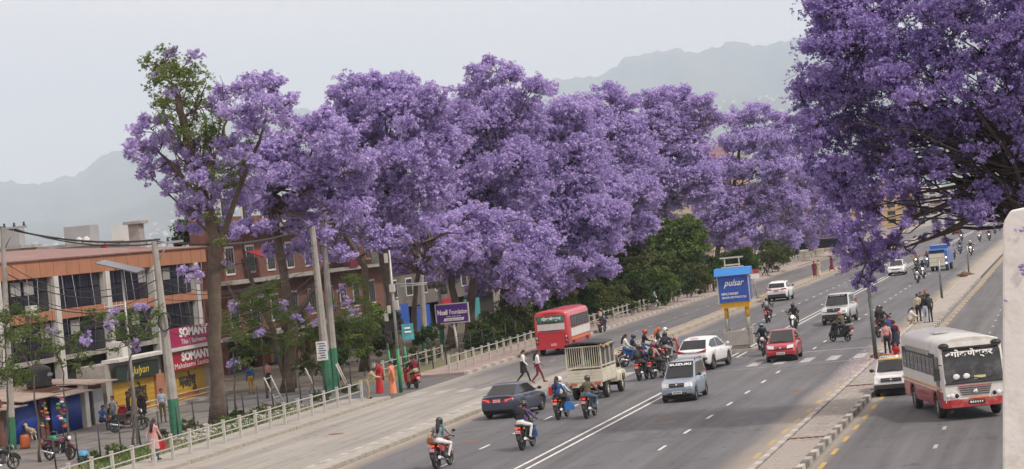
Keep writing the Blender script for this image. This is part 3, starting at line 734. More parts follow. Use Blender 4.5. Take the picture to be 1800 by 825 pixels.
# saplings on the verge
SG = 'young jacarandas on the left verge'
SP = [((235,790),[(225,570,18,1),(250,545,16),(215,600,16,1),(200,560,16),(262,585,14,1),(240,610,14),(185,575,12),(160,560,14,1),(270,555,12,1),(150,590,12)],[(232,720),(225,650)],'spindly young jacaranda by the lamp post'),
 ((122,808),[(120,600,16,1),(100,625,14,1),(60,620,14,1),(140,640,14,1),(80,560,12,1),(150,600,12)],[(118,740),(112,670)],'crooked young jacaranda in front of the blue shutters'),
 ((12,800),[(18,560,18,1),(8,590,18,1),(35,660,16,1),(20,665,16,1),(5,640,16,1)],[(12,730),(14,640)],'leafy young tree at the left edge by the pole'),
 ((470,700),[(450,545,20,1),(480,550,18,1),(430,570,16,1),(500,570,16,1),(460,590,16),(440,610,16,1),(520,560,12),(415,540,14),(410,560,16,1),(445,520,15,1),(485,512,15,1),(512,600,15,1),(480,620,14,1),(430,590,15,1),(500,540,12),(460,530,12)],[(465,640),(458,590)],'low leafy jacaranda under the twin stemmed tree'),
 ((650,655),[(640,560,16,1),(655,590,16,1),(630,600,14,1),(620,545,12),(660,550,14,1)],[(648,620),(645,585)],'young green jacaranda beside the pair of utility poles'),
 ((415,720),[(420,600,12,1),(400,580,12,1),(430,640,10,1),(410,640,10)],[(412,670),(410,620)],'thin sapling behind the nearest jacaranda trunk'),]
SP += [((520,682),[(545,600,14,1),(530,580,14,1),(500,610,14,1),(560,570,12),(515,555,14,1),(490,590,12,1),(540,545,12),(560,600,15,1),(575,540,14,1),(520,560,14,1)],[(520,640),(518,600)],'leafy young jacaranda between the tree trunks and the utility poles'),
 ((600,668),[(600,560,14,1),(620,580,14,1),(610,530,12),(590,600,12,1),(580,540,12),(605,620,12,1),(640,540,14,1),(625,500,14,1),(650,580,14,1),(600,510,10)],[(602,630),(604,590)],'leafy young jacaranda right of the paired utility poles'),
 ((70,812),[(45,590,14,1),(75,600,14,1),(90,580,12),(60,560,13,1),(30,610,14,1)],[(66,740),(60,660)],'young tree before the black water tank'),]
for k, (px, pts, fork, lab) in enumerate(SP):
    bushy('young_tree', lab, 'tree', px, 0, pts, [m_blos, m_leaf], SG, seed=80 + k, cl=.10, dens=.9, r=.09, fork=fork, gr=1.35)
bushy('conifer_tree', 'dark green tree top behind the orange roof end', 'tree', (300, 640), 0, [(330,400,20),(345,385,18),(320,420,18),(350,410,20),(335,370,14)], [m_leafdark], seed=97, cl=.2, fork=[(325,520),(335,420)], r=.2)
m_trim = M('black_plastic', (.03, .03, .032), .55, var=.2, scale=8)
m_marks_w = M('white_sign_paint', (.78, .78, .76), .6, var=.04)
m_marks_k = M('black_sign_paint', (.03, .03, .03), .6)
m_adv = M('blue_advert_panel', (.025, .08, .36), .45, var=.12, scale=1.2)
m_yelband = M('yellow_band_paint', (.68, .38, .03), .5, var=.1)
GOODS = [(.5, .05, .05), (.55, .35, .06), (.06, .2, .45), (.05, .3, .12), (.6, .55, .5), (.35, .08, .3), (.12, .12, .13), (.45, .2, .08)]
def cloth_(k): return M('shop_goods_%d' % (k % 8), GOODS[k % 8], .8, var=.2)
# ================================================================ buildings
m_orange = M('orange_plaster', (.40, .18, .10), .85, var=.15, scale=1.2, dirt=(.27, .135, .085), dirt_scale=.6)
m_roof = M('maroon_metal_roof', (.21, .10, .085), .6, var=.2, scale=.8, dirt=(.28, .17, .13), dirt_scale=.4)
m_col = M('white_column_paint', (.55, .54, .51), .8, var=.12, scale=1.5, dirt=(.36, .34, .30), dirt_scale=1)
m_tint = M('tinted_pane', (.016, .018, .025), .25, var=.5, scale=.5, island=.4, spec=.35)
m_blind = M('pale_blind', (.30, .29, .28), .8, var=.2)
m_conc = M('raw_concrete', (.33, .31, .285), .9, var=.2, scale=1.4, dirt=(.2, .18, .16), dirt_scale=1.1, bump=.3)
m_brick = M('red_brickwork', (.165, .07, .05), .9, var=.25, scale=2.5, dirt=(.10, .06, .048), dirt_scale=.8, bump=.5)  # brick colour darkened to carry the shade of the tree canopy
m_wframe = M('white_window_frame', (.60, .59, .55), .7, var=.1)
m_tin = M('rusty_tin_sheet', (.30, .24, .20), .7, var=.25, scale=2, dirt=(.22, .11, .06), dirt_scale=1.2)
m_bluetin = M('blue_corrugated_tin', (.018, .055, .27), .5, var=.15, scale=2)
m_yelshut = M('yellow_shutter_paint', (.46, .28, .03), .6, var=.12, scale=1.5, dirt=(.42, .23, .03), dirt_scale=1)
m_greenbase = M('green_pole_paint', (.03, .16, .09), .6, var=.2, scale=3, dirt=(.10, .16, .12), dirt_scale=2)
m_steel = M('galvanised_steel', (.38, .39, .40), .5, metal=.5, var=.15, scale=4)
m_wood = M('brown_wood', (.19, .10, .055), .8, var=.25, scale=4)
m_railw = M('white_rail_paint', (.46, .45, .41), .7, var=.15, scale=4, dirt=(.30, .27, .23), dirt_scale=2)
m_railp = M('grey_pipe_paint', (.36, .36, .34), .6, var=.2, scale=4)
m_dark = M('interior_shade', (.02, .018, .017), .9, var=.3)  # near-black colour painting the shade inside open shops and rooms

X0 = -57.0
ob = thing('shop_building', 'long orange banded building with dark strip windows and white columns', 'building', (X0, 133, .39)); ob.scale = (.95, .95, .95)
def wb(name, m, y0, y1, z0, z1, x0=X0, d=.3, par=ob):       # a block on the facade, proud of it by x0-X0
    return MB().box((x0 - d / 2 - X0, (y0 + y1) / 2 - 140, (z0 + z1) / 2), (d, y1 - y0, z1 - z0)).build(name, m, par)
wb('wall', m_dark, 114, 157.4, -.2, 8.5, X0 - .32, 13)
wb('fascia', m_orange, 112, 158.2, 7.82, 8.82, X0 + .35, .55)
wb('orange_band', m_orange, 112, 158.0, 5.22, 5.80, X0 + .3, .5)
wb('floor_slab', m_conc, 112, 158.0, 2.75, 3.02, X0 + .3, .6)
wb('side_wall', m_brick, 157.4, 158.1, -.2, 7.82, X0 - .1, 12)
for y in (117, 124.75, 132.6, 140.4, 148.3, 156.0):
    wb('column', m_col, y - .33, y + .33, -.2, 7.82, X0 + .42, .5)
for zb0, zb1 in ((3.04, 5.2), (5.82, 7.8)):
    for b0 in (117, 124.75, 132.6, 140.4, 148.3):
        for k in range(4):
            y0 = b0 + .36 + k * 1.78
            zm = zb0 + (zb1 - zb0) * .58
            wb('window_pane', m_tint, y0 + .04, y0 + 1.72, zb0 + .04, zm - .03, X0, .08)
            wb('window_pane', m_tint, y0 + .04, y0 + 1.72, zm + .03, zb1 - .04, X0, .08)
            if R_.random() < .22: wb('roller_blind', m_blind, y0 + .2, y0 + 1.5, zm - .1, zb1 - .15, X0 + .03, .03)
b = MB()
b.add([(.45, -28, 8.82), (.45, 18.3, 8.82), (-12, 18.3, 9.75), (-12, -28, 9.75), (.45, -28, 8.90), (.45, 18.3, 8.90), (-12, 18.3, 9.83), (-12, -28, 9.83)], [(3, 2, 1, 0), (4, 5, 6, 7), (0, 1, 5, 4), (1, 2, 6, 5), (2, 3, 7, 6), (3, 0, 4, 7)])
rf = b.build('roof', m_roof, ob)
for k in range(30):
    MB().box((-5.8, -27.4 + k * 1.55, 9.33), (12.4, .05, .05), ry=.0745).build('roof_seam', m_roof, rf)
p = atX(238, 448, -61.5); p.y = (p.y - 133) / .95 + 140
ch = MB().box((0, 0, .0), (.8, .95, 3.4)).box((0, 0, 1.75), (1.3, 1.5, .2)); ch.build('roof_pillar', m_conc, ob, (-4.5, p.y - 140, p.z + .55))
for k in range(26):
    y = 117 + k * 1.55 + R_.uniform(-.4, .4) - 140
    MB().tube([(.8, y, 7.8), (.8 + R_.uniform(-.1, .2), y + R_.uniform(-.3, .3), 5.4), (.8, y + R_.uniform(-.6, .6), 3.1)], .016, 4).build('hanging_cable', m_steel if k % 3 else m_trim, ob)

for k in range(24):
    wb('panel_joint', m_rust, 113.5 + k * 1.9, 113.53 + k * 1.9, 7.86, 8.79, X0 + .36, .03)
for y in (128.5,): MB().box((.55, y - 140, 5.95), (.35, .9, .6)).build('air_conditioner', m_col, ob)
# row of shops in front
XS = -50.0
sh = thing('shop_row', 'low row of shops with yellow painted shutters and magenta signboards above', 'shop', (XS, 124, 0))
def sb(name, m, y0, y1, z0, z1, x0=0.0, d=.25, par=sh, yo=124): return MB().box((x0 - d / 2, (y0 + y1) / 2 - yo, (z0 + z1) / 2), (d, y1 - y0, z1 - z0)).build(name, m, par)
sb('wall', m_conc, 116.9, 133.2, -.1, 2.9, -.3, 1.6)
for y0, y1 in ((117.7, 123.3), (124.7, 131.2)):
    s_ = sb('shutter', m_yelshut, y0, y1, -.05, 1.86, -.22, .06)
    for k in range(14): sb('shutter_rib', m_yelshut, y0, y1, .05 + k * .13, .09 + k * .13, -.2, .03, s_) if k % 2 else None
    lettering('मजोथु', .95, m_marks_k, sh, ((-.17), (y0 + y1) / 2 - 124 + .3, 1.12), (0, 1, 0), (0, 0, 1), bold=.02, width=2.6)
    lettering('भुजा तथा किराना पसल', .3, M('red_sign_paint', (.45, .03, .03), .6), sh, (-.165, (y0 + y1) / 2 - 124, .38), (0, 1, 0), (0, 0, 1), width=3.8)
sb('orange_pier', m_orange, 123.4, 124.6, -.1, 1.9, -.1, .3)
sb('step', m_conc, 117, 133, -.1, .12, .6, 1.0)
for z in (.35, .62): MB().tube([(.55, -7, z), (.55, 8.6, z)], .03, 5).build('step_rail', m_railw, sh)
m_mag = M('magenta_signboard', (.36, .012, .09), .5, var=.05); m_crim = M('crimson_signboard', (.38, .012, .03), .5, var=.05)
s1 = sb('signboard', m_mag, 124.6, 133.4, 3.17, 4.24, .15, .18); s1['label'] = 'magenta upper signboard with white letters'
s2 = sb('signboard', m_crim, 124.6, 133.0, 1.88, 2.90, .15, .18); s2['label'] = 'crimson lower signboard with white letters'
s3 = sb('name_strip', m_marks_w, 124.6, 133.2, 2.92, 3.15, .14, .16)
lettering('SOMANY', .66, m_marks_w, s1, (.17, 5.0, 3.93), (0, 1, 0), (0, 0, 1), bold=.035, width=4.6)
lettering('Tiles | Bathware', .40, m_marks_w, s1, (.17, 4.9, 3.42), (0, 1, 0), (0, 0, 1), width=3.9)
lettering('MAHALAXMI SANITARY CONCERN', .2, m_marks_k, s3, (.155, 4.9, 3.035), (0, 1, 0), (0, 0, 1), width=6.2)
lettering('SOMANY', .66, m_marks_w, s2, (.17, 5.0, 2.56), (0, 1, 0), (0, 0, 1), bold=.035, width=4.6)
lettering('Mahalaxmi Sanitary', .42, m_marks_w, s2, (.17, 4.6, 2.1), (0, 1, 0), (0, 0, 1), width=6.0)
s4 = sb('signboard', M('dark_green_signboard', (.02, .035, .03), .5), 117.6, 123.4, 1.95, 2.75, .1, .16); s4['label'] = 'dark signboard with yellow letters'
lettering('Julyan', .6, M('yellow_sign_paint', (.7, .5, .05), .6), s4, (.115, -3.2, 2.35), (0, 1, 0), (0, 0, 1), shear=.3, width=2.4)
sb('canopy', m_col, 117.4, 133.2, 2.98, 3.14, .35, 1.0)
MB().box((-1.1, -3.0, 3.5), (.9, 1.3, .9)).build('white_tank_box', m_col, sh)

# tin roofed stalls with blue shutters
st = thing('stall_row', 'tin roofed stalls with blue corrugated shutters at the left edge', 'stall', (XS, 109, 0))
def tb(name, m, y0, y1, z0, z1, x0=0.0, d=.2): return sb(name, m, y0, y1, z0, z1, x0, d, st, 109)
tb('wall', m_brick, 101, 116.5, -.1, 2.05, -.4, 4)
for y0, y1 in ((105.2, 108.3), (109.6, 113.3)):
    b = MB()
    for k in range(int((y1 - y0) / .15)): b.tube([(-.22, y0 - 109 + .08 + k * .15, -.05), (-.22, y0 - 109 + .08 + k * .15, 1.92)], .075, 6)
    b.build('blue_shutter', m_bluetin, st)
tb('pillar', m_col, 113.5, 114.0, -.1, 2.2, -.05, .35); tb('pillar', M('pale_blue_door', (.30, .42, .47), .6), 104.4, 104.95, -.1, 1.9, -.1, .3)
tb('brick_pillar', m_brick, 101.6, 103.6, -.1, 2.3, .1, .6)
tb('doorway_shade_panel', m_dark, 114.1, 114.9, 0, 1.9, -.3, .12); tb('rolled_shutter', m_steel, 115.0, 116.3, -.05, 1.8, -.25, .1)  # the doorway is a dark panel standing for interior shade
for k, (y0, y1, z, t_) in enumerate(((101, 105.6, 2.12, .16), (105.0, 109.4, 2.2, .10), (109.2, 113.6, 2.12, .14), (113.4, 116.7, 2.28, .08))):
    b = MB(); b.box((-1.4, (y0 + y1) / 2 - 109, z), (3.8, y1 - y0, .05), ry=t_); b.build('tin_sheet', m_tin, st)
tank = thing('water_tank', 'black plastic water tank on the tin roof', 'water tank', (-51.6, 111.6, 2.3))
MB().lathe([(.001, 0), (.62, 0), (.66, .12), (.62, .24), (.66, .36), (.62, .48), (.66, .6), (.62, .72), (.66, .84), (.60, .98), (.3, 1.14), (.22, 1.2), (.001, 1.22)], (0, 0, 0), 'z', 18).build('tank', m_trim, tank)
lettering('हिलटेक', .2, m_marks_w, tank, (.672, -.08, .62), (.12, 1, 0), (0, 0, 1), width=.5)
MB().box((0, 0, -.12), (1.5, 1.5, .2)).build('stand', m_wood, tank)

# brick house behind the trees
bh = thing('brick_house', 'red brick house with white windows, balconies and open shops below', 'house', (-57.3, 173, -1.146)); bh.scale = (1.146, 1.146, 1.146)
def hb(name, m, y0, y1, z0, z1, x0=0.0, d=.2, par=None): return sb(name, m, y0, y1, z0, z1, x0, d, par or bh, 151)
hb('wall', m_brick, 135.5, 168.5, 3.0, 10.4, 0, 2.0); hb('wall', m_dark, 134.5, 168.5, -.1, 3.0, -1.6, 7)
for y in (134.7, 141.3, 148, 154.6, 161.4, 168.2): hb('pier', m_brick, y - .3, y + .3, -.1, 3.0, 0, .6)
for k, y in enumerate((138, 144.7, 151.3, 158, 164.7)):
    hb('shop_shade_panel', m_dark, y - 2.8, y + 2.8, 0, 2.6, -1.55, .1)  # dark panel painting the shade of the shop interior
    for q in range(6):
        hb('hanging_goods', cloth_(k * 6 + q), y - 2.4 + q * .85, y - 2.4 + q * .85 + .5, .3 + R_.random() * .5, 1.6 + R_.random() * .6, -1.0 + R_.random() * .4, .12)
for z, proud in ((3.05, 1.1), (6.4, .9), (9.7, .9)):
    hb('floor_band', m_conc, 134.3, 168.7, z - .12, z + .12, proud, 1.2)
for fl, z0 in enumerate((3.75, 6.95, 10.0)):
    for y in (136.5, 140.2, 144, 147.8, 151.6, 155.4, 158.5, 161.6, 165.4):
        w = hb('window', m_wframe, y - .75, y + .75, z0 - .1, z0 + 1.65, .06, .14)
        for k in range(3): sb('pane', m_tint, y - .66 + k * .46, y - .66 + k * .46 + .40, z0 + .02, z0 + 1.53, .075, .05, w, 151)
for z0, y0, y1 in ((6.5, 156.5, 168.4), (3.2, 147, 156)):
    b = MB()
    for k in range(int((y1 - y0) / .28)): b.tube([(.95, y0 - 151 + k * .28, z0), (.95, y0 - 151 + k * .28, z0 + .95)], .02, 4)
    b.tube([(.95, y0 - 151, z0 + .95), (.95, y1 - 151, z0 + .95)], .03, 5); b.build('balcony_railing', m_rust, bh)
hb('balcony_screen', M('dark_red_cloth', (.16, .015, .03), .9), 157.6, 159.6, 6.5, 7.3, 1.0, .04)
MB().box((.9, 164.5 - 151, 7.1), (.05, 2.6, 1.1), rx=0).build('weathered_panel', M('weathered_teal_panel', (.22, .27, .26), .8, var=.4), bh)
MB().box((1.0, 158.5 - 151, 9.35), (2.2, 9, .06), ry=.28).build('cream_awning', M('cream_awning', (.52, .43, .30), .8), bh)
MB().box((.9, 140 - 151, 8.0), (1.2, 3.0, .05), ry=.35).build('red_awning', M('red_awning', (.26, .02, .025), .85, var=.3), bh)
MB().box((.9, 143 - 151, 2.75), (1.6, 5, .05), ry=.25).build('tin_awning', m_tin, bh)
MB().box((.9, 160 - 151, 2.85), (1.6, 9, .05), ry=.25).build('tin_awning', m_tin, bh)
# plain building further on, with red and blue shop boards
gb = thing('shop_building', 'grey building with a red signboard and blue shop banners behind the trees', 'building', (-57.3, 207.5, -1.1)); gb.scale = (1.14, 1.14, 1.14)
def gbx(name, m, y0, y1, z0, z1, x0=0.0, d=.2): return sb(name, m, y0, y1, z0, z1, x0, d, gb, 182)
gbx('wall', M('grimy_plaster', (.15, .13, .115), .9, var=.25, scale=.9, dirt=(.09, .075, .06), dirt_scale=.6), 169.5, 205, 2.9, 9.2, 0, 3)
gbx('wall', m_dark, 169.5, 205, -.1, 2.9, -.6, 3)
s5 = gbx('signboard', m_crim, 170, 184, 5.6, 6.9, .2, .15)
lettering('सम्झना फर्निचर', 1.0, m_marks_w, s5, (.215, -5, 6.25), (0, 1, 0), (0, 0, 1), width=9.5)
for k, (y0, y1, z0, z1, m) in enumerate(((170, 175, .3, 3.2, M('blue_banner', (.02, .09, .40), .5, var=.25)), (176.5, 181, .2, 2.8, M('blue_banner', (.02, .09, .40), .5)), (184, 190, .4, 3.0, m_crim), (192, 197, .4, 2.6, M('teal_banner', (.05, .28, .30), .5)))):
    gbx('shop_banner', m, y0, y1, z0, z1, .15, .12)
for z0 in (3.7, 7.2):
    for k in range(8):
        w = gbx('window', m_wframe, 171 + k * 4.2, 172.8 + k * 4.2, z0, z0 + 1.4, .05, .1)
        sb('pane', m_tint, 171.12 + k * 4.2, 172.68 + k * 4.2, z0 + .1, z0 + 1.3, .065, .05, w, 182)

# town blocks further off
WM = {}
def block(label, c, size, wall, floors, cols, roofm=None, extra=None, name='town_house'):
    t = thing(name, label, 'house', c)
    w, d, h = size
    MB().box((0, 0, h / 2), (w, d, h)).build('wall', wall, t)
    r = MB().box((0, 0, h + .15), (w + .6, d + .6, .3)).build('roof', roofm or m_conc, t)
    MB().box((w * .2, d * .1, h + 1.1), (w * .3, d * .3, 1.8)).build('stair_head', wall, r)
    fh = h / floors; n = 0
    for side in ('front', 'right'):
        L_ = w if side == 'front' else d
        cw = L_ / cols
        key = (round(cw, 2), round(fh, 2), side)
        if key not in WM:
            dim = (cw * .5, .12, fh * .5) if side == 'front' else (.12, cw * .5, fh * .5)
            WM[key] = MB().box((0, 0, 0), dim).mesh('window', m_tint)
        for f in range(floors):
            for k in range(cols):
                q = -L_ / 2 + cw * (k + .5); z = fh * (f + .55)
                link('window', WM[key], t, (q, -d / 2 - .02, z) if side == 'front' else (w / 2 + .02, q, z))
        if floors > 1:
            for f in range(1, floors): MB().box((0, 0, fh * f), (w + .25, d + .25, .16)).build('floor_band', m_conc, t) if side == 'front' else None
    if extra:
        MB().box((0, -d / 2 - .4, h + .5), (w * .5, .2, .6)).build('rooftop_board', extra, r)
    return t
wl = [M('town_cream', (.50, .43, .32), .9, var=.1, scale=.5), M('town_white', (.60, .60, .58), .9, var=.1, scale=.5), M('town_pink', (.46, .28, .23), .9, var=.1, scale=.5), M('town_grey', (.33, .33, .34), .9, var=.12, scale=.5), m_brick, M('town_yellow', (.52, .36, .18), .9, var=.1, scale=.5)]
def bp(x, y, Y): v = atY(x, y, Y); return (v.x, Y, 0), v.z
for lab, x, ytop, Y, wd, wi, fl, cl_, ex in (
    ('grey concrete house far behind the orange roof', 110, 437, 215, 9, 3, 3, 4, None), ('pale house behind the orange roof, right of the red tanks', 195, 432, 225, 6, 1, 3, 3, None), ('low grey house at the far left edge', 8, 440, 210, 5, 3, 3, 2, None),
    ('tall white house showing between the far lilac crowns', 1335, 322, 400, 13, 1, 4, 4, None), ('pink house with red roof board among the far crowns', 1232, 285, 340, 12, 2, 4, 4, m_crim), ('cream house under the far lilac crowns', 1180, 345, 330, 12, 0, 4, 4, None), ('brick house seen through the middle crowns', 1005, 330, 260, 12, 4, 4, 4, None),
    ('yellow house seen through the boughs of the right tree', 1540, 330, 640, 20, 5, 5, 5, None), ('cream block seen through the boughs of the right tree', 1470, 325, 700, 22, 0, 5, 5, None), ('white block at the far end of the road', 1610, 338, 820, 24, 1, 5, 6, None), ('pink block at the far end of the road', 1700, 348, 760, 22, 2, 4, 5, None), ('grey block beyond the end of the road', 1780, 340, 860, 26, 3, 4, 5, None), ('white low house near the road end', 1655, 366, 560, 12, 1, 2, 4, None), ('brick house beyond the bus shelter', 1420, 345, 520, 14, 4, 4, 4, None)):
    c, z = bp(x, ytop, Y)
    block(lab, c, (wd, wd * .8, max(4, z)), wl[wi], fl, cl_, None, ex)
# rooftop tanks left
rt_ = thing('roof_tank_stand', 'pair of red boards and white water tanks on a far roof', 'water tank', (*bp(150, 440, 214)[0][:2], atY(150, 450, 214).z - .6))
for x in (-.8, 1.6):
    MB().box((x * .9, 0, 1.15), (1.5, .2, .95)).build('red_board', m_crim, rt_)
    MB().box((x * .9, 0, .3), (.15, .15, .9)).build('board_leg', m_trim, rt_)
for x in (-.75, .0): MB().lathe([(.001, 1.6), (.32, 1.6), (.34, 2.3), (.001, 2.5)], (x, .5, 0), 'z', 12).build('tank', m_col, rt_)
MB().box((0, 1, -.3), (5, 3, .5)).build('roof_slab', m_conc, rt_)
MB().lathe([(.001, -.1), (.45, -.1), (.45, .6), (.001, .75)], (.5, -.3, 0), 'z', 12).build('tank', m_col, rt_)

# ================================================================ railings along the left pavement
def railing(label, x, y0, y1, step, h, z=.14, x1=None):
    t = thing('railing', label, 'railing', (x, y0, z))
    pm = MB().box((0, 0, h / 2), (.11, .11, h)).box((0, 0, h + .02), (.135, .135, .05)).mesh('post', m_railw)
    n = int((y1 - y0) / step); sl = ((x1 if x1 is not None else x) - x) / (y1 - y0)
    for i in range(n + 1):
        o = link('post', pm, t, (sl * i * step + R_.uniform(-.02, .02), i * step, R_.uniform(-.03, .01)), R_.uniform(-.05, .05)); o.rotation_euler = (R_.uniform(-.02, .02), R_.uniform(-.03, .03), R_.uniform(-.05, .05))
    for zz in (.48, .90):
        MB().tube([(sl * k * step + .0, k * step, zz * h + R_.uniform(-.012, .012)) for k in range(n + 1)], .032, 6).build('rail', m_railp, t)
    return t
railing('white post and pipe railing along the near left pavement', -35.7, 77.0, 116.6, 1.98, .98)
railing('long white post and pipe railing beyond the side street', -35.75, 132.1, 352, 1.98, 1.02, x1=-36.9)
railing('short white railing along the mouth of the side street', -40.2, 131.9, 148, 1.9, .9)
wf = thing('wire_fence', 'dark wire fence with thin black posts along the verge', 'fence', (-40.3, 88, 0))
for i in range(19):
    MB().tube([(0, i * 2.2, -.1), (R_.uniform(-.06, .06), i * 2.2 + R_.uniform(-.05, .05), 1.45)], .035, 5).build('post', m_trim, wf)
for z in (.3, .6, .9, 1.2, 1.38): MB().tube([(0, k * 2.2, z + R_.uniform(-.05, .05)) for k in range(19)], .008, 3).build('wire', m_trim, wf)
wf2 = thing('wire_fence', 'dark wire fence in front of the green bushes', 'fence', (-39.0, 134, 0))
for i in range(60):
    MB().tube([(0, i * 3.2, -.1), (R_.uniform(-.05, .05), i * 3.2, 1.6)], .035, 4).build('post', m_trim, wf2)
for z in (.4, .8, 1.2, 1.55): MB().tube([(0, k * 3.2, z) for k in range(60)], .01, 3).build('wire', m_trim, wf2)
for k, (px, rz, lab) in enumerate((((480, 715), .1, 'leaning white barrier frame beside the sapling, left one'), ((545, 700), .35, 'leaning white barrier frame right of the tree trunk'), ((600, 690), .25, 'leaning white barrier frame by the pair of utility poles'))):
    c = at(*px); t = thing('barrier_frame', lab, 'barrier', (c[0], c[1], 0), rz, 'leaning barrier frames on the verge')
    for y in (-.7, .7): MB().tube([(.45, y, 0), (-.1, y - .25, 1.6)], .04, 5).build('post', m_railw, t)
    for z in (.5, 1.0, 1.5): MB().tube([(.45 - .34 * z, -.7 - .16 * z, z), (.45 - .34 * z, .7 - .16 * z, z)], .022, 4).build('bar', m_railp, t)

# ================================================================ poles, signs, signals
UG = 'concrete utility poles on the left side'
def utility_pole(label, base, top, r, arm=None, green=2.0, notice=False, coil=False):
    B = Vector((base[0], base[1], 0)); T = Vector(top) - B
    t = thing('utility_pole', label, 'utility pole', B, 0, UG)
    g = T * (green / T.z)
    MB().tube([(0, 0, -.1), g, T * .6, T], [r * 1.15, r * 1.08, r * .85, r * .62], 8, smooth=False).build('pole', m_conc, t)
    if green: MB().tube([(0, 0, -.1), g], [r * 1.2, r * 1.13], 8, smooth=False).build('green_base', m_greenbase, t)
    if arm:
        b = MB(); b.box(T + Vector((arm / 2 - .1, 0, -.12)), (arm, .1, .1)); b.tube([T + Vector((arm * .45, 0, -.15)), T + Vector((.05, 0, -1.0))], .03, 4); b.build('cross_arm', m_steel, t)
        for k in range(3): MB().lathe([(.05, 0), (.07, .06), (.04, .1), (.06, .15), (.02, .2)], T + Vector((.1 + k * arm * .38, 0, -.08)), 'z', 8).build('insulator', m_trim, t)
    if notice:
        n = MB().box(g * .86 + Vector((-.05, -r * 1.4, .35)), (.62, .04, 1.05)).build('notice_board', m_marks_w, t)
        k_ = MB()
        for q in range(7): k_.box(g * .86 + Vector((-.05 + (.05 if q % 2 else -.02), -r * 1.4 - .024, .75 - q * .13)), (.42 - .06 * (q % 3), .012, .05))
        tag(k_.build('printed_lines', M('blue_print', (.05, .07, .2), .6), n), kind='stuff')
    if coil:
        for q in range(3): MB().tube([T * .585 + Vector((.14 + .30 * math.cos(a), -.22 - .03 * q, .42 * math.sin(a))) for a in [2 * PI * i / 14 for i in range(15)]], .03, 5).build('cable_coil', m_trim, t)
    return B + T
A_ = utility_pole('pale utility pole with cross arm and cable coil beside the nearest jacaranda', at(311, 766), atY(271, 424, at(311, 766)[1]), .24, 1.5, 1.7, coil=True)
B_ = utility_pole('front one of the paired utility poles, with a white notice', at(578, 690), atY(549, 398, at(578, 690)[1]), .24, None, 2.3, notice=True)
C_ = utility_pole('rear one of the paired utility poles, above the notice board', at(590, 684), atY(567, 388, at(590, 684)[1]), .22, 1.2, 2.3)
D_ = utility_pole('utility pole left of the purple sign', at(748, 622), atY(738, 440, at(748, 622)[1]), .22, None, 1.9)
E_ = utility_pole('utility pole with cross arm at the left edge', at(22, 790), atY(4, 398, at(22, 790)[1]), .17, 1.3, 1.5)
F_p = utility_pole('slim utility pole behind the purple sign', at(778, 612), atY(770, 470, at(778, 612)[1]), .16, None, 1.7)
def cable(p, q, sag, r=.03, lab='thick black cable strung between the left utility poles'):
    p, q = Vector(p), Vector(q); o = p
    pts = [p.lerp(q, k / 10) - p + Vector((0, 0, -sag * 4 * (k / 10) * (1 - k / 10))) for k in range(11)]
    ob_ = MB().tube(pts, r, 4).build('overhead_cable', m_trim, None, p); tag(ob_, lab, 'cable', 'overhead cables between the utility poles')
E0 = E_ + Vector((0, 0, -.05))
L_out = Vector((-62, 84, 10.6))
for p, q, s_, r_, lb_ in ((L_out, E0, .3, .03, 'thick cable leaving the left edge pole towards the picture edge'), (E0, A_ + Vector((.3, 0, .05)), .35, .045, 'thickest black cable from the left edge pole to the coil pole'), (E0 + Vector((.5, 0, -.1)), A_ + Vector((.8, 0, -.1)), .45, .03, 'cable just under the thickest one, above the orange roof'),
        (A_, B_, .5, .03, 'cable from the coil pole to the front paired pole'), (A_ + Vector((.9, 0, -.1)), C_, .6, .03, 'cable from the coil pole arm to the rear paired pole'), (B_, D_ + Vector((0, 0, 1)), .5, .03, 'cable from the front paired pole on under the crowns'), (C_, D_ + Vector((0, 0, 1.2)), .7, .03, 'cable from the rear paired pole on under the crowns')):
    cable(p, q, s_, r_, lb_)
ORD = ('topmost', 'second highest', 'third highest', 'middle', 'third lowest', 'second lowest', 'lowest')
for k in range(7):
    z = -1.3 - k * .45 - R_.random() * .2
    cable(E0 + Vector((.1, -.1, z - .4)), A_ + Vector((-.05, -.15, z)), .35 + R_.random() * .8, .018 + .008 * (k % 2), ORD[k] + ' thin cable sagging in front of the orange building')
    cable(A_ + Vector((0, -.15, z)), B_ + Vector((0, -.15, z * .8)), .5 + R_.random() * .8, .018, ORD[k] + ' thin cable sagging across the tree trunks')

# solar street lamp
c = at(243, 780); T = atY(214, 474, c[1]) - Vector((c[0], c[1], 0))
sl_ = thing('street_lamp', 'thin solar street lamp with tilted panel and small aerial', 'street lamp', (c[0], c[1], 0))
MB().tube([(0, 0, 0), T], [.085, .05], 8).build('pole', m_steel, sl_)
MB().box(T + Vector((-.05, 0, .14)), (2.0, 1.0, .05), ry=.30, rx=.12).build('solar_panel', M('solar_panel_grey', (.16, .17, .19), .35, var=.2), sl_)
MB().tube([T + Vector((-.4, 0, .2)), T + Vector((0, 0, -.5)), T + Vector((.5, 0, .0))], .02, 4).build('panel_bracket', m_trim, sl_)
b = MB(); q = T * .80; b.tube([q, q + Vector((-1.0, 0, -.05))], .03, 5)
for k in range(5): b.tube([q + Vector((-.2 - k * .2, 0, -.15 - .05)), q + Vector((-.2 - k * .2, 0, .15))], .012, 4)
b.build('aerial', m_marks_w, sl_)

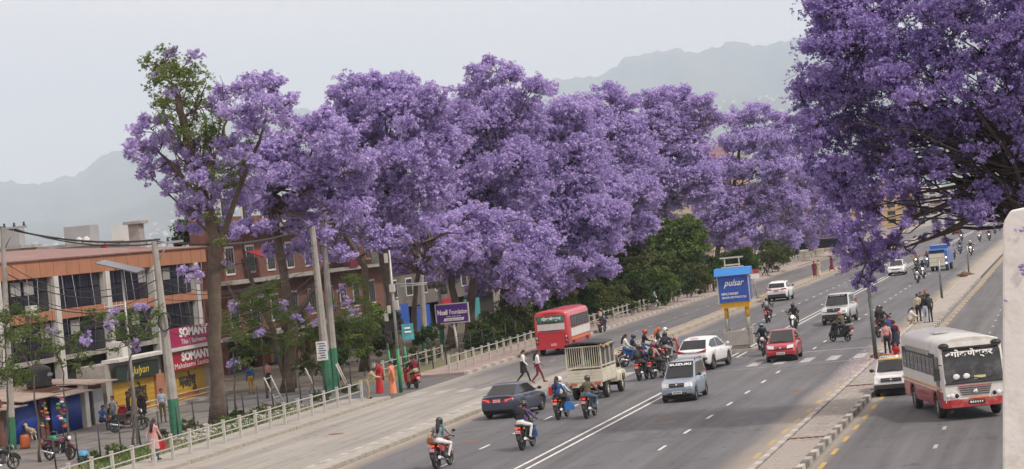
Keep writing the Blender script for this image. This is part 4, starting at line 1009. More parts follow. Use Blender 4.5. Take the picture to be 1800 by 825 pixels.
# traffic signal mast
def signal_head(parent, c, n, rz=0, horiz=False):
    dx, dz = (.34, 0) if horiz else (0, -.34)
    b = MB(); w = .34 * n if horiz else .34; h = .34 if horiz else .34 * n
    b.box(Vector(c) + Vector((dx * (n - 1) / 2, 0, dz * (n - 1) / 2)), (w, .2, h)); o = b.build('signal_head', m_trim, parent)
    for k in range(n):
        p = Vector(c) + Vector((dx * k, -.12, dz * k))
        MB().ell(p, (.12, .03, .12), 12, 8).build('signal_lens', M('dark_lens', (.05, .03, .03), .2), o)
        MB().tube([p + Vector((.13 * math.cos(a), -.10, .13 * math.sin(a))) for a in [-.4 + k2 * .49 for k2 in range(9)]], .02, 4).build('hood', m_trim, o)
c = at(705, 690); T = atY(684, 440, c[1]) - Vector((c[0], c[1], 0))
sg = thing('traffic_signal', 'traffic signal mast with long arm and green painted foot', 'traffic signal', (c[0], c[1], 0))
MB().tube([T * (2.3 / T.z), T * .6, T], [.085, .075, .05], 9).build('mast', m_steel, sg); MB().tube([(0, 0, 0), T * (2.3 / T.z)], [.10, .09], 9).build('green_foot', M('signal_green_paint', (.02, .22, .08), .5), sg)
q = T * .76; e = atY(775, 497, c[1]) - Vector((c[0], c[1], 0))
b = MB(); b.tube([q, e], .035, 6); b.tube([q + Vector((.02, 0, -.35)), q.lerp(e, .2) + Vector((0, 0, -.12)), e + Vector((-.3, 0, -.02))], .03, 6); b.build('arm', m_steel, sg)
signal_head(sg, e + Vector((-.55, 0, -.1)), 3, horiz=True); signal_head(sg, e + Vector((.15, -.01, -.45)), 1)
signal_head(sg, T * .385 + Vector((-.42, 0, .25)), 2); MB().box(T * .385 + Vector((-.25, .12, .6)), (.7, .06, .5)).build('back_board', m_trim, sg)
for d_, s_ in (((-.2, -.05, -.4), (.16, .2, .5)), ((-.3, -.05, -3.1), (.14, .2, .4)), ((-.5, 0, -3.5), (.16, .2, .42)), ((.12, 0, -2.9), (.2, .2, .5)), ((.0, -.1, -2.0), (.26, .26, .4))): MB().box(T + Vector(d_), s_).build('camera_box', m_railw, sg)
tp = MB(); q = T * .385 + Vector((.62, .1, .25))
tb_ = MB().box(q, (.62, .08, .85), rz=.3).build('advert_panel', M('teal_advert', (.06, .28, .32), .4, var=.3, scale=3), sg)
MB().box(q + Vector((0, -.05, .2)), (.3, .03, .08), rz=.3).box(q + Vector((.02, -.05, .0)), (.36, .03, .08), rz=.3).build('advert_print', m_marks_w, tb_)
for px, lab in (((688, 660), 'short green signal post behind the mast'), ((716, 652), 'short green post with signal head behind the mast, right one')):
    cc = at(*px); t = thing('signal_post', lab, 'traffic signal', (cc[0], cc[1], 0))
    MB().tube([(0, 0, 0), (-.05, 0, 1.5)], .09, 8).build('green_foot', MATS['signal_green_paint'], t); MB().tube([(-.05, 0, 1.5), (-.12, 0, 3.0)], .06, 8).build('post', m_steel, t)
    signal_head(t, (-.12, 0, 3.0), 2)

# purple advertising sign
c = at(806, 626); n_ = thing('advertising_sign', 'purple advertising sign with white lettering on a single post', 'sign', (c[0], c[1], 0), -.06)
m_purple = M('purple_signboard', (.095, .02, .22), .4, var=.06)
MB().tube([(0, .05, 0), (-.12, .05, 2.2)], .085, 9).build('post', m_railw, n_)
b = MB(); b.tube([(-.1, .05, 1.75), (-.55, .05, 2.25)], .035, 5); b.tube([(-.1, .05, 1.75), (.35, .05, 2.25)], .035, 5); b.build('brace', m_railw, n_)
bd = MB().box((-.15, 0, 2.85), (2.18, .10, 1.22)).build('board', m_purple, n_)
for z in (2.22, 3.48): MB().box((-.15, 0, z), (2.34, .14, .07)).build('frame', m_railw, n_)
for x in (-1.28, .98): MB().box((x, 0, 2.85), (.07, .14, 1.2)).build('frame', m_railw, n_)
lettering('Ncell', .44, m_marks_w, bd, (-.81, -.06, 2.93), (1, 0, 0), (0, 0, 1), bold=.018, width=.70)
lettering('Foundation', .42, m_marks_w, bd, (.29, -.06, 2.93), (1, 0, 0), (0, 0, 1), bold=.006, width=1.22)
lettering('connect.  aware. all eyes', .13, m_marks_w, bd, (-.05, -.06, 2.66), (1, 0, 0), (0, 0, 1), width=1.0)
MB().prism([(-.78, 2.36), (.6, 2.36), (.68, 2.55), (-.70, 2.55)], lambda u, v, t_: (u, t_, v), -.065, -.05).build('white_band', m_marks_w, bd)
lettering('supporting the youth', .13, m_purple, bd, (-.05, -.07, 2.455), (1, 0, 0), (0, 0, 1), width=1.1)
# small signs
def disc_sign(label, px, cpx, r, m, ring, kind='disc'):
    c = at(*px); v = atY(*cpx, c[1]); t = thing('road_sign', label, 'road sign', (c[0], c[1], 0))
    x = v.x - c[0]; MB().tube([(0, .04, 0), (x, .04, v.z + r * .5)], .045, 6).build('post', m_steel, t)
    if kind == 'disc':
        b = MB()
        for q, (rr, yy, k) in enumerate(((r, 0, 1), (r * .84, -.02, 0))): b.prism([(x + rr * math.cos(2 * PI * i / 20), v.z + rr * math.sin(2 * PI * i / 20)) for i in range(20)], lambda u, w, d: (u, d, w), yy - .02, yy + .01, k)
        b.box((x, -.05, v.z), (r * 1.5, .012, r * .17), ry=.8, mi=1); b.box((x, -.053, v.z), (r * 1.5, .012, r * .17), ry=-.8, mi=1)
        b.build('sign_face', [m, ring], t)
    else:
        MB().box((x, 0, v.z), (r * 2.2, .05, r * 1.5)).build('sign_face', m, t)
        if kind == 'split': MB().box((x, -.01, v.z + r * .8), (r * 2.2, .06, r * .9)).build('sign_top', ring, t)
m_signblue = M('sign_blue', (.10, .30, .46), .5); m_signring = M('sign_ring_pale', (.42, .50, .38), .5)
disc_sign('round blue sign with a pale cross before the bushes', (899, 600), (893, 562), .34, m_signblue, m_signring)
disc_sign('small blank white board before the bushes', (1108, 548), (1105, 507), .33, m_marks_w, m_marks_w, 'board')
disc_sign('red topped white road sign on the divider', (1330, 524.5), (1325, 484), .42, m_marks_w, M('sign_red', (.42, .05, .04), .5), 'split')
PG = 'steel posts on the median'
def mpost(label, px, toppx, r, dark=.55, tall=None):
    c = at(*px, .12); v = atY(*toppx, c[1]); d = Vector((v.x - c[0], 0, v.z - .12))
    if tall: d = d * (tall / d.z)
    t = thing('steel_post', label, 'post', (c[0], c[1], .1), 0, PG)
    MB().tube([(0, 0, 0), d * dark], [r, r * .95], 8).build('lower_pole', M('dark_green_paint', (.07, .085, .08), .6), t); MB().tube([d * dark, d], [r * .8, r * .7], 8).build('upper_pole', m_steel, t)
    return t, d
t, d = mpost('tall lamp post on the median reaching into the hanging blossom', (1540, 632), (1527, 505), .10, .35, 8.5)
MB().tube([d, d + Vector((-.6, 0, .35)), d + Vector((-1.5, 0, .4))], .05, 6).build('lamp_arm', m_steel, t); MB().box(d + Vector((-1.8, 0, .4)), (.7, .25, .1)).build('lamp_head', m_steel, t)
MB().box(d * .27 + Vector((-.12, 0, 0)), (.12, .2, .4)).build('junction_box', m_steel, t)
mpost('short two tone post on the median behind the standing group', (1656, 525), (1650, 458), .085)
mpost('farther short post on the median by the leaf heap', (1703, 479), (1700, 432), .07)
def heap(name, label, px, r, h, m, z=.1):
    c = at(*px, z); b = MB(); rr = random.Random(int(px[0]))
    for k in range(60):
        a, q = rr.random() * 6.28, rr.random() ** .6; b.box((r * q * math.cos(a), r * q * math.sin(a) * 1.4, h * (1 - q) * rr.random() + .04), (.16, .10, .06), rz=rr.random() * 3, rx=rr.random())
    b.ell((0, 0, 0), (r * .8, r * 1.1, h * .8), 10, 6)
    tag(b.build(name, m, None, (c[0], c[1], z)), label, 'heap')
heap('leaf_heap', 'heap of brown sweepings on the median', (1698, 484), .75, .4, M('brown_sweepings', (.14, .075, .05), .95, var=.3))
heap('soil_heap', 'heap of dry soil on the divider behind the white far crossover', (1340, 524), .6, .4, m_soil)
for k, px in enumerate(((1545, 627), (1560, 630))): heap('litter_heap', ('heap of dry leaves at the tall lamp post foot', 'small pile of dry leaves by the woman in pink')[k], px, .4, .18, M('dry_leaf_litter', (.30, .17, .08), .95, var=.3))

# traffic police booth with adverts
c = at(1302, 618); bo = thing('traffic_booth', 'raised traffic booth with blue advert panel on a concrete base', 'booth', (c[0], c[1], 0), .05)
MB().box((0, 0, .08), (2.5, 2.2, .16)).build('plinth', m_conc, bo)
MB().box((0, 0, .28), (1.0, 1.1, .3)).build('base_neck', m_conc, bo)
b = MB(); b.box((0, 0, .78), (1.55, 1.3, .78), taper=1.0); b.box((.72, -.02, .85), (.16, 1.34, .9)).box((-.72, -.02, .85), (.16, 1.34, .9)); b.build('concrete_block', m_conc, bo)
for sx in (1, -1):
    for y in (-.45, .45):
        lg = MB().tube([(sx * .58, y, 1.1), (sx * .58, y, 2.62)], .075, 8).build('leg', m_railw, bo)
        MB().tube([(sx * .58, y, 1.9), (sx * .58, y, 2.62)], .08, 8).build('yellow_sleeve', m_yelband, lg)
MB().box((0, 0, 2.62), (1.6, 1.35, .3)).build('yellow_beam', m_yelband, bo)
MB().box((0, 0, 3.52), (1.7, 1.4, 1.5)).build('cabin', m_railw, bo)
m_adv = M('blue_advert_panel', (.025, .08, .36), .45, var=.12, scale=1.2)
for y, sg_ in ((-.74, 1),):
    ad = MB().box((0, y, 3.52), (1.62, .06, 1.42)).build('advert_panel', m_adv, bo)
    lettering('pulsar', .50, m_marks_w, ad, (.02, y - .04, 3.86), (1, 0, 0), (0, 0, 1), shear=.45, bold=.006, width=1.15)
    lettering("NEPAL'S BIGGEST", .17, m_marks_w, ad, (-.22, y - .04, 3.26), (1, 0, 0), (0, 0, 1), bold=.004, width=.95)
    lettering('SELLING MOTORCYCLE', .15, m_marks_w, ad, (.0, y - .04, 3.06), (1, 0, 0), (0, 0, 1), bold=.003, width=1.35)
for x in (-.86, .86):
    MB().box((x, 0, 3.52), (.05, 1.3, 1.3)).build('side_panel', m_adv, bo)
    MB().box((x, -.75, 3.52), (.06, .06, 1.56)).build('frame_post', m_railw, bo)
b = MB(); b.prism([(-.95, 4.28), (.95, 4.28), (.62, 4.68), (-.62, 4.68)], lambda u, v, t_: (t_, u, v), -1.0, 1.0); b.build('canopy', M('bright_blue_canopy', (.03, .20, .56), .5), bo)
b = MB()
for z in (4.85, 5.25): b.box((.0, -.2, z), (1.3 if z > 5 else .9, .08, .08))
for x in (-.5, .5): b.box((x * .8, -.2, 4.95), (.06, .06, .62))
b.box((0, -.2, 4.72), (1.2, .5, .06)); b.build('roof_frame', m_railw, bo)

# bus shelter far left
c = at(1418, 452); t = thing('bus_shelter', 'dark bus shelter with flat roof by the left railing', 'bus shelter', (-37.9, c[1] - 12, 0))
MB().box((2.2, 0, 2.55), (8.5, 3.0, .22)).build('roof', m_trim, t); MB().box((2.2, 1.2, 1.9), (8.3, .1, 1.2)).build('back_panel', m_trim, t); MB().box((-1.6, 0, 1.2), (.9, 1.5, 2.5)).build('kiosk', m_trim, t)
MB().box((2.2, -1.53, 2.68), (8.5, .04, .08)).build('roof_edge', m_steel, t)
for x in (.5, 6): MB().box((x, 1, 1.3), (.15, .15, 2.6)).build('post', m_trim, t)

# white bridge pillar at the right edge (the photographer stands on a footbridge)
pts = [(1762, 1160), (1762, 402), (1765, 388), (1776, 370), (1800, 365), (1960, 360), (1960, 1160)]
PV = [atY(x, y, 12.0) for x, y in pts]
org = Vector((PV[0].x, 12.0, 0))
br = thing('bridge_pillar', 'white painted concrete bridge pillar with chipped corner at the right edge', 'pillar', org)
m_pill = M('weathered_white_concrete', (.74, .73, .72), .9, var=.08, scale=5, dirt=(.55, .52, .48), dirt_scale=7, bump=.15)
b = MB(); n = len(PV); b.v = [tuple(p - org) for p in PV] + [tuple(p - org + Vector((.06, .45, 0))) for p in PV]
b.f = [tuple(range(n))[::-1], tuple(range(n, 2 * n))] + [(i, (i + 1) % n, n + (i + 1) % n, n + i) for i in range(n)]; b.mi = [0] * len(b.f); b.sm = [False] * len(b.f)
o = b.build('pillar_shaft', m_pill, br)
bv = o.modifiers.new('soft', 'BEVEL'); bv.width = .012; bv.segments = 3
MB().box((1.0, .2, 2.6), (1.6, .5, 5.4)).build('support', m_conc, br)
rr = random.Random(4)
for k, (x, y, s) in enumerate(((1797, 403, .011), (1785, 404, .006), (1796, 470, .016), (1799, 478, .014), (1768, 528, .007))):
    p = atY(x, y, 11.985) - org
    b = MB()
    for q in range(5): b.ell(p + Vector((rr.uniform(-1, 1) * s, 0, rr.uniform(-1, 1) * s)), (s * .8, s * .3, s * .5), 6, 4)
    tag(b.build('stuck_petals', m_blos, br), kind='stuff')
# things on the left plaza
def prop(name, label, cat, px, fn, z=0, rz=0):
    c = at(*px, z); t = thing(name, label, cat, (c[0], c[1], z), rz); fn(t); return t
def bucket(m):
    def f(t):
        MB().lathe([(.001, 0), (.16, 0), (.21, .42), (.19, .42), (.15, .05)], (0, 0, 0), 'z', 14).build('bucket', m, t); MB().tube([(.2 * math.cos(a), 0, .42 + .2 * math.sin(a)) for a in [PI * k / 8 for k in range(9)]], .008, 4).build('handle', m_steel, t)
    return f
prop('bucket', 'green plastic bucket before the blue shutters', 'bucket', (96, 782), bucket(M('green_bucket', (.02, .28, .10), .5)))
prop('bucket', 'light blue bucket beside the maroon parked motorcycle', 'bucket', (147, 810), bucket(M('blue_bucket', (.10, .35, .62), .5)))
prop('plastic_drum', 'orange plastic drum by the goat', 'drum', (45, 788), lambda t: (MB().lathe([(.001, 0), (.22, 0), (.24, .1), (.22, .5), (.18, .62), (.001, .64)], (0, 0, 0), 'z', 14).build('drum', M('orange_drum', (.55, .13, .04), .5), t), MB().box((0, 0, .67), (.16, .16, .06)).build('lid', m_trim, t)))
def goat(t):
    m = M('goat_hair', (.50, .38, .26), .95, var=.25, scale=6, dirt=(.6, .55, .48), dirt_scale=2)
    b = MB(); b.ell((0, 0, .52), (.17, .38, .19), 12, 9); b.ell((0, .22, .54), (.15, .2, .2), 10, 8); b.tube([(0, .3, .58), (0, .48, .78), (0, .54, .84)], [.12, .08, .075], 8); b.ell((0, .62, .83), (.06, .14, .07), 10, 8, M3=Matrix.Rotation(-.5, 3, 'X')); b.ell((0, .54, .88), (.07, .08, .07), 8, 6)
    for s in (1, -1):
        b.tube([(s * .09, .26, .5), (s * .09, .25, .28), (s * .09, .27, .04)], [.06, .035, .025], 6); b.tube([(s * .1, -.26, .5), (s * .1, -.22, .34), (s * .1, -.33, .2), (s * .1, -.29, .03)], [.085, .05, .032, .025], 6)
        b.ell((s * .09, .50, .86), (.06, .03, .02), 6, 5)
    b.tube([(0, -.36, .62), (0, -.44, .66), (0, -.48, .6)], .025, 5)
    me = b.mesh('goat', m); o = bpy.data.objects.new('x', me); COL.objects.link(o); r_ = o.modifiers.new('r', 'REMESH'); r_.mode = 'VOXEL'; r_.voxel_size = .02; s_ = o.modifiers.new('s', 'SMOOTH'); s_.iterations = 2
    dg = bpy.context.evaluated_depsgraph_get(); dg.update(); out = bpy.data.meshes.new_from_object(o.evaluated_get(dg)); bpy.data.objects.remove(o)
    for p_ in out.polygons: p_.use_smooth = True
    link('body', out, t)
    for s in (1, -1): MB().tube([(s * .03, .52, .94), (s * .05, .46, 1.02), (s * .06, .38, 1.04)], [.018, .013, .004], 5).build('horn', m_trim, t)
prop('goat', 'tan goat standing by the orange drum', 'goat', (56, 778), goat, rz=.9)
prop('stool', 'black plastic stools stack by the seated men', 'stool', (203, 752), lambda t: [MB().lathe([(.15, z), (.17, z - .02), (.19, z - .38), (.175, z - .38), (.14, z - .04)], (0, 0, 0), 'z', 12).build('stool_shell', m_trim, t) for z in (.42, .48)])
def goods(t):
    for k in range(14):
        a = rr.random() * 6.28; b = MB(); b.ell((.16 * math.cos(a), .16 * math.sin(a), .5 + k * .1), (.13, .13, .08), 8, 6); b.build('hung_packet', cloth_(k), t)
    MB().tube([(0, 0, 0), (.02, 0, 2.0)], .03, 5).build('stand', m_wood, t)
prop('goods_stand', 'stand hung with coloured packets before the left blue shutter', 'stand', (82, 770), goods); prop('goods_stand', 'stand hung with coloured packets before the right blue shutter', 'stand', (112, 768), goods)
prop('poster_board', 'propped poster with blue and white print beside the yellow shutters', 'poster', (208, 735), lambda t: (MB().box((0, 0, .75), (.05, 1.0, 1.5), ry=-.12).build('board', m_marks_w, t), MB().box((.05, .1, .95), (.03, .5, .7), ry=-.12).build('print', m_adv, t)))
# plants on the verge
gr = MB(); rr = random.Random(9)
for k in range(6000):
    x = rr.uniform(-40.8, -37.6); y = rr.uniform(84, 116); a = rr.random() * 6.28; h = rr.uniform(.08, .26); w = .02
    if math.sin(x * 1.7 + y * .4) + rr.random() * 1.5 < .2: continue
    gr.add([(x - w * math.cos(a), y - w * math.sin(a), 0), (x + w * math.cos(a), y + w * math.sin(a), 0), (x + rr.uniform(-.08, .08), y + rr.uniform(-.08, .08), h)], [(0, 1, 2)])
tag(gr.build('grass', M('verge_grass', (.075, .125, .025), .9, var=.35, scale=2, island=.3)), kind='stuff')
sheet('verge_soil', -41.0, -37.32, 60, 116.4, -.01, M('verge_soil', (.16, .155, .08), .95, var=.3, scale=1.5, dirt=(.24, .20, .14), dirt_scale=.8))
sheet('far_verge_soil', -42.0, -38.22, 131.7, 420, -.01, MATS['verge_soil'])
st_ = MB()
for k in range(420):
    x = rr.uniform(-41.5, -38.8); y = rr.uniform(100, 116); s = rr.uniform(.05, .16); st_.ell((x, y, s * .3), (s, s * rr.uniform(.6, 1), s * .6), 5, 3, smooth=False)
tag(st_.build('stones', M('pale_stones', (.40, .38, .35), .9, island=.3, var=.2)), kind='stuff')
fb = MB()
for k in range(800):
    y = rr.triangular(98, 128, 114); x = -10.3 + rr.triangular(-1.6, 1.7, -.3) ; z = .128 if -10.0 < x < -8.8 else (.165 if -10.26 < x < -8.54 else .008); a = rr.random() * 6.28; s = rr.uniform(.03, .075)
    fb.add([(x + s * math.cos(a + q) * (1 if q % 2 else .6), y + s * math.sin(a + q), z + rr.uniform(0, .02)) for q in (0, 1.57, 3.14, 4.71)], [(0, 1, 2, 3)])
tag(fb.build('fallen_petals', m_blos, None), kind='stuff')
lt = MB()
for k in range(900):
    e_ = rr.choice((-26.4, -34.4, -10.45, -8.4)); x = e_ + rr.gauss(0, .25); y = rr.uniform(70, 200); s = rr.uniform(.02, .05); a = rr.random() * 6.28
    lt.add([(x + s * math.cos(a + q), y + s * math.sin(a + q), .01 + rr.uniform(0, .015)) for q in (0, 1.57, 3.14, 4.71)], [(0, 1, 2, 3)])
tag(lt.build('leaf_litter', M('dull_litter', (.20, .15, .11), .95, island=.4)), kind='stuff')
# ================================================================ vehicles
m_glass = M('dark_glass', (.012, .015, .017), .05, var=.4, scale=2, coat=.0, spec=.6)
m_busglass = M('bus_glass', (.025, .028, .03), .07, var=.6, scale=2.2, spec=.6, dirt=(.15, .16, .16), dirt_scale=1.8)  # pale mottling paints reflections into the bus panes
m_rubber = M('tyre_rubber', (.03, .029, .028), .9, var=.25, scale=8, dirt=(.13, .115, .10), dirt_scale=5)
m_trim = M('black_plastic', (.03, .03, .032), .55, var=.2, scale=8)
m_under = M('underbody_black', (.018, .018, .018), .9)
m_alloy = M('alloy_grey', (.45, .45, .46), .35, metal=.8, var=.1)
m_chrome = M('chrome', (.75, .75, .76), .15, metal=1.0)
m_lens = M('headlamp_lens', (.72, .74, .76), .12, var=.15, scale=20, coat=.6)
m_lampon = M('headlamp_lit', (1.0, .93, .78), .2, emit=1.4, var=.02)
m_tail = M('tail_lamp_red', (.42, .02, .015), .2, coat=.5, var=.1)
m_tailon = M('brake_lamp_lit', (1.0, .06, .03), .3, emit=.55, var=.05)
m_amber = M('amber_lens', (.75, .25, .03), .2, coat=.4)
m_platered = M('red_number_plate', (.55, .04, .06), .5)
m_platewhite = M('white_number_plate', (.7, .7, .68), .5)
m_plateblack = M('black_number_plate', (.02, .02, .022), .5)
m_marks_w = M('white_sign_paint', (.78, .78, .76), .6, var=.04)
m_marks_k = M('black_sign_paint', (.03, .03, .03), .6)
def paintm(name, rgb, **k):
    d = dict(rough=.3, coat=.5, var=.06, scale=1.5, dirt=tuple(.6 * c + .03 for c in rgb), dirt_scale=1.3); d.update(k)
    return M(name, rgb, **d)
p_navy = paintm('navy_paint', (.022, .032, .072)); p_blue = paintm('silver_blue_paint', (.27, .33, .40), metal=.3)
p_red = paintm('cherry_red_paint', (.36, .012, .025)); p_white = paintm('white_paint', (.72, .73, .74)); p_silver = paintm('silver_paint', (.52, .53, .53), metal=.3)
p_cream = paintm('cream_paint', (.66, .62, .50), rough=.5, coat=.1, dirt=(.36, .30, .20)); p_busred = paintm('bus_red_paint', (.50, .022, .035), dirt=(.36, .06, .06), rough=.4)
p_buswhite = paintm('bus_white_paint', (.66, .65, .62), rough=.45, coat=.2, dirt=(.45, .42, .37)); p_maroon = paintm('bus_maroon_paint', (.30, .022, .045), rough=.45, dirt=(.22, .10, .09))
p_orange = paintm('orange_stripe_paint', (.75, .19, .03)); p_yellow = paintm('yellow_paint', (.68, .40, .04)); p_truckblue = paintm('truck_blue_paint', (.03, .12, .42))

def wheel(parent, c, r, w, rim=True, spokes=5, name='wheel', rimmat=None):
    t = MB()
    t.lathe([(r * .62, -w / 2), (r * .9, -w / 2), (r, -w * .32), (r, w * .32), (r * .9, w / 2), (r * .62, w / 2), (r * .6, 0), (r * .62, -w / 2)], (0, 0, 0), 'x', 18)
    o = t.build(name, m_rubber, parent, c)
    if rim:
        b = MB()
        s_ = 1 if c[0] >= 0 else -1
        b.lathe([(.001, s_ * w * .1), (r * .62, s_ * w * .1), (r * .64, s_ * w * .45), (r * .58, s_ * w * .45), (r * .57, s_ * w * .2)], (0, 0, 0), 'x', 18, mi=1)
        b.lathe([(.001, s_ * w * .42), (r * .14, s_ * w * .4), (r * .16, s_ * w * .1)], (0, 0, 0), 'x', 10, mi=0)
        for k in range(spokes):
            a = 2 * PI * k / spokes
            b.box((s_ * w * .36, r * .34 * math.cos(a), r * .34 * math.sin(a)), (w * .1, r * .56, r * .13), rx=a, mi=0)
        b.build('rim', [rimmat or m_alloy, m_trim], o)
    return o

def loft(sec_fn, ys, cap=True, mi_fn=None):
    """Closed body skin: sec_fn(y) gives the right half outline from sill to centre line; mirrored and joined along y."""
    b = MB(); rings = []
    for y in ys:
        h = sec_fn(y)
        ring = [(x, y + dy, z) for x, z, dy in h] + [(-x, y + dy, z) for x, z, dy in reversed(h[:-1])]
        rings.append(ring)
    n = len(rings[0])
    for r_ in rings: b.v += r_
    for i in range(len(rings) - 1):
        for k in range(n - 1):
            f = (i * n + k, i * n + k + 1, (i + 1) * n + k + 1, (i + 1) * n + k)
            z = sum(b.v[q][2] for q in f) / 4
            b.f.append(f); b.mi.append(mi_fn(z, (ys[i] + ys[i + 1]) / 2) if mi_fn else 0); b.sm.append(True)
    if cap:
        for e in (0, len(rings) - 1):
            # end face in horizontal strips so that it can carry two tones
            h = (n - 1) // 2
            for k in range(h):
                f = (e * n + k, e * n + k + 1, e * n + n - 2 - k, e * n + n - 1 - k)
                if k == h - 1: f = (e * n + k, e * n + k + 1, e * n + n - 1 - k)
                z = sum(b.v[q][2] for q in f) / len(f)
                b.f.append(f); b.mi.append(mi_fn(z, ys[e]) if mi_fn else 0); b.sm.append(False)
    return b
def interp(pts, y):
    return float(np.interp(y, [p[0] for p in pts], [p[1] for p in pts]))

def plate(parent, c, w, h, m, out, marks, tilt=0):
    b = MB(); b.box((0, 0, 0), (w, .015, h))
    o = b.build('number_plate', m, parent, c)
    k = MB(); n = 6
    for row in (0.2, -.22) if h > .13 else (0,):
        for i in range(n):
            k.box(((i - (n - 1) / 2) * w * .14, out * .0095, row * h), (w * R_.uniform(.06, .11), .006, h * (.26 if h > .13 else .5)))
    tag(k.build('plate_marks', marks, o), kind='stuff')

def car(name, label, loc, rz, paintmat, s, cat='car', wheels=True):
    root = thing(name, label, cat, loc, rz)
    L_, Wd, rw = s['L'], s['W'], s.get('rw', .29)
    yf, yr = s['yf'], s['yr']; ra = rw + .07; z0 = s.get('z0', .24)
    top = s['top']
    def zb(y):
        z = z0 + .10 * max(0, (abs(2 * y / L_) - .85) / .15)
        for yc in (yf, yr):
            if abs(y - yc) < ra: z = max(z, rw + math.sqrt(max(0, ra * ra - (y - yc) ** 2)))
        return z
    def hw(y):
        t = abs(2 * y / L_)
        return Wd / 2 * (1 - s.get('pinch', .16) * max(0, (t - .70) / .30) ** 2)
    def sec(y):
        w = hw(y); a = zb(y); z = interp(top, y); h = z - a
        e = max(0, (abs(2 * y / L_) - .86) / .14) * (1 if y > 0 else -1)     # bumpers belly out towards their middle
        return [(w * .93, a, -.05 * e), (w * .985, a + .12 * h, 0), (w, a + .42 * h, 0), (w * .99, a + .72 * h, 0), (w * .955, a + .92 * h, -.03 * e), (w * .87, z, -.06 * e), (w * .5, z + .018, -.03 * e), (0, z + .026, 0)]
    ys = sorted(set([-L_ / 2 + L_ * i / 36 for i in range(37)] + [yc + ra * math.cos(PI * k / 12) for yc in (yf, yr) for k in range(13)]))
    loft(sec, ys).build('body', paintmat, root)
    MB().box((0, 0, z0 + .12), (Wd * .86, L_ * .9, .3)).box((0, yf, rw + .12), (Wd * .8, .9, .5)).box((0, yr, rw + .12), (Wd * .8, .9, .5)).build('underbody_light_block', m_under, root)  # dark boxes added to block light through the open-bottomed body
    # cabin
    cab = s['cab']; wb, wr = s['wb'] / 2, s['wr'] / 2
    zlo, zhi = min(p[1] for p in cab), max(p[1] for p in cab)
    def sw(z): return wb + (wr - wb) * max(0, min(1, (z - zlo) / (zhi - zlo)))
    bm = bmesh.new(); n = len(cab)
    cm = []
    for i, (y, z) in enumerate(cab):
        cm.append([bm.verts.new((sx * sw(z), y, z)) for sx in (1, -1)] + [None])
        end = i in (0, n - 1)
        cm[-1][2] = bm.verts.new((0, y + (.05 if i >= n / 2 else -.05), z + (0 if end else .025)))
    for i in range(n - 1):
        a, b_ = cm[i], cm[i + 1]
        bm.faces.new((a[0], b_[0], b_[2], a[2])); bm.faces.new((a[2], b_[2], b_[1], a[1]))
    bm.faces.new([c[0] for c in cm][::-1]); bm.faces.new([c[1] for c in cm])
    bmesh.ops.recalc_face_normals(bm, faces=bm.faces)
    es = [e for e in bm.edges if all(v.co.z > zlo + .05 for v in e.verts) and abs(e.verts[0].co.x) > .1 and len(e.link_faces) == 2 and e.calc_face_angle(0) > .3]
    bmesh.ops.bevel(bm, geom=es, offset=.05, segments=2, profile=.6, affect='EDGES')
    me = bpy.data.meshes.new('cabin'); bm.to_mesh(me); bm.free(); me.materials.append(s.get('roofmat', paintmat)); me.polygons.foreach_set('use_smooth', [True] * len(me.polygons))
    link('cabin', me, root)
    def screen(nm, p0, p1, sgn, inset=.05, m=m_glass):
        (y0, z0_), (y1, z1) = p0, p1
        d = Vector((0, y1 - y0, z1 - z0_)); ln = d.length; d /= ln; nrm = Vector((0, d.z, -d.y)) * (1 if d.z * sgn > 0 else -1)
        b = MB(); cols = 8
        for t in (inset / ln, 1 - inset / ln):
            y = y0 + (y1 - y0) * t; z = z0_ + (z1 - z0_) * t; w = sw(z) - .065
            for k in range(cols + 1):
                u = -1 + 2 * k / cols
                p = Vector((u * w, y + sgn * .05 * (1 - (u * w / sw(z)) ** 1) if False else y + sgn * .05 * (1 - abs(u * w / sw(z))), z)) + nrm * .03
                b.v.append(tuple(p))
        for k in range(cols): b.f.append((k, k + 1, cols + 2 + k, cols + 1 + k)); b.mi.append(0); b.sm.append(True)
        return b.build(nm, m, root)
    ws = screen('windshield', cab[-1], cab[-2], 1); rw_ = screen('rear_window', cab[0], cab[1], -1, inset=s.get('rwin', .07))
    for poly in s['win']:
        for sx in (1, -1):
            MB().prism(poly, lambda u, v, t, sx=sx: (sx * (sw(v) + t), u, v), -.02, .009).build('side_window', m_glass, root)
    # lamps, bumpers, plates
    f, r_ = L_ / 2, -L_ / 2
    hx, hz, hw_, hh = s['head']
    for sx in (1, -1):
        b = MB(); b.prism([(-hw_ / 2, -hh / 2), (hw_ / 2, -hh * .35), (hw_ * .55, hh * .5), (-hw_ * .45, hh * .3)], lambda u, v, t, sx=sx: (sx * (hx + u), f - .14 * (abs(hx + u) / (Wd / 2)) ** 2 - .05 + t - v * .3, hz + v), -.1, .065)
        b.build('headlight', m_lens, root)
        tx, tz, tw, th = s['tail']
        b = MB(); b.prism(s.get('tailpoly', [(-tw / 2, -th / 2), (tw / 2, -th / 2), (tw / 2, th / 2), (-tw / 2, th * .3)]), lambda u, v, t, sx=sx: (sx * (tx + u), r_ + .12 * (abs(tx + u) / (Wd / 2)) ** 2 + .03 - t - s.get('taild', 0), tz + v), -.16, .05)
        b.build('taillight', s.get('tailmat', m_tail), root)
        mz = s['win'][0][0][1] + .02
        b = MB(); b.ell((sx * (Wd / 2 + .08), s['mir'], mz + .04), (.10, .055, .075), 8, 6); b.tube([(sx * (sw(mz) - .02), s['mir'], mz), (sx * (Wd / 2 + .04), s['mir'], mz + .02)], .02, 5)
        b.build('mirror', s.get('mirmat', m_trim), root)
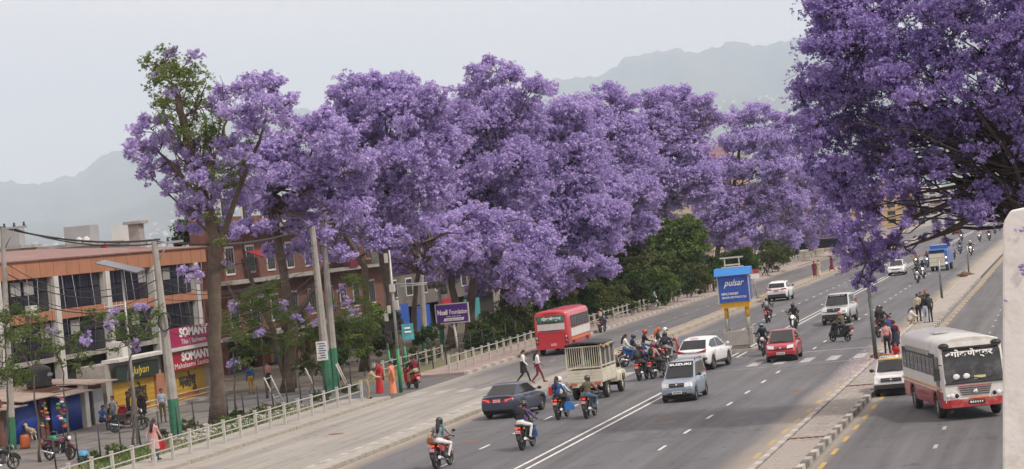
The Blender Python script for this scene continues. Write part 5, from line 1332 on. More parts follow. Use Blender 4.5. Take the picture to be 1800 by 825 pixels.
        for yy in s.get('handles', []):
            MB().box((sx * (hw(yy) + .012), yy, interp(top, yy) - .12), (.03, .16, .03)).build('door_handle', s.get('mirmat', m_trim), root)
    gx, gz, gh = s['grille']
    b = MB(); b.box((0, f - .015, gz), (gx, .06, gh)); g = b.build('grille', m_trim, root)
    b = MB(); b.box((0, f + .02, gz + .0), (gx * .96, .012, .018)); b.ell((0, f + .025, gz), (.055, .015, .05), 10, 6); b.build('badge', m_chrome, g)
    b = MB(); b.box((0, f - .02, .36), (gx * 1.25, .07, .11)); b.build('lower_grille', m_trim, root)
    for sx in (1, -1):
        MB().ell((sx * Wd * .38, f - .075, .38), (.07, .05, .055), 8, 6).build('fog_light', m_lens, root)
    plate(root, (0, f + .035, s.get('pf', .40)), .42, .11, m_platewhite, 1, m_marks_k)
    plate(root, (0, r_ - .03, s.get('pr', .72)), .38, .16, s.get('prm', m_platered), -1, m_marks_w)
    MB().box((0, r_ - .0, .42), (Wd * .82, .07, .05)).build('bumper_strip', m_trim, root)
    MB().tube([(-.35, cab[-1][0] + .03, cab[-1][1] + .04), (.05, cab[-1][0] - .02, cab[-1][1] + .10), (.45, cab[-1][0] + .04, cab[-1][1] + .05)], .012, 4).build('wiper', m_trim, root)
    for y in (yf, yr):
        for sx in (1, -1):
            wheel(root, (sx * (Wd / 2 - .11), y, rw), rw, .19, spokes=s.get('spokes', 5))
    return root, sw

# navy saloon
c, sw = car('parked_car', 'dark navy saloon with lit brake lamps driving away beside the divider', (-24.35, 100.15, 0), -.11, p_navy, dict(
    L=4.35, W=1.68, rw=.30, yf=1.32, yr=-1.28, wb=1.42, wr=1.10, top=[(-2.18, .84), (-2.0, .95), (-1.3, .97), (0, .93), (.9, .90), (1.7, .78), (2.1, .66), (2.18, .58)],
    cab=[(-1.72, .93), (-.95, 1.37), (-.4, 1.40), (.25, 1.37), (1.05, .90)],
    win=[[(.85, .97), (.22, 1.31), (-.22, 1.33), (-.22, .98)], [(-.29, .98), (-.29, 1.33), (-.85, 1.31), (-1.2, 1.05), (-1.2, .98)]],
    head=(.55, .64, .42, .16), tail=(.52, .78, .32, .15), tailmat=m_tailon, mir=.78, grille=(.5, .62, .12), pr=.78, handles=[.0, -.8]))
c.name = 'saloon_car'
MB().box((0, -2.05, 1.0), (1.2, .14, .02)).build('boot_spoiler', p_navy, c)
# tall silver-blue hatchback
c, sw = car('hatchback_car', 'silver blue tall hatchback with white lettering on its windscreen', (-17.08, 101.25, 0), PI - .03, p_blue, dict(
    L=3.5, W=1.49, rw=.27, yf=1.18, yr=-1.18, wb=1.36, wr=1.16, pinch=.12, top=[(-1.75, .96), (-1.6, 1.02), (0, 1.0), (.75, .98), (1.1, .95), (1.55, .84), (1.72, .74), (1.75, .66)],
    cab=[(-1.66, .98), (-1.52, 1.58), (-.6, 1.66), (.2, 1.63), (1.0, .95)],
    win=[[(.82, 1.02), (.24, 1.54), (-.2, 1.56), (-.2, 1.03)], [(-.27, 1.03), (-.27, 1.56), (-.9, 1.55), (-.9, 1.05)], [(-.98, 1.06), (-.98, 1.54), (-1.36, 1.50), (-1.42, 1.06)]],
    head=(.475, .74, .32, .21), tail=(.58, .95, .16, .45), mir=.68, grille=(.66, .74, .13), handles=[-.05, -.85], pf=.42))
for sx in (1, -1): MB().tube([(sx * .55, .1, 1.66), (sx * .56, .0, 1.71), (sx * .56, -1.2, 1.69), (sx * .55, -1.3, 1.63)], .02, 5).build('roof_rail', m_trim, c)
lettering('SUZUKI', .17, m_marks_w, c, (0, .475, 1.515), (-1, 0, 0), (0, -.76, .65), bold=.006, width=.95)
# red hatchback
c, sw = car('hatchback_car', 'cherry red small hatchback crossing the zebra stripes', (-15.27, 122.0, 0), PI + .02, p_red, dict(
    L=3.57, W=1.6, rw=.28, yf=1.19, yr=-1.19, wb=1.42, wr=1.14, top=[(-1.78, .92), (-1.6, 1.0), (0, .96), (.8, .95), (1.2, .90), (1.55, .80), (1.72, .70), (1.78, .60)],
    cab=[(-1.68, .98), (-1.35, 1.46), (-.5, 1.55), (.1, 1.52), (1.12, .92)],
    win=[[(.9, 1.0), (.15, 1.43), (-.25, 1.45), (-.25, 1.0)], [(-.32, 1.0), (-.32, 1.45), (-1.0, 1.40), (-1.28, 1.12), (-1.25, 1.02)]],
    head=(.49, .76, .32, .19), tail=(.58, .95, .2, .32), mir=.78, mirmat=p_red, grille=(.42, .70, .06), handles=[-.05, -.9], pf=.44))
# white crossover, braking
c, sw = car('crossover_car', 'white rounded crossover with red tail lamps waiting at the crossing', (-19.12, 120.35, 0), -.15, p_white, dict(
    L=4.4, W=1.82, rw=.34, yf=1.32, yr=-1.32, wb=1.56, wr=1.22, z0=.3, pinch=.2, top=[(-2.2, .92), (-2.0, 1.08), (0, 1.06), (.9, 1.03), (1.5, .96), (2.0, .84), (2.2, .68)],
    cab=[(-1.95, 1.04), (-1.35, 1.55), (-.5, 1.66), (.3, 1.60), (1.25, 1.02)],
    win=[[(1.0, 1.10), (.32, 1.50), (-.2, 1.54), (-.2, 1.10)], [(-.28, 1.10), (-.28, 1.54), (-1.0, 1.48), (-1.5, 1.24), (-1.2, 1.12)]],
    head=(.65, .86, .4, .16), tail=(.52, 1.0, .42, .18), tailpoly=[(-.28, -.04), (.22, -.08), (.22, .09), (.05, .03)], mir=.9, mirmat=p_white, grille=(.7, .72, .2), handles=[-.05, -.9], pr=.62, prm=m_platered))
MB().box((0, -2.16, .45), (1.4, .16, .22)).build('cladding', m_trim, c)
for sx in (1, -1): MB().box((sx * .92, 0, .36), (.03, 1.9, .12)).build('cladding', m_trim, c)
for sx in (1, -1): MB().ell((sx * .68, -2.17, .62), (.15, .08, .07), 8, 6).build('reflector_pod', m_trim, c)
MB().box((0, -1.45, 1.60), (.45, .03, .03)).build('high_brake_light', m_tail, c)
# white far crossover
c, sw = car('crossover_car', 'white far crossover with raised roof rails driving away behind the booth', (-24.8, 199.3, 0), -.03, p_white, dict(
    L=4.3, W=1.8, rw=.34, yf=1.3, yr=-1.3, wb=1.56, wr=1.28, z0=.3, pinch=.14, top=[(-2.15, .95), (-1.98, 1.08), (0, 1.05), (.95, 1.03), (1.6, .97), (2.0, .86), (2.15, .70)],
    cab=[(-1.95, 1.06), (-1.55, 1.52), (-.6, 1.64), (.3, 1.6), (1.2, 1.02)],
    win=[[(.98, 1.1), (.3, 1.51), (-.2, 1.53), (-.2, 1.1)], [(-.28, 1.1), (-.28, 1.53), (-1.1, 1.48), (-1.4, 1.2), (-1.3, 1.12)]],
    head=(.65, .9, .4, .12), tail=(.62, 1.0, .42, .12), mir=.85, grille=(.8, .75, .16), handles=[], pr=.92))
MB().box((0, -2.12, .48), (1.5, .16, .24)).build('cladding', m_trim, c)
for sx in (1, -1): MB().tube([(sx * .6, .2, 1.64), (sx * .6, -1.3, 1.6)], .025, 5).build('roof_rail', m_trim, c)
# big silver utility car
c, sw = car('utility_car', 'big silver utility car with white windscreen band approaching on the right lane', (-15.5, 154.2, 0), PI - .07, p_silver, dict(
    L=4.45, W=1.82, rw=.37, yf=1.38, yr=-1.3, wb=1.60, wr=1.34, z0=.42, pinch=.10, top=[(-2.2, 1.1), (-2.0, 1.16), (0, 1.14), (.8, 1.14), (1.2, 1.12), (1.95, 1.04), (2.18, .96), (2.22, .8)],
    cab=[(-2.12, 1.14), (-2.0, 1.82), (-.6, 1.88), (.15, 1.84), (.92, 1.13)],
    win=[[(.72, 1.2), (.2, 1.74), (-.25, 1.76), (-.25, 1.2)], [(-.32, 1.2), (-.32, 1.76), (-1.1, 1.75), (-1.1, 1.2)], [(-1.2, 1.22), (-1.2, 1.74), (-1.8, 1.72), (-1.85, 1.22)]],
    head=(.60, .95, .34, .2), tail=(.75, 1.2, .14, .5), mir=.65, mirmat=p_silver, grille=(.84, .95, .2), handles=[], pf=.66))
MB().box((0, 2.2, .56), (1.5, .14, .22)).build('bumper_guard', m_trim, c)
b = MB(); b.box((0, .335, 1.77), (1.2, .03, .13), rx=-.75); b.build('sun_band', m_trim, c)
lettering('SCORPIO', .13, m_marks_w, c, (0, .365, 1.785), (-1, 0, 0), (0, -.73, .68), bold=.006, width=1.0)
# far white saloon
c, sw = car('saloon_car', 'white saloon approaching far up the road beneath the hanging blossom', (-17.8, 236.6, 0), PI, p_white, dict(
    L=4.0, W=1.68, rw=.3, yf=1.2, yr=-1.25, wb=1.46, wr=1.14, top=[(-2.0, .9), (-1.85, .98), (0, .95), (.8, .93), (1.5, .82), (1.9, .68), (2.0, .56)],
    cab=[(-1.75, .96), (-1.05, 1.44), (-.4, 1.48), (.15, 1.45), (1.05, .92)],
    win=[[(.85, 1.0), (.15, 1.38), (-.2, 1.4), (-.2, 1.0)], [(-.28, 1.0), (-.28, 1.4), (-.95, 1.36), (-1.2, 1.05)]],
    head=(.51, .72, .34, .13), tail=(.62, .85, .3, .16), mir=.75, mirmat=p_white, grille=(.7, .66, .09), handles=[]))
# old white taxi
c, sw = car('taxi_car', 'old boxy white taxi with yellow roof band squeezed beside the bus', (-7.78, 96.0, 0), PI + .02, p_white, dict(
    L=3.3, W=1.42, rw=.26, yf=1.05, yr=-1.08, wb=1.3, wr=1.12, pinch=.05, z0=.26, top=[(-1.65, .86), (-1.55, .9), (0, .88), (.7, .88), (1.0, .86), (1.55, .78), (1.63, .74), (1.65, .6)],
    cab=[(-1.58, .88), (-1.2, 1.33), (-.4, 1.37), (.15, 1.35), (.78, .87)],
    win=[[(.6, .92), (.15, 1.28), (-.25, 1.3), (-.25, .92)], [(-.32, .92), (-.32, 1.3), (-1.0, 1.27), (-1.25, .95)]],
    head=(.54, .66, .26, .15), tail=(.58, .72, .16, .22), mir=.55, grille=(.8, .66, .13), handles=[], pf=.42))
MB().box((0, .06, 1.375), (1.02, .16, .035)).box((0, .0, 1.36), (1.1, .5, .03)).build('roof_band', p_yellow, c)
b = MB()
for k in range(4): b.tube([(-.48, -.1 - k * .2, 1.44), (.48, -.1 - k * .2, 1.44)], .012, 4)
for sx in (1, -1): b.tube([(sx * .48, -.05, 1.44), (sx * .48, -.8, 1.44)], .018, 4); b.tube([(sx * .48, -.1, 1.36), (sx * .48, -.1, 1.45)], .015, 4); b.tube([(sx * .48, -.7, 1.36), (sx * .48, -.7, 1.45)], .015, 4)
b.build('roof_rack', m_chrome, c)
MB().box((0, 1.64, .40), (1.36, .12, .16)).build('bumper', m_trim, c)
MB().box((0, .25, 1.30), (1.0, .02, .05), rx=-.9).build('sun_strip', M('green_film', (.1, .32, .25), .4), c)
# far red car
car('hatchback_car', 'far red car at the end of the road above the motorcycles', (-20.8, 421, 0), 0, p_red, dict(
    L=3.7, W=1.65, rw=.29, yf=1.2, yr=-1.2, wb=1.45, wr=1.15, top=[(-1.85, .9), (-1.7, 1.0), (.8, .95), (1.6, .8), (1.85, .6)],
    cab=[(-1.7, .98), (-1.3, 1.45), (-.4, 1.5), (.2, 1.46), (1.1, .93)], win=[[(.9, 1.0), (.2, 1.4), (-1.0, 1.4), (-1.25, 1.05)]],
    head=(.58, .76, .3, .16), tail=(.62, .95, .2, .3), mir=.75, grille=(.5, .68, .08), handles=[]))

# ---------------------------------------------------------------- buses
def bus(label, loc, rz, lower, upper, L_, Wd, Ht, wbase, split, name='bus'):
    root = thing(name, label, 'bus', loc, rz)
    rw = .42; ra = .5; z0 = .42; yf, yr = wbase
    def zb(y):
        z = z0
        for yc in (yf, yr):
            if abs(y - yc) < ra: z = max(z, rw + math.sqrt(max(0, ra * ra - (y - yc) ** 2)))
        return z
    def sec(y):
        t = abs(2 * y / L_); e = max(0, (t - .93) / .07); w = Wd / 2 * (1 - .07 * e * e); g = (1 if y > 0 else -1) * e
        a = zb(y); ht = Ht - .12 * e * e
        lean = -.22 * g if y > 0 else -.1 * g           # the front rakes back towards the roof
        return [(w * .97, a, 0), (w, max(a + .01, .62), 0), (w, max(a + .02, split), 0), (w, max(a + .03, split + .02), 0), (w, 1.35, 0), (w * .985, Ht - .55, lean * .7), (w * .965, ht - .28, lean), (w * .88, ht - .1, lean * 1.2), (w * .6, ht - .01, lean * 1.3), (0, ht + .03, lean * 1.3)]
    ys = sorted(set([-L_ / 2 + L_ * i / 30 for i in range(31)] + [L_ / 2 - .05, L_ / 2 - .12, -L_ / 2 + .05, -L_ / 2 + .12] + [yc + ra * math.cos(PI * k / 12) for yc in (yf, yr) for k in range(13)]))
    loft(sec, ys, mi_fn=lambda z, y: 0 if z < (.62 if y > L_ / 2 - .1 else split + .01) else 1).build('body', [lower, upper], root)
    MB().box((0, 0, .62), (Wd * .86, L_ * .94, .3)).box((0, yf, .75), (Wd * .8, 1.15, .6)).box((0, yr, .75), (Wd * .8, 1.15, .6)).build('underbody_light_block', m_under, root)  # dark boxes added beneath the bus shell to block light
    for y in (yf, yr):
        for sx in (1, -1): wheel(root, (sx * (Wd / 2 - .15), y, rw), rw, .26, spokes=8, rimmat=M('grey_steel', (.3, .29, .28), .6))
    return root
BL, BW, BH = 8.0, 2.2, 2.78
bs = bus('white and maroon city bus with bold white Devanagari name over its windscreen', (-4.94, 86.44, 0), -2.90, p_maroon, p_buswhite, BL, BW, BH, (2.5, -2.0), .98)
f = BL / 2
def frontpt(x, z, out=.02):
    """Point on the bus's raked front."""
    lean = float(np.interp(z, [1.35, 2.23, 2.38, 2.56], [0, -.154, -.22, -.264]))
    return Vector((x, f + lean - .015 * (abs(x) / 1.1) ** 3 + out, z))
b = MB(); nc = 10
for z in (1.26, 1.45, 1.9, 2.3, 2.44):
    w = .99 - .05 * (z > 2.35) - .03 * (z < 1.3)
    for k in range(nc + 1): b.v.append(tuple(frontpt(-w + 2 * w * k / nc, z, .03)))
for j in range(4):
    for k in range(nc): b.f.append((j * (nc + 1) + k, j * (nc + 1) + k + 1, (j + 1) * (nc + 1) + k + 1, (j + 1) * (nc + 1) + k)); b.mi.append(0); b.sm.append(True)
ws = b.build('windshield', m_busglass, bs)
MB().box((0, f + .0, 1.25), (2.0, .08, .05)).box((0, f - .115, 2.46), (1.95, .08, .05)).build('windshield_frame', m_trim, bs)
lettering('गोकणेश्वर', .26, m_marks_w, bs, frontpt(0, 2.24, .10), (-1, 0, 0), (0, -.2, 1), bold=.008, width=1.45)
MB().box((.82, f - .05, 2.25), (.16, .03, .07), ry=.4).build('flag_sticker', m_marks_w, bs)
for sx in (1, -1): MB().ell((sx * .90, f - .26, 2.53), (.19, .2, .11), 10, 6).build('roof_corner', m_trim, bs)
MB().tube([frontpt(.75, 1.34, .05), frontpt(.0, 1.42, .06), frontpt(-.3, 1.36, .06)], .016, 4).build('wiper', m_trim, bs)
MB().tube([frontpt(-.1, 1.34, .05), frontpt(-.75, 1.46, .06)], .016, 4).build('wiper', m_trim, bs)
for x in (.6, .25): MB().ell(frontpt(x, 1.48, .03), (.12, .02, .1), 10, 6).build('windshield_sticker', m_marks_w, bs)
MB().box(frontpt(-.2, 1.42, .035), (.4, .02, .12)).build('windshield_notice', M('pale_yellow_notice', (.6, .58, .3), .6), bs)
for k in range(5):
    MB().box((0, f + .015, .86 + k * .072), (.95 + .05 * k, .05, .026)).build('grille_slat', m_trim if k != 4 else p_busred, bs)
MB().lathe([(.001, 0), (.09, 0), (.10, .02), (.07, .03), (.001, .03)], (0, 0, 0), 'z', 14).build('badge', m_chrome, bs, (0, f + .05, .93)).rotation_euler = (-PI / 2, 0, 0)
for sx in (1, -1):
    hb = MB().prism([(.55, .72), (1.02, .74), (1.0, .98), (.72, 1.0), (.55, .86)], lambda u, v, t, sx=sx: (sx * u, f - .03 * (u / 1.1) ** 3 + t, v), -.08, .03).build('headlight_cluster', p_buswhite, bs)
    for k, (x, r_) in enumerate(((.64, .075), (.79, .09), (.94, .06))):
        MB().ell((sx * x, f + .02, .84), (r_, .04, r_), 12, 8).build('headlight', m_lens if k else m_glass, hb)
bp = MB(); bp.box((0, f + .0, .58), (1.75, .16, .26)).box((.96, f - .08, .58), (.3, .18, .26), rz=-.45).box((-.96, f - .08, .58), (.3, .18, .26), rz=.45)
bp.build('bumper', paintm('scraped_red_bumper', (.42, .02, .025), dirt=(.40, .33, .28), dirt_scale=2.2, rough=.5), bs)
plate(bs, (0, f + .095, .6), .55, .13, m_plateblack, 1, m_marks_w)
MB().box((-.1, f + .085, .735), (.7, .02, .035)).build('orange_bumper_stripe', p_orange, bs)
for sx in (1, -1):
    MB().box((sx * 1.11, -.1, 1.06), (.02, BL - .3, .05)).build('orange_side_stripe', p_orange, bs)
    MB().box((sx * 1.108, -.1, 1.11), (.018, BL - .3, .035)).build('yellow_side_stripe', p_yellow, bs)
    MB().box((sx * 1.095, -.3, 1.86), (.03, BL - 1.6, .76)).build('window_band', m_trim, bs)
    for k in range(8):
        y = 2.4 - k * .78
        w_ = MB().box((sx * 1.108, y, 1.80), (.02, .68, .6)).build('side_window', m_busglass, bs)
        MB().box((sx * 1.122, y + R_.choice((-.12, .1)), 1.80), (.014, .05, .6)).build('window_bar', m_chrome, w_)
        MB().box((sx * 1.122, y, 1.72), (.014, .66, .02)).build('window_rail', m_chrome, w_)
    MB().box((sx * 1.104, -.4, 2.24), (.02, 4.6, .17)).build('route_board', M('route_board_blue_yellow', (.28, .31, .30), .6, var=.5, scale=3, dirt=(.5, .42, .1), dirt_scale=2.5), bs)
    b = MB(); b.tube([(sx * 1.02, f - .2, 1.9), (sx * 1.25, f + .1, 1.95), (sx * 1.3, f + .14, 1.8)], .02, 5); b.box((sx * 1.28, f + .13, 1.62), (.2, .1, .42)); b.build('mirror', m_trim, bs)
    MB().box((sx * 1.105, 3.25, 1.6), (.02, .6, 1.15)).build('cab_window', m_busglass, bs)
MB().box((.35, .3, BH + .05), (.5, .7, .04)).build('roof_hatch', p_buswhite, bs)
b = MB(); b.box((1.125, 3.25, 1.02), (.012, .36, .03)).box((1.125, 3.25, .72), (.012, .36, .03)).box((1.125, 3.08, .87), (.012, .03, .3)).box((1.125, 3.42, .87), (.012, .03, .3)); b.build('door_grab_frame', m_trim, bs)

rb = bus('red city bus seen from behind with green name band in its rear window', (-32.3, 147.6, 0), .02, p_busred, p_busred, 7.6, 2.15, 2.75, (2.3, -2.4), .98)
r0 = -3.8
def rearpt(x, z, out=.02):
    return Vector((x, r0 + (.07 * min(1, max(0, (z - 1.35) / .9))) + .08 * (abs(x) / 1.07) ** 3 - out, z))
def rpanel(nm, x0, x1, z0, z1, m, out):
    b = MB(); b.v = [tuple(rearpt(x0 + (x1 - x0) * k / 6, z, out)) for z in (z0, z1) for k in range(7)]
    b.f = [(k, k + 1, k + 8, k + 7) for k in range(6)]; b.mi = [0] * 6; b.sm = [True] * 6
    return b.build(nm, m, rb)
rpanel('rear_window', -.9, .9, 1.52, 2.42, m_busglass, .03)
rpanel('green_name_band', -.86, .86, 2.10, 2.40, M('green_band', (.02, .16, .11), .4), .04)
rpanel('white_film_poster', -.86, .86, 1.56, 1.95, M('white_film', (.52, .47, .46), .5, var=.15), .04)
lettering('गोकणेश्वर', .24, m_marks_w, rb, rearpt(0.05, 2.24, .055), (1, 0, 0), (0, .07, 1), bold=.007, width=1.25)
for sx in (1, -1):
    tl = MB().box((sx * .93, r0 + .035, .95), (.2, .1, .5)).build('tail_cluster', m_trim, rb)
    for k in range(4): MB().ell((sx * .93, r0 - .015, .78 + k * .115), (.06, .02, .05), 8, 6).build('taillight', (m_tail, m_amber, m_tail, m_lens)[k], tl)
    MB().box((sx * 1.07, .4, 1.95), (.025, 6.0, .72)).build('window_band', m_trim, rb)
    for k in range(7): 
        w_ = MB().box((sx * 1.082, 3.0 - k * .86, 1.93), (.02, .74, .6)).build('side_window', m_busglass, rb)
        MB().box((sx * 1.094, 3.0 - k * .86, 1.93), (.012, .05, .6)).build('window_bar', m_chrome, w_)
    MB().box((sx * 1.078, .3, 1.28), (.016, 6.3, .5)).build('white_side_panel', p_buswhite, rb)
    MB().box((sx * 1.078, .3, .88), (.012, 6.3, .16)).build('orange_side_stripe', p_orange, rb)
MB().box((0, r0 + .02, .5), (2.0, .18, .2)).build('bumper', p_busred, rb)
MB().box((0, r0 - .01, 1.42), (1.7, .03, .03)).build('engine_lid_seam', p_maroon, rb)
plate(rb, (.1, r0 - .03, .66), .42, .2, m_platered, -1, m_marks_w)
MB().box((0, r0 + .06, 2.6), (.9, .05, .05)).build('roof_marker', p_maroon, rb)

# ---------------------------------------------------------------- cream pickup with a cage
pk = thing('pickup_truck', 'dirty cream pickup with barred cage and dark tarpaulin roof', 'pickup truck', (-22.05, 107.2, 0), -.03)
for y, r_ in ((1.55, .37), (-1.45, .37)):
    for sx in (1, -1): wheel(pk, (sx * .7, y, .37), .37, .22, spokes=6, rimmat=p_cream)
MB().box((0, -.1, .55), (.9, 4.4, .16)).box((0, -1.45, .4), (1.2, .14, .14)).box((0, 1.55, .4), (1.2, .14, .14)).build('chassis', m_under, pk)
def psec(y):
    z = interp([(.55, 1.1), (1.35, 1.1), (1.6, 1.06), (2.35, .98), (2.45, .8)], y); w = .80
    a = .55
    if abs(y - 1.55) < .47: a = max(a, .37 + math.sqrt(.47 ** 2 - (y - 1.55) ** 2))
    return [(w * .96, a, 0), (w, a + .1 * (z - a), 0), (w, a + .7 * (z - a), 0), (w * .96, z - .01, 0), (w * .85, z + .01, 0), (0, z + .03, 0)]
loft(psec, [.5 + i * .065 for i in range(31)]).build('bonnet', p_cream, pk)
b = MB(); b.prism([(.42, 1.08), (.42, 1.86), (.6, 1.92), (1.0, 1.88), (1.5, 1.1)], lambda u, v, t: (t * (.80 if v < 1.3 else .72), u, v), -1, 1); b.build('cab', p_cream, pk)
for sx in (1, -1):
    MB().prism([(.55, 1.18), (.55, 1.76), (.98, 1.76), (1.3, 1.18)], lambda u, v, t, sx=sx: (sx * ((.80 if v < 1.3 else .735) + t), u, v), -.02, .012).build('side_window', m_glass, pk)
    MB().box((sx * .92, 1.35, 1.28), (.16, .06, .2)).build('mirror', m_trim, pk)
    MB().prism([(-.52, .55), (-.50, .88), (-.28, 1.02), (.28, 1.02), (.50, .88), (.52, .55), (.42, .55), (.28, .86), (-.28, .86), (-.42, .55)], lambda u, v, t, sx=sx: (sx * (.70 + t), 1.55 + u, v), -.08, .16).build('front_fender', p_cream, pk)
    MB().box((sx * .6, 2.5, .82), (.24, .06, .2)).build('headlight', m_lens, pk)
MB().box((0, 1.29, 1.47), (1.3, .02, .55), rx=.55).build('windshield', m_glass, pk)
MB().box((0, 2.48, .6), (1.5, .14, .18)).build('front_bumper', m_trim, pk)
# load bed, boards, cage
MB().box((0, -1.05, .80), (1.56, 2.75, .07)).build('bed_floor', p_cream, pk)
for k in range(4):
    MB().box((0, -2.43, .90 + k * .135), (1.54, .045, .125)).build('tail_board', p_cream, pk)
    for sx in (1, -1): MB().box((sx * .775, -1.05, .90 + k * .135), (.04, 2.7, .125)).build('side_board', p_cream, pk)
MB().box((0, .32, 1.1), (1.56, .05, .6)).build('head_board', p_cream, pk)
for sx in (1, -1):
    for y in (-2.42, -1.5, -.6, .33): MB().box((sx * .79, y, 1.62), (.06, .06, 1.6)).build('cage_post', p_cream, pk)
    for z in (1.5, 2.4): MB().box((sx * .79, -1.05, z), (.045, 2.8, .05)).build('cage_rail', p_cream, pk)
    for k in range(3): MB().box((sx * .745, -1.96 + k * .91, 1.95), (.02, .84, .84)).build('side_tarpaulin', M('grey_tarpaulin', (.075, .073, .078), .8, var=.25, scale=2), pk)
for z in (1.47, 2.40): MB().box((0, -2.43, z), (1.56, .05, .06)).build('cage_rail', p_cream, pk)
for k in range(15): MB().box((-.70 + k * .10, -2.43, 1.94), (.03 if k != 7 else .07, .03, .9)).build('cage_bar', p_cream, pk)
MB().box((0, .25, 1.95), (1.4, .02, .9)).box((0, -1.0, 2.38), (1.48, 2.6, .02)).build('inner_lining', m_under, pk)
b = MB(); nx, ny = 8, 12
for j in range(ny + 1):
    for i in range(nx + 1):
        u, v_ = -1 + 2 * i / nx, j / ny
        b.v.append((u * .88, -2.52 + 3.0 * v_, 2.46 + .16 * (1 - u * u) * (.6 + .4 * math.sin(v_ * 9)) + R_.uniform(-.02, .02) - (.12 if abs(u) == 1 else 0)))
for j in range(ny):
    for i in range(nx): b.f.append((j * (nx + 1) + i, j * (nx + 1) + i + 1, (j + 1) * (nx + 1) + i + 1, (j + 1) * (nx + 1) + i)); b.mi.append(0); b.sm.append(True)
b.tube([(-.8, -2.5, 2.5), (-.2, -2.56, 2.6), (.5, -2.54, 2.56), (.86, -2.3, 2.5), (.88, -1.5, 2.5)], .06, 6)
b.build('tarpaulin', M('dark_tarpaulin', (.045, .043, .048), .75, var=.3, scale=2.5, bump=.6), pk)
MB().tube([(.86, -2.45, 2.44), (.9, -2.2, 2.3), (.87, -1.8, 2.42), (.9, -1.4, 2.32), (.86, -.9, 2.4)], .055, 6).build('folded_edge', M('tan_canvas', (.36, .25, .11), .8), pk)
MB().box((.12, -2.38, 1.66), (.36, .08, .28)).build('green_crate', M('green_plastic', (.03, .25, .10), .5), pk)
MB().box((0, -2.4, .68), (1.5, .06, .18)).build('rear_beam', p_cream, pk)
for sx in (1, -1):
    MB().box((sx * .55, -2.45, .74), (.3, .04, .1)).build('taillight', M('faded_tail_lamp', (.5, .12, .06), .4), pk)
    MB().box((sx * .68, -1.98, .62), (.26, .03, .3)).build('mud_flap', m_trim, pk)
plate(pk, (.35, -2.46, .62), .4, .14, m_platered, -1, m_marks_w)

# ---------------------------------------------------------------- far blue lorry
bt_ = thing('lorry', 'blue lorry with pale load front approaching below the blossom', 'lorry', (-13.6, 239.4, 0), PI - .06)
for y in (1.9, -1.6):
    for sx in (1, -1): wheel(bt_, (sx * .72, y, .4), .4, .25, spokes=6)
MB().box((0, 0, .6), (1.3, 5.2, .2)).build('chassis', m_under, bt_)
MB().prism([(1.3, .55), (1.3, 2.2), (2.45, 2.15), (2.62, 1.95), (2.66, .5)], lambda u, v, t: (t * .9, u, v), -1, 1).build('cab', p_truckblue, bt_)
for k in range(3): MB().box((.12, 2.69, .68 + k * .42), (1.5, .06, .39)).build('front_board', p_cream, bt_)
MB().box((.12, 2.66, 1.94), (1.5, .05, .22)).build('windshield', m_glass, bt_)
for z in (.75, 1.3): MB().ell((-.76, 2.70, z), (.09, .05, .09), 10, 6).build('headlight', m_lampon, bt_)
MB().box((0, 2.7, .48), (1.7, .08, .1)).build('bumper', m_trim, bt_)
MB().box((0, -.7, 1.6), (1.82, 3.8, 1.8)).build('load_body', p_truckblue, bt_)
# ================================================================ motorcycles and scooters
m_seat = M('seat_vinyl', (.025, .024, .024), .6, var=.2)
m_engine = M('engine_metal', (.10, .10, .10), .45, metal=.6, var=.3, scale=8)
def bike_wheel(root, y, r, w=.11):
    t = MB(); t.lathe([(r * .80, -w * .4), (r * .94, -w / 2), (r, -w * .2), (r, w * .2), (r * .94, w / 2), (r * .80, w * .4), (r * .78, 0), (r * .80, -w * .4)], (0, 0, 0), 'x', 18)
    o = t.build('wheel', m_rubber, root, (0, y, r))
    b = MB(); b.lathe([(r * .80, -.03), (r * .72, -.02), (r * .72, .02), (r * .80, .03)], (0, 0, 0), 'x', 18); b.lathe([(.01, -.06), (.06, -.06), (.06, .06), (.01, .06)], (0, 0, 0), 'x', 10)
    for k in range(5):
        a = 2 * PI * k / 5; b.box((0, r * .4 * math.cos(a), r * .4 * math.sin(a)), (.03, r * .68, .04), rx=a)
    b.build('rim', m_engine, o)
    return o
def arc(yc, zc, r, a0, a1, n=7): return [(0, yc + r * math.cos(a0 + (a1 - a0) * k / n), zc + r * math.sin(a0 + (a1 - a0) * k / n)) for k in range(n + 1)]
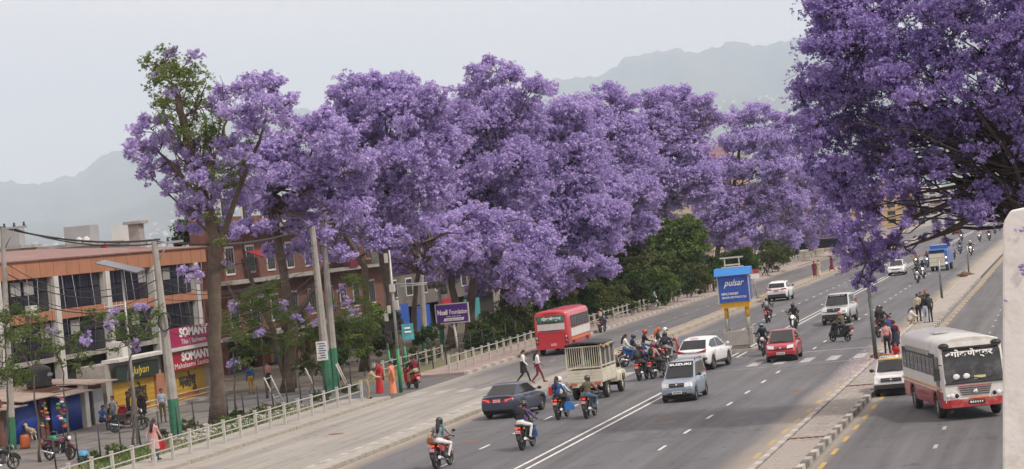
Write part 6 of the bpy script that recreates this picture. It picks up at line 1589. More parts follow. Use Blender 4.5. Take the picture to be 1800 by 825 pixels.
def make_moto(lamp, tail, tankm):
    o = thing('motorcycle', '', 'motorcycle')
    bike_wheel(o, .66, .30, .10); bike_wheel(o, -.64, .30, .13)
    b = MB(); b.tube([(0, .45, .95), (0, .05, .72), (0, -.3, .72), (0, -.75, .80)], .035, 5); b.tube([(0, .42, .85), (0, .25, .35), (0, -.2, .32), (0, -.25, .7)], .03, 5)
    for sx in (1, -1): b.tube([(sx * .08, -.2, .36), (sx * .10, -.64, .30)], .03, 5); b.tube([(sx * .11, -.4, .72), (sx * .12, -.6, .34)], .032, 6)
    b.build('frame', m_trim, o)
    b = MB()
    for sx in (1, -1): b.tube([(sx * .085, .47, 1.0), (sx * .085, .66, .30)], .028, 6)
    b.box((0, .50, .93), (.24, .06, .05)); b.build('fork', m_engine, o)
    b = MB(); b.box((0, .04, .44), (.26, .42, .3)); b.ell((.15, .0, .40), (.05, .14, .13), 8, 6); b.ell((-.15, .0, .40), (.05, .14, .13), 8, 6); b.box((0, .16, .64), (.18, .2, .16), rx=.4)
    b.build('engine', m_engine, o)
    b = MB(); b.ell((0, .17, .84), (.155, .30, .13), 12, 8); b.ell((0, .30, .80), (.19, .16, .12), 10, 6); b.build('fuel_tank', tankm, o)
    for sx in (1, -1):
        MB().prism([(-.1, .60), (.0, .74), (-.35, .80), (-.72, .90), (-.62, .74), (-.3, .58)], lambda u, v, t, sx=sx: (sx * (.10 + t), u, v), 0, .035).build('side_panel', tankm, o)
        b = MB(); b.tube([(sx * .24, .36, 1.05), (sx * .30, .34, 1.14), (sx * .36, .32, 1.2)], .01, 4); b.ell((sx * .38, .315, 1.23), (.075, .02, .05), 8, 6); b.build('mirror', m_trim, o)
        MB().box((sx * .2, .12, .33), (.16, .05, .03)).build('footpeg', m_trim, o)
        MB().ell((sx * .17, -.82, .80), (.04, .03, .025), 6, 5).build('indicator', m_amber, o)
    b = MB(); b.prism([(.0, .78), (.0, .83), (-.4, .87), (-.78, .93), (-.82, .88), (-.4, .78)], lambda u, v, t: (t, u, v), -.125, .125); b.build('seat', m_seat, o)
    b = MB(); b.tube([(-.37, .28, 1.04), (-.25, .36, 1.06), (0, .44, 1.0), (.25, .36, 1.06), (.37, .28, 1.04)], .016, 5)
    for sx in (1, -1): b.tube([(sx * .27, .345, 1.06), (sx * .385, .27, 1.035)], .024, 6)
    b.build('handlebar', m_trim, o)
    MB().ell((0, .62, .92), (.12, .09, .12), 12, 8).build('headlamp_shell', tankm, o); MB().ell((0, .675, .92), (.10, .055, .095), 12, 8).build('headlight', lamp, o)
    b = MB(); b.tube(arc(.66, .30, .36, .15, 2.3), [.03, .055, .06, .06, .06, .06, .055, .03], 6); b.build('front_fender', tankm, o)
    b = MB(); b.tube(arc(-.64, .30, .40, 1.5, 3.0), [.05, .07, .07, .07, .07, .07, .06, .05], 6); b.box((0, -1.0, .52), (.16, .03, .24), rx=.25); b.build('rear_fender', m_trim, o)
    MB().box((0, -.875, .82), (.12, .06, .06)).build('taillight', tail, o)
    plate(o, (0, -1.0, .68), .21, .15, m_platered, -1, m_marks_w)
    b = MB(); b.tube([(.12, .22, .40), (.16, .1, .26), (.18, -.2, .28)], .025, 6); b.tube([(.18, -.2, .29), (.21, -.85, .44)], [.045, .06], 8); b.build('exhaust', m_chrome, o)
    b = MB()
    for k in range(2): b.tube([(-.12, .25, .35), (-.26, .3, .45), (-.24, .36, .68)] if k else [(.12, .25, .35), (.26, .3, .45), (.24, .36, .68)], .014, 5)
    b.build('crash_guard', m_chrome, o)
    b = MB(); b.tube([(-.13, -.5, .86), (-.13, -.92, .95), (.13, -.92, .95), (.13, -.5, .86)], .014, 5); b.build('grab_rail', m_trim, o)
    return o
def make_scooter(lamp, tail, pm):
    o = thing('scooter', '', 'scooter')
    bike_wheel(o, .62, .24, .1); bike_wheel(o, -.58, .24, .11)
    b = MB(); b.prism([(-.02, .24), (-.05, .36), (-.25, .60), (-.35, .74), (-.95, .80), (-.98, .70), (-.8, .52), (-.55, .50), (-.35, .30)], lambda u, v, t: (t * (1 - .25 * abs(u + .5)), u, v), -.19, .19); b.build('body_panel', pm, o)
    b = MB(); b.box((0, .12, .27), (.34, .52, .07)); b.build('footboard', m_trim, o)
    b = MB(); b.prism([(.34, .26), (.48, .30), (.52, .6), (.40, .98), (.33, .96), (.40, .6)], lambda u, v, t: (t * (1.1 - .5 * abs(v - .55)), u, v), -.24, .24); b.build('leg_shield', pm, o)
    b = MB(); b.prism([(-.1, .74), (-.1, .80), (-.4, .83), (-.85, .90), (-.9, .84), (-.4, .74)], lambda u, v, t: (t, u, v), -.15, .15); b.build('seat', m_seat, o)
    b = MB(); b.ell((0, .36, 1.02), (.19, .12, .10), 10, 7); b.build('headlamp_shell', pm, o); MB().ell((0, .45, 1.01), (.12, .045, .07), 10, 7).build('headlight', lamp, o)
    b = MB(); b.tube([(-.36, .24, 1.04), (-.2, .32, 1.06), (.2, .32, 1.06), (.36, .24, 1.04)], .018, 5); b.build('handlebar', m_trim, o)
    for sx in (1, -1):
        b = MB(); b.tube([(sx * .25, .3, 1.06), (sx * .34, .28, 1.22)], .01, 4); b.ell((sx * .36, .275, 1.25), (.07, .02, .05), 8, 6); b.build('mirror', m_trim, o)
    b = MB()
    for sx in (1, -1): b.tube([(sx * .07, .42, .6), (sx * .07, .62, .24)], .026, 6)
    b.build('fork', m_engine, o)
    MB().tube(arc(.62, .24, .30, .2, 2.4), [.03, .06, .07, .07, .07, .07, .06, .03], 6).build('front_fender', pm, o)
    MB().box((0, -.97, .74), (.16, .05, .06)).build('taillight', tail, o)
    plate(o, (0, -1.0, .58), .21, .15, m_platered, -1, m_marks_w)
    MB().tube([(.16, -.25, .24), (.18, -.75, .34)], [.04, .05], 7).build('exhaust', m_engine, o)
    MB().tube([(-.14, -.6, .88), (-.14, -.98, .95), (.14, -.98, .95), (.14, -.6, .88)], .015, 5).build('grab_rail', m_chrome, o)
    return o
b_black = paintm('bike_black', (.02, .02, .022)); b_red = paintm('bike_red', (.40, .02, .02)); b_blue = paintm('bike_blue', (.02, .12, .36)); b_maroon = paintm('bike_maroon', (.11, .012, .035)); b_white = paintm('bike_white', (.66, .66, .66)); b_grey = paintm('bike_grey', (.12, .13, .14))
BG = 'motorcycles riding on the main road'
PROTO = {}
def bike(kind, label, x, y, rz, col=None, lit='tail', group=BG):
    key = (kind, lit)
    lamp = m_lampon if lit == 'head' else m_lens; tail = m_tailon if lit == 'tail' else m_tail
    if key not in PROTO:
        PROTO[key] = o = (make_moto if kind == 'motorcycle' else make_scooter)(lamp, tail, b_black)
        o.location = (x, y, 0); o.rotation_euler = (0, 0, rz); o['label'] = label
        if group: o['group'] = group
        if col:
            for ch in o.children:
                if ch.name.split('.')[0] in ('fuel_tank', 'side_panel', 'front_fender', 'headlamp_shell', 'body_panel', 'leg_shield'): paint(ch, col)
        return o
    col = col or b_black
    return dup(PROTO[key], (x, y, 0), rz, label, group, {k: col for k in ('fuel_tank', 'side_panel', 'front_fender', 'headlamp_shell', 'body_panel', 'leg_shield')})
# ================================================================ people
m_skin = M('skin', (.33, .175, .105), .6, var=.06); m_skin2 = M('skin_darker', (.23, .115, .068), .6, var=.06)
m_hair = M('black_hair', (.012, .010, .009), .55, var=.2, scale=20)
m_eye = M('eye_dark', (.02, .015, .012), .3)
CL = {}
def cloth(name, rgb):
    if name not in CL: CL[name] = M(name, rgb, .85, var=.16, scale=7, bump=.3)
    return CL[name]
K = dict(black=(.018, .018, .02), charcoal=(.045, .045, .05), navy=(.018, .026, .06), blue=(.03, .09, .26), jeans=(.07, .115, .21), paleblue=(.42, .50, .60), white=(.70, .70, .69), cream=(.58, .50, .34), beige=(.40, .32, .21),
         olive=(.115, .095, .05), khaki=(.30, .25, .16), grey=(.28, .28, .29), red=(.46, .025, .03), maroon=(.16, .012, .03), pink=(.58, .30, .29), peach=(.66, .24, .13), magenta=(.38, .03, .22), green=(.05, .22, .08), brown=(.12, .06, .035), orange_brown=(.32, .11, .035), teal=(.06, .22, .24), orange=(.65, .12, .03), mustard=(.45, .28, .04), violet=(.12, .06, .20))
def cm(c): return cloth(c + '_cloth', K[c])

def seg(b, p, q, r0, r1, n=9, flat=1.0, ax=None):
    """Tapered limb with round ends."""
    p, q = Vector(p), Vector(q); d = (q - p); L_ = d.length
    if L_ < 1e-6: return
    d /= L_
    pts = [p - d * r0 * .8, p - d * r0 * .45, p, p.lerp(q, .35), p.lerp(q, .7), q, q + d * r1 * .45, q + d * r1 * .8]
    rs = [r0 * .45, r0 * .85, r0, r0 + (r1 - r0) * .3, r0 + (r1 - r0) * .7, r1, r1 * .85, r1 * .45]
    b.tube(pts, rs, n)
BONES = ('pelvis', 'chest', 'neck', 'head')
def body_mesh(name, J, voxel=.017):
    """One continuous figure from a posed skeleton J (metres; +Y is forward). Slots: skin, top, trousers, shoes, sleeves, dark."""
    b = MB(); lab = []
    def S_(p, q, r0, r1, slot): seg(b, p, q, r0, r1); lab.append((Vector(p), Vector(q), slot, max(r0, r1)))
    P = {k: Vector(v) for k, v in J.items()}
    up = (P['neck'] - P['pelvis']).normalized(); side = (P['shR'] - P['shL']).normalized(); fwd = up.cross(side) * 1
    Mx = Matrix((side, side.cross(up) * -1, up)).transposed()
    mid = P['pelvis'].lerp(P['neck'], .38); ch = P['pelvis'].lerp(P['neck'], .72)
    for c, r_, slot in ((P['pelvis'], (.165, .12, .13), 2), (mid, (.14, .105, .17), 1), (ch, (.175, .115, .19), 1)):
        b.ell(c, r_, 12, 9, M3=Mx); lab.append((c, c + up * .02, slot, max(r_)))
    S_(P['shL'], P['shR'], .075, .075, 1)
    S_(P['neck'] - up * .03, P['head'] - (P['head'] - P['neck']) * .35, .055, .05, 0)
    hd = (P['head'] - P['neck']).normalized(); look = Vector(J.get('look', (0, 1, 0))).normalized(); look = (look - hd * look.dot(hd) * .7).normalized()
    hs = look.cross(hd).normalized(); HM = Matrix((hs, look, hs.cross(look))).transposed()
    b.ell(P['head'] + hd * .02, (.077, .095, .112), 12, 10, M3=HM); b.ell(P['head'] + look * .03 - hd * .06, (.052, .058, .06), 10, 8, M3=HM)
    b.ell(P['head'] + look * .10 - hd * .012, (.015, .022, .026), 6, 5, M3=HM)
    for s in (1, -1): b.ell(P['head'] + hs * s * .078, (.014, .024, .034), 6, 5, M3=HM)
    lab.append((P['head'], P['head'] + hd * .05, 0, .11))
    for s in 'LR':
        S_(P['hip' + s], P['knee' + s], .088, .06, 2); S_(P['knee' + s], P['ank' + s], .06, .042, 2)
        toe = P.get('toe' + s, P['ank' + s] + Vector((0, .15, -.05)))
        heel = P['ank' + s] + (P['ank' + s] - toe).normalized() * .04 + Vector((0, 0, -.03))
        S_(heel, toe, .042, .036, 3)
        S_(P['sh' + s], P['elb' + s], .056, .043, 1); S_(P['elb' + s], P['wri' + s], .042, .03, 4)
        fd = (P['wri' + s] - P['elb' + s]).normalized()
        palm = P['wri' + s] + fd * .05
        S_(P['wri' + s], palm, .03, .034, 0)
    me = bpy.data.meshes.new(name); me.from_pydata(b.v, [], b.f); me.update()
    o = bpy.data.objects.new(name, me); COL.objects.link(o)
    md_ = o.modifiers.new('join', 'REMESH'); md_.mode = 'VOXEL'; md_.voxel_size = voxel; md_.use_smooth_shade = True
    sm = o.modifiers.new('soft', 'SMOOTH'); sm.iterations = 3; sm.factor = .5
    dg = bpy.context.evaluated_depsgraph_get(); dg.update()
    out = bpy.data.meshes.new_from_object(o.evaluated_get(dg)); out.name = name
    bpy.data.objects.remove(o); bpy.data.meshes.remove(me)
    # fingers, thumb, eyes, mouth join the same mesh
    x = MB()
    for s in 'LR':
        fd = (P['wri' + s] - P['elb' + s]).normalized(); palm = P['wri' + s] + fd * .065
        sd = fd.cross(Vector((0, 0, 1))); sd = sd.normalized() if sd.length > .1 else Vector((1, 0, 0)); dn = sd.cross(fd)
        if dn.z > 0: dn = -dn
        for k, ln in enumerate((.06, .075, .07, .055)):
            o_ = sd * (k - 1.5) * .018
            x.tube([palm + o_, palm + o_ + fd * ln * .5 + dn * .008, palm + o_ + fd * ln * .85 + dn * ln * .35, palm + o_ + fd * ln * .9 + dn * ln * .75], [.010, .009, .008, .006], 5, mi=0)
        th = sd * (-.03 if s == 'L' else .03)
        x.tube([palm + th - fd * .03, palm + th * 1.7, palm + th * 1.6 + fd * .03 + dn * .02], [.011, .010, .007], 5, mi=0)
    for s in (1, -1): x.ell(P['head'] + look * .088 + hs * s * .032 + hd * .012, (.014, .008, .008), 6, 5, mi=5, M3=HM)
    x.box(P['head'] + look * .092 - hd * .058, (.045, .012, .008), mi=5)
    nv = len(out.vertices); co = np.zeros(nv * 3); out.vertices.foreach_get('co', co); co = co.reshape(-1, 3)
    npoly = len(out.polygons); cen = np.zeros(npoly * 3); out.polygons.foreach_get('center', cen); cen = cen.reshape(-1, 3)
    best = np.full(npoly, 9.0); slot = np.zeros(npoly, dtype=np.int32)
    for p, q, s_, r_ in lab:
        p, q = np.array(p), np.array(q); d = q - p; t = np.clip(((cen - p) @ d) / (d @ d + 1e-9), 0, 1)
        dist = np.linalg.norm(cen - (p + t[:, None] * d), axis=1) - r_
        k = dist < best; best[k] = dist[k]; slot[k] = s_
    F_ = [tuple(p.vertices) for p in out.polygons]
    fin = bpy.data.meshes.new(name); fin.from_pydata([tuple(c) for c in co] + x.v, [], F_ + [tuple(i + nv for i in f) for f in x.f])
    for m_ in (m_skin, cm('grey'), cm('jeans'), cm('black'), cm('grey'), m_eye): fin.materials.append(m_)
    fin.polygons.foreach_set('material_index', list(slot) + x.mi); fin.polygons.foreach_set('use_smooth', [True] * len(fin.polygons)); fin.update()
    bpy.data.meshes.remove(out)
    return fin, dict(P=P, hd=hd, look=look, hs=hs, HM=HM, up=up, side=side)
POSES = dict(
 stand=dict(pelvis=(0, 0, .92), neck=(0, .0, 1.44), head=(0, .02, 1.58), shL=(-.165, 0, 1.36), shR=(.165, 0, 1.36), hipL=(-.085, 0, .88), hipR=(.085, 0, .88), kneeL=(-.10, .02, .48), kneeR=(.10, .03, .48), ankL=(-.11, -.02, .08), ankR=(.11, -.01, .08), toeL=(-.13, .14, .035), toeR=(.13, .15, .035), elbL=(-.23, -.02, 1.08), elbR=(.23, -.02, 1.08), wriL=(-.22, .06, .85), wriR=(.22, .06, .85)),
 walk=dict(pelvis=(0, 0, .91), neck=(0, .05, 1.43), head=(0, .09, 1.57), shL=(-.165, .03, 1.35), shR=(.165, .03, 1.35), hipL=(-.085, 0, .88), hipR=(.085, 0, .88), kneeL=(-.09, .20, .50), kneeR=(.09, -.02, .48), ankL=(-.09, .30, .10), ankR=(.10, -.32, .16), toeL=(-.10, .46, .07), toeR=(.10, -.20, .05), elbL=(-.23, -.14, 1.10), elbR=(.22, .12, 1.08), wriL=(-.22, -.12, .86), wriR=(.19, .28, .92)),
 photo=dict(pelvis=(0, 0, .92), neck=(0, .0, 1.44), head=(0, .03, 1.58), shL=(-.165, 0, 1.36), shR=(.165, 0, 1.36), hipL=(-.085, 0, .88), hipR=(.085, 0, .88), kneeL=(-.10, .02, .48), kneeR=(.10, .03, .48), ankL=(-.11, -.02, .08), ankR=(.11, -.01, .08), toeL=(-.13, .14, .035), toeR=(.13, .15, .035), elbL=(-.26, .16, 1.22), elbR=(.26, .16, 1.22), wriL=(-.09, .26, 1.46), wriR=(.09, .26, 1.46)),
 lean=dict(pelvis=(0, -.10, .90), neck=(0, .22, 1.32), head=(0, .32, 1.42), shL=(-.165, .17, 1.26), shR=(.165, .17, 1.26), hipL=(-.085, -.1, .87), hipR=(.085, -.1, .87), kneeL=(-.10, -.02, .47), kneeR=(.10, -.02, .47), ankL=(-.10, -.08, .08), ankR=(.10, -.08, .08), toeL=(-.11, .08, .035), toeR=(.11, .08, .035), elbL=(-.22, .36, 1.08), elbR=(.22, .36, 1.08), wriL=(-.18, .58, 1.04), wriR=(.18, .58, 1.04)),
 sit=dict(pelvis=(0, 0, .50), neck=(0, .10, 1.00), head=(0, .16, 1.13), shL=(-.165, .07, .92), shR=(.165, .07, .92), hipL=(-.09, .03, .48), hipR=(.09, .03, .48), kneeL=(-.14, .44, .50), kneeR=(.14, .44, .50), ankL=(-.13, .42, .08), ankR=(.13, .46, .08), toeL=(-.15, .58, .035), toeR=(.15, .62, .035), elbL=(-.24, .20, .70), elbR=(.24, .20, .70), wriL=(-.12, .40, .60), wriR=(.12, .40, .60)),
 crouch=dict(pelvis=(0, 0, .30), neck=(0, .18, .78), head=(0, .25, .90), shL=(-.165, .15, .70), shR=(.165, .15, .70), hipL=(-.09, .03, .28), hipR=(.09, .03, .28), kneeL=(-.13, .40, .52), kneeR=(.13, .40, .52), ankL=(-.11, .10, .08), ankR=(.11, .12, .08), toeL=(-.12, .26, .035), toeR=(.12, .28, .035), elbL=(-.22, .36, .50), elbR=(.22, .36, .50), wriL=(-.08, .52, .46), wriR=(.08, .52, .46)),
 ride=dict(pelvis=(0, -.18, .93), neck=(0, -.06, 1.44), head=(0, .0, 1.58), shL=(-.175, -.06, 1.35), shR=(.175, -.06, 1.35), hipL=(-.10, -.15, .90), hipR=(.10, -.15, .90), kneeL=(-.26, .26, .80), kneeR=(.26, .26, .80), ankL=(-.20, .08, .40), ankR=(.20, .08, .40), toeL=(-.21, .24, .35), toeR=(.21, .24, .35), elbL=(-.33, .06, 1.12), elbR=(.33, .06, 1.12), wriL=(-.335, .25, 1.07), wriR=(.335, .25, 1.07)),
 pillion=dict(pelvis=(0, -.55, .98), neck=(0, -.47, 1.49), head=(0, -.42, 1.63), shL=(-.16, -.46, 1.40), shR=(.16, -.46, 1.40), hipL=(-.10, -.52, .95), hipR=(.10, -.52, .95), kneeL=(-.27, -.14, .86), kneeR=(.27, -.14, .86), ankL=(-.22, -.26, .47), ankR=(.22, -.26, .47), toeL=(-.23, -.11, .42), toeR=(.23, -.11, .42), elbL=(-.26, -.36, 1.16), elbR=(.26, -.36, 1.16), wriL=(-.20, -.17, 1.06), wriR=(.20, -.17, 1.06)),
 scoot=dict(pelvis=(0, -.30, .92), neck=(0, -.20, 1.43), head=(0, -.15, 1.57), shL=(-.17, -.19, 1.34), shR=(.17, -.19, 1.34), hipL=(-.09, -.26, .89), hipR=(.09, -.26, .89), kneeL=(-.15, .16, .78), kneeR=(.15, .16, .78), ankL=(-.13, .14, .38), ankR=(.13, .14, .38), toeL=(-.13, .29, .34), toeR=(.13, .29, .34), elbL=(-.29, -.04, 1.12), elbR=(.29, -.04, 1.12), wriL=(-.335, .18, 1.05), wriR=(.335, .18, 1.05)),
 spillion=dict(pelvis=(0, -.64, .98), neck=(0, -.56, 1.48), head=(0, -.51, 1.62), shL=(-.16, -.55, 1.39), shR=(.16, -.55, 1.39), hipL=(-.10, -.61, .95), hipR=(.10, -.61, .95), kneeL=(-.25, -.24, .84), kneeR=(.25, -.24, .84), ankL=(-.22, -.34, .44), ankR=(.22, -.34, .44), toeL=(-.23, -.19, .40), toeR=(.23, -.19, .40), elbL=(-.25, -.45, 1.16), elbR=(.25, -.45, 1.16), wriL=(-.19, -.27, 1.06), wriR=(.19, -.27, 1.06)),
)
PM = {}
def pose(nm):
    if nm not in PM: PM[nm] = body_mesh('person', POSES[nm])
    return PM[nm]
EXTRA = {}
def extra(key, fn):
    if key not in EXTRA: EXTRA[key] = fn()
    return EXTRA[key]
PHOLD = M('placeholder_cloth', (.3, .3, .3), .85, var=.16, scale=7, bump=.3)
def helmet_mesh(I):
    P, HM, hd, lk = I['P'], I['HM'], I['hd'], I['look']
    b = MB(); c = P['head'] + hd * .025
    nu, nv = 16, 9
    for j in range(nv + 1):
        ph = PI * .74 * j / nv
        for i in range(nu):
            th = 2 * PI * i / nu; front = max(0, math.sin(th))
            pp = min(ph, PI * (.74 - .22 * front))
            b.v.append(tuple(HM @ Vector((.128 * math.sin(pp) * math.cos(th), .145 * math.sin(pp) * math.sin(th), .140 * math.cos(pp))) + c))
    for j in range(nv):
        for i in range(nu): b.f.append((j * nu + i, (j + 1) * nu + i, (j + 1) * nu + (i + 1) % nu, j * nu + (i + 1) % nu)); b.mi.append(0); b.sm.append(True)
    b.tube([c + HM @ Vector((.10 * math.cos(a), .118 * math.sin(a), -.10)) for a in [.5 + 2.1 * k / 6 for k in range(7)]], .028, 6)
    return b.mesh('helmet', PHOLD)
def visor_mesh(I):
    P, HM, hd = I['P'], I['HM'], I['hd']; c = P['head'] + hd * .02
    b = MB(); n = 8
    for z in (-.055, .0, .055):
        for k in range(n + 1):
            a = .55 + 2.04 * k / n; q = math.sqrt(max(.2, 1 - (z / .15) ** 2))
            b.v.append(tuple(c + HM @ Vector((.131 * q * math.cos(a), .148 * q * math.sin(a), z))))
    for j in range(2):
        for k in range(n): b.f.append((j * (n + 1) + k, j * (n + 1) + k + 1, (j + 1) * (n + 1) + k + 1, (j + 1) * (n + 1) + k)); b.mi.append(0); b.sm.append(True)
    return b.mesh('visor', m_glass)
def hair_mesh(I, kind):
    P, HM, hd, lk, up = I['P'], I['HM'], I['hd'], I['look'], I['up']; b = MB(); c = P['head'] + hd * .032
    nu, nv = 14, 7
    for j in range(nv + 1):
        for i in range(nu):
            th = 2 * PI * i / nu; fr = max(0, math.sin(th)); lim = PI * (.62 - .30 * fr)
            ph = lim * j / nv
            b.v.append(tuple(c + HM @ Vector((.090 * math.sin(ph) * math.cos(th), .108 * math.sin(ph) * math.sin(th) - .006, .118 * math.cos(ph)))))
    for j in range(nv):
        for i in range(nu): b.f.append((j * nu + i, (j + 1) * nu + i, (j + 1) * nu + (i + 1) % nu, j * nu + (i + 1) % nu)); b.mi.append(0); b.sm.append(True)
    bk = P['head'] - lk * .095
    if kind == 'long': b.tube([bk + hd * .03, bk - lk * .02 - hd * .12, bk - lk * .03 - hd * .30, bk - lk * .02 - hd * .45], [.065, .075, .065, .03], 8)
    if kind == 'bun': b.ell(bk - lk * .02 - hd * .02, .045, 8, 6)
    if kind == 'tail': b.tube([bk, bk - lk * .07 - hd * .06, bk - lk * .06 - hd * .22, bk - lk * .05 - hd * .34], [.03, .035, .03, .012], 7)
    return b.mesh('hair', m_hair)
def skirt_mesh(I, z0, z1, r0, r1, nm, split=0):
    """A skirt or tunic hanging from the waist of a standing figure."""
    b = MB(); nu, nv = 20, 7; P = I['P']
    for j in range(nv + 1):
        t = j / nv; z = z0 + (z1 - z0) * t; r = r0 + (r1 - r0) * t ** 1.2
        for i in range(nu):
            a = 2 * PI * i / nu; f = 1 + .06 * t * math.sin(a * 7) + .04 * t * math.sin(a * 3 + 1)
            yc = (P['pelvis'].y) * 1.0 + .03 * t
            b.v.append((r * f * math.cos(a) * 1.12, yc + r * f * math.sin(a) * .92, z))
    for j in range(nv):
        for i in range(nu): b.f.append((j * nu + i, j * nu + (i + 1) % nu, (j + 1) * nu + (i + 1) % nu, (j + 1) * nu + i)); b.mi.append(0); b.sm.append(True)
    return b.mesh(nm, PHOLD)
def scarf_mesh(I):
    P = I['P']; b = MB(); s = I['side']; u = I['up']
    f = s.cross(u) * -1
    b.tube([P['shR'] + f * .06 + u * .05, P['neck'] + f * .07 + u * .0, P['neck'] - s * .09 + u * .02, P['neck'] - f * .07 + u * .01, P['shR'] - f * .06 + u * .05, P['shR'] - f * .13 - u * .25], [.03, .045, .045, .045, .04, .03], 7)
    return b.mesh('scarf', PHOLD)
def shawl_mesh(I):
    P = I['P']; b = MB(); s = I['side']; u = I['up']; f = s.cross(u) * -1
    b.tube([P['shL'] + u * .06, P['shL'] - f * .12 - u * .12, P['pelvis'] - f * .15 - s * .12 + u * .1, P['pelvis'] - f * .17 - s * .16 - u * .25], [.05, .07, .075, .05], 8)
    b.tube([P['shL'] + u * .06, P['neck'].lerp(P['pelvis'], .4) + f * .12, P['pelvis'] + s * .15 + f * .06 + u * .08], [.05, .06, .05], 8)
    return b.mesh('shawl', PHOLD)
def person(label, ps, x, y, rz, top, bottom='black', z=0.0, sleeve='top', hair='short', helmet=None, skirt=None, scarf=None, shawl=None, shoes='black', sc=1.0, group=None, skin=None, hood=None):
    me, I = pose(ps)
    root = thing('person', label, 'person', (x, y, z), rz, group); root.scale = (sc, sc, sc)
    o = link('body', me, root)
    sk = skin or R_.choice((m_skin, m_skin, m_skin2))
    paint(o, sk, 0); paint(o, cm(top), 1); paint(o, cm(bottom), 2); paint(o, cm(shoes) if shoes != 'skin' else sk, 3); paint(o, cm(top) if sleeve == 'top' else (sk if sleeve == 'skin' else cm(sleeve)), 4)
    if helmet:
        h = link('helmet', extra(('helmet', ps), lambda: helmet_mesh(I)), root); paint(h, paintm('helmet_' + helmet, K[helmet], rough=.25))
        link('visor', extra(('visor', ps), lambda: visor_mesh(I)), h)
        if hair in ('long', 'tail'): link('hair', extra(('hair', ps, hair), lambda: hair_mesh(I, hair)), root)
    elif hood:
        h = link('headscarf', extra(('hood', ps), lambda: hair_mesh(I, 'long')), root); paint(h, cm(hood))
    elif hair != 'none': link('hair', extra(('hair', ps, hair), lambda: hair_mesh(I, hair)), root)
    if skirt:
        kind, colr = skirt
        spec = dict(saree=(1.06, .04, .145, .215), tunic=(1.12, .52, .15, .21), gown=(1.12, .20, .15, .185))[kind]
        k = link(kind if kind != 'saree' else 'saree_skirt', extra((kind, ps), lambda: skirt_mesh(I, *spec, kind)), root); paint(k, cm(colr))
    if scarf: paint(link('scarf', extra(('scarf', ps), lambda: scarf_mesh(I)), root), cm(scarf))
    if shawl: paint(link('shawl', extra(('shawl', ps), lambda: shawl_mesh(I)), root), cm(shawl))
    root['_i'] = ps
    del root['_i']
    return root
def backpack(label, ps, root, col):
    """A bag on a person's back: a thing of its own."""
    _, I = pose(ps); P = I['P']; f = I['side'].cross(I['up']) * -1
    c = P['pelvis'].lerp(P['neck'], .62) - f * .19
    Mx = Matrix((I['side'], f, I['up'])).transposed()
    t = thing('backpack', label, 'backpack', root.location, root.rotation_euler.z)
    b = MB(); b.ell(c, (.15, .10, .22), 10, 8, M3=Mx); b.build('bag', cm(col), t)
    b = MB(); b.ell(c - f * .08 - I['up'] * .06, (.11, .05, .11), 8, 6, M3=Mx); b.build('front_pocket', cm(col), t)
    b = MB()
    for s in (1, -1): b.tube([c + I['up'] * .17 + I['side'] * s * .09 + f * .05, P['neck'] + I['side'] * s * .10 + f * .03 + I['up'] * .0, P['neck'] + I['side'] * s * .12 + f * .12 - I['up'] * .12, c + f * .12 + I['side'] * s * .15 - I['up'] * .15], .018, 5)
    b.build('strap', cm('black'), t)
    return t
def bag(name, label, loc, size, col, m=None):
    t = thing(name, label, 'bag', loc)
    b = MB(); w, d, h = size
    b.prism([(-w / 2, 0), (w / 2, 0), (w * .55, h * .55), (w * .42, h), (-w * .42, h), (-w * .55, h * .55)], lambda u, v, t_: (u, t_, v), -d / 2, d / 2); b.build('bag', m or cm(col), t)
    MB().tube([(-w * .3, 0, h), (-w * .2, 0, h + .12), (w * .2, 0, h + .12), (w * .3, 0, h)], .012, 5).build('handle', m or cm(col), t)
    return t
# ================================================================ riders and their machines
RG = None
def ride(kind, blabel, x, y, rz, riders, col=None, lit='tail', group=BG, dyaw=0):
    """A machine and the people on it; each is a thing of its own. riders: (label, top, bottom, kwargs)."""
    bike(kind, blabel, x, y, rz, col, lit, group)
    for k, (lab, top, bot, kw) in enumerate(riders):
        ps = ('ride', 'pillion')[k] if kind == 'motorcycle' else ('scoot', 'spillion')[k]
        person(lab, ps, x, y, rz, top, bot, **kw)
ride('motorcycle', 'red tailed motorcycle nearest the camera, ridden by a woman in grey', -22.02, 79.35, -.09, [('woman in grey shawl and white trousers riding the nearest motorcycle', 'grey', 'white', dict(helmet='black', hair='long', scarf='teal'))], b_red)
bag('shoulder_bag', 'tan shoulder bag at the grey shawled rider\'s left side', (-22.34, 79.1, .86), (.2, .1, .2), 'orange_brown')
ride('motorcycle', 'black motorcycle carrying a couple behind the navy saloon', -20.1, 84.0, -.07, [('man in violet sleeves driving the couple\'s motorcycle', 'violet', 'jeans', dict(helmet='black')), ('bare headed woman in black top and white trousers riding pillion', 'black', 'white', dict(hair='bun', shoes='skin'))], b_black)
bag('carrier_bag', 'blue carrier bag hanging at the couple\'s motorcycle', (-19.80, 84.0, .40), (.2, .16, .26), 'blue')
ride('motorcycle', 'black motorcycle with blue jacketed pair left of the olive rider', -21.38, 96.05, -.06, [('driver with white and red helmet ahead of the blue jacketed pillion', 'white', 'charcoal', dict(helmet='white')), ('woman in blue denim jacket riding pillion with dark hair', 'blue', 'black', dict(hair='long', sleeve='blue'))], b_black)
bag('carrier_bag', 'bright blue plastic bag beside the blue jacketed pair', (-20.98, 95.7, .35), (.34, .25, .34), 'blue', M('blue_plastic_bag', (.03, .22, .62), .4))
bag('shoulder_bag', 'pink red bag behind the blue jacketed pillion', (-21.66, 95.45, 1.0), (.14, .1, .36), 'red')
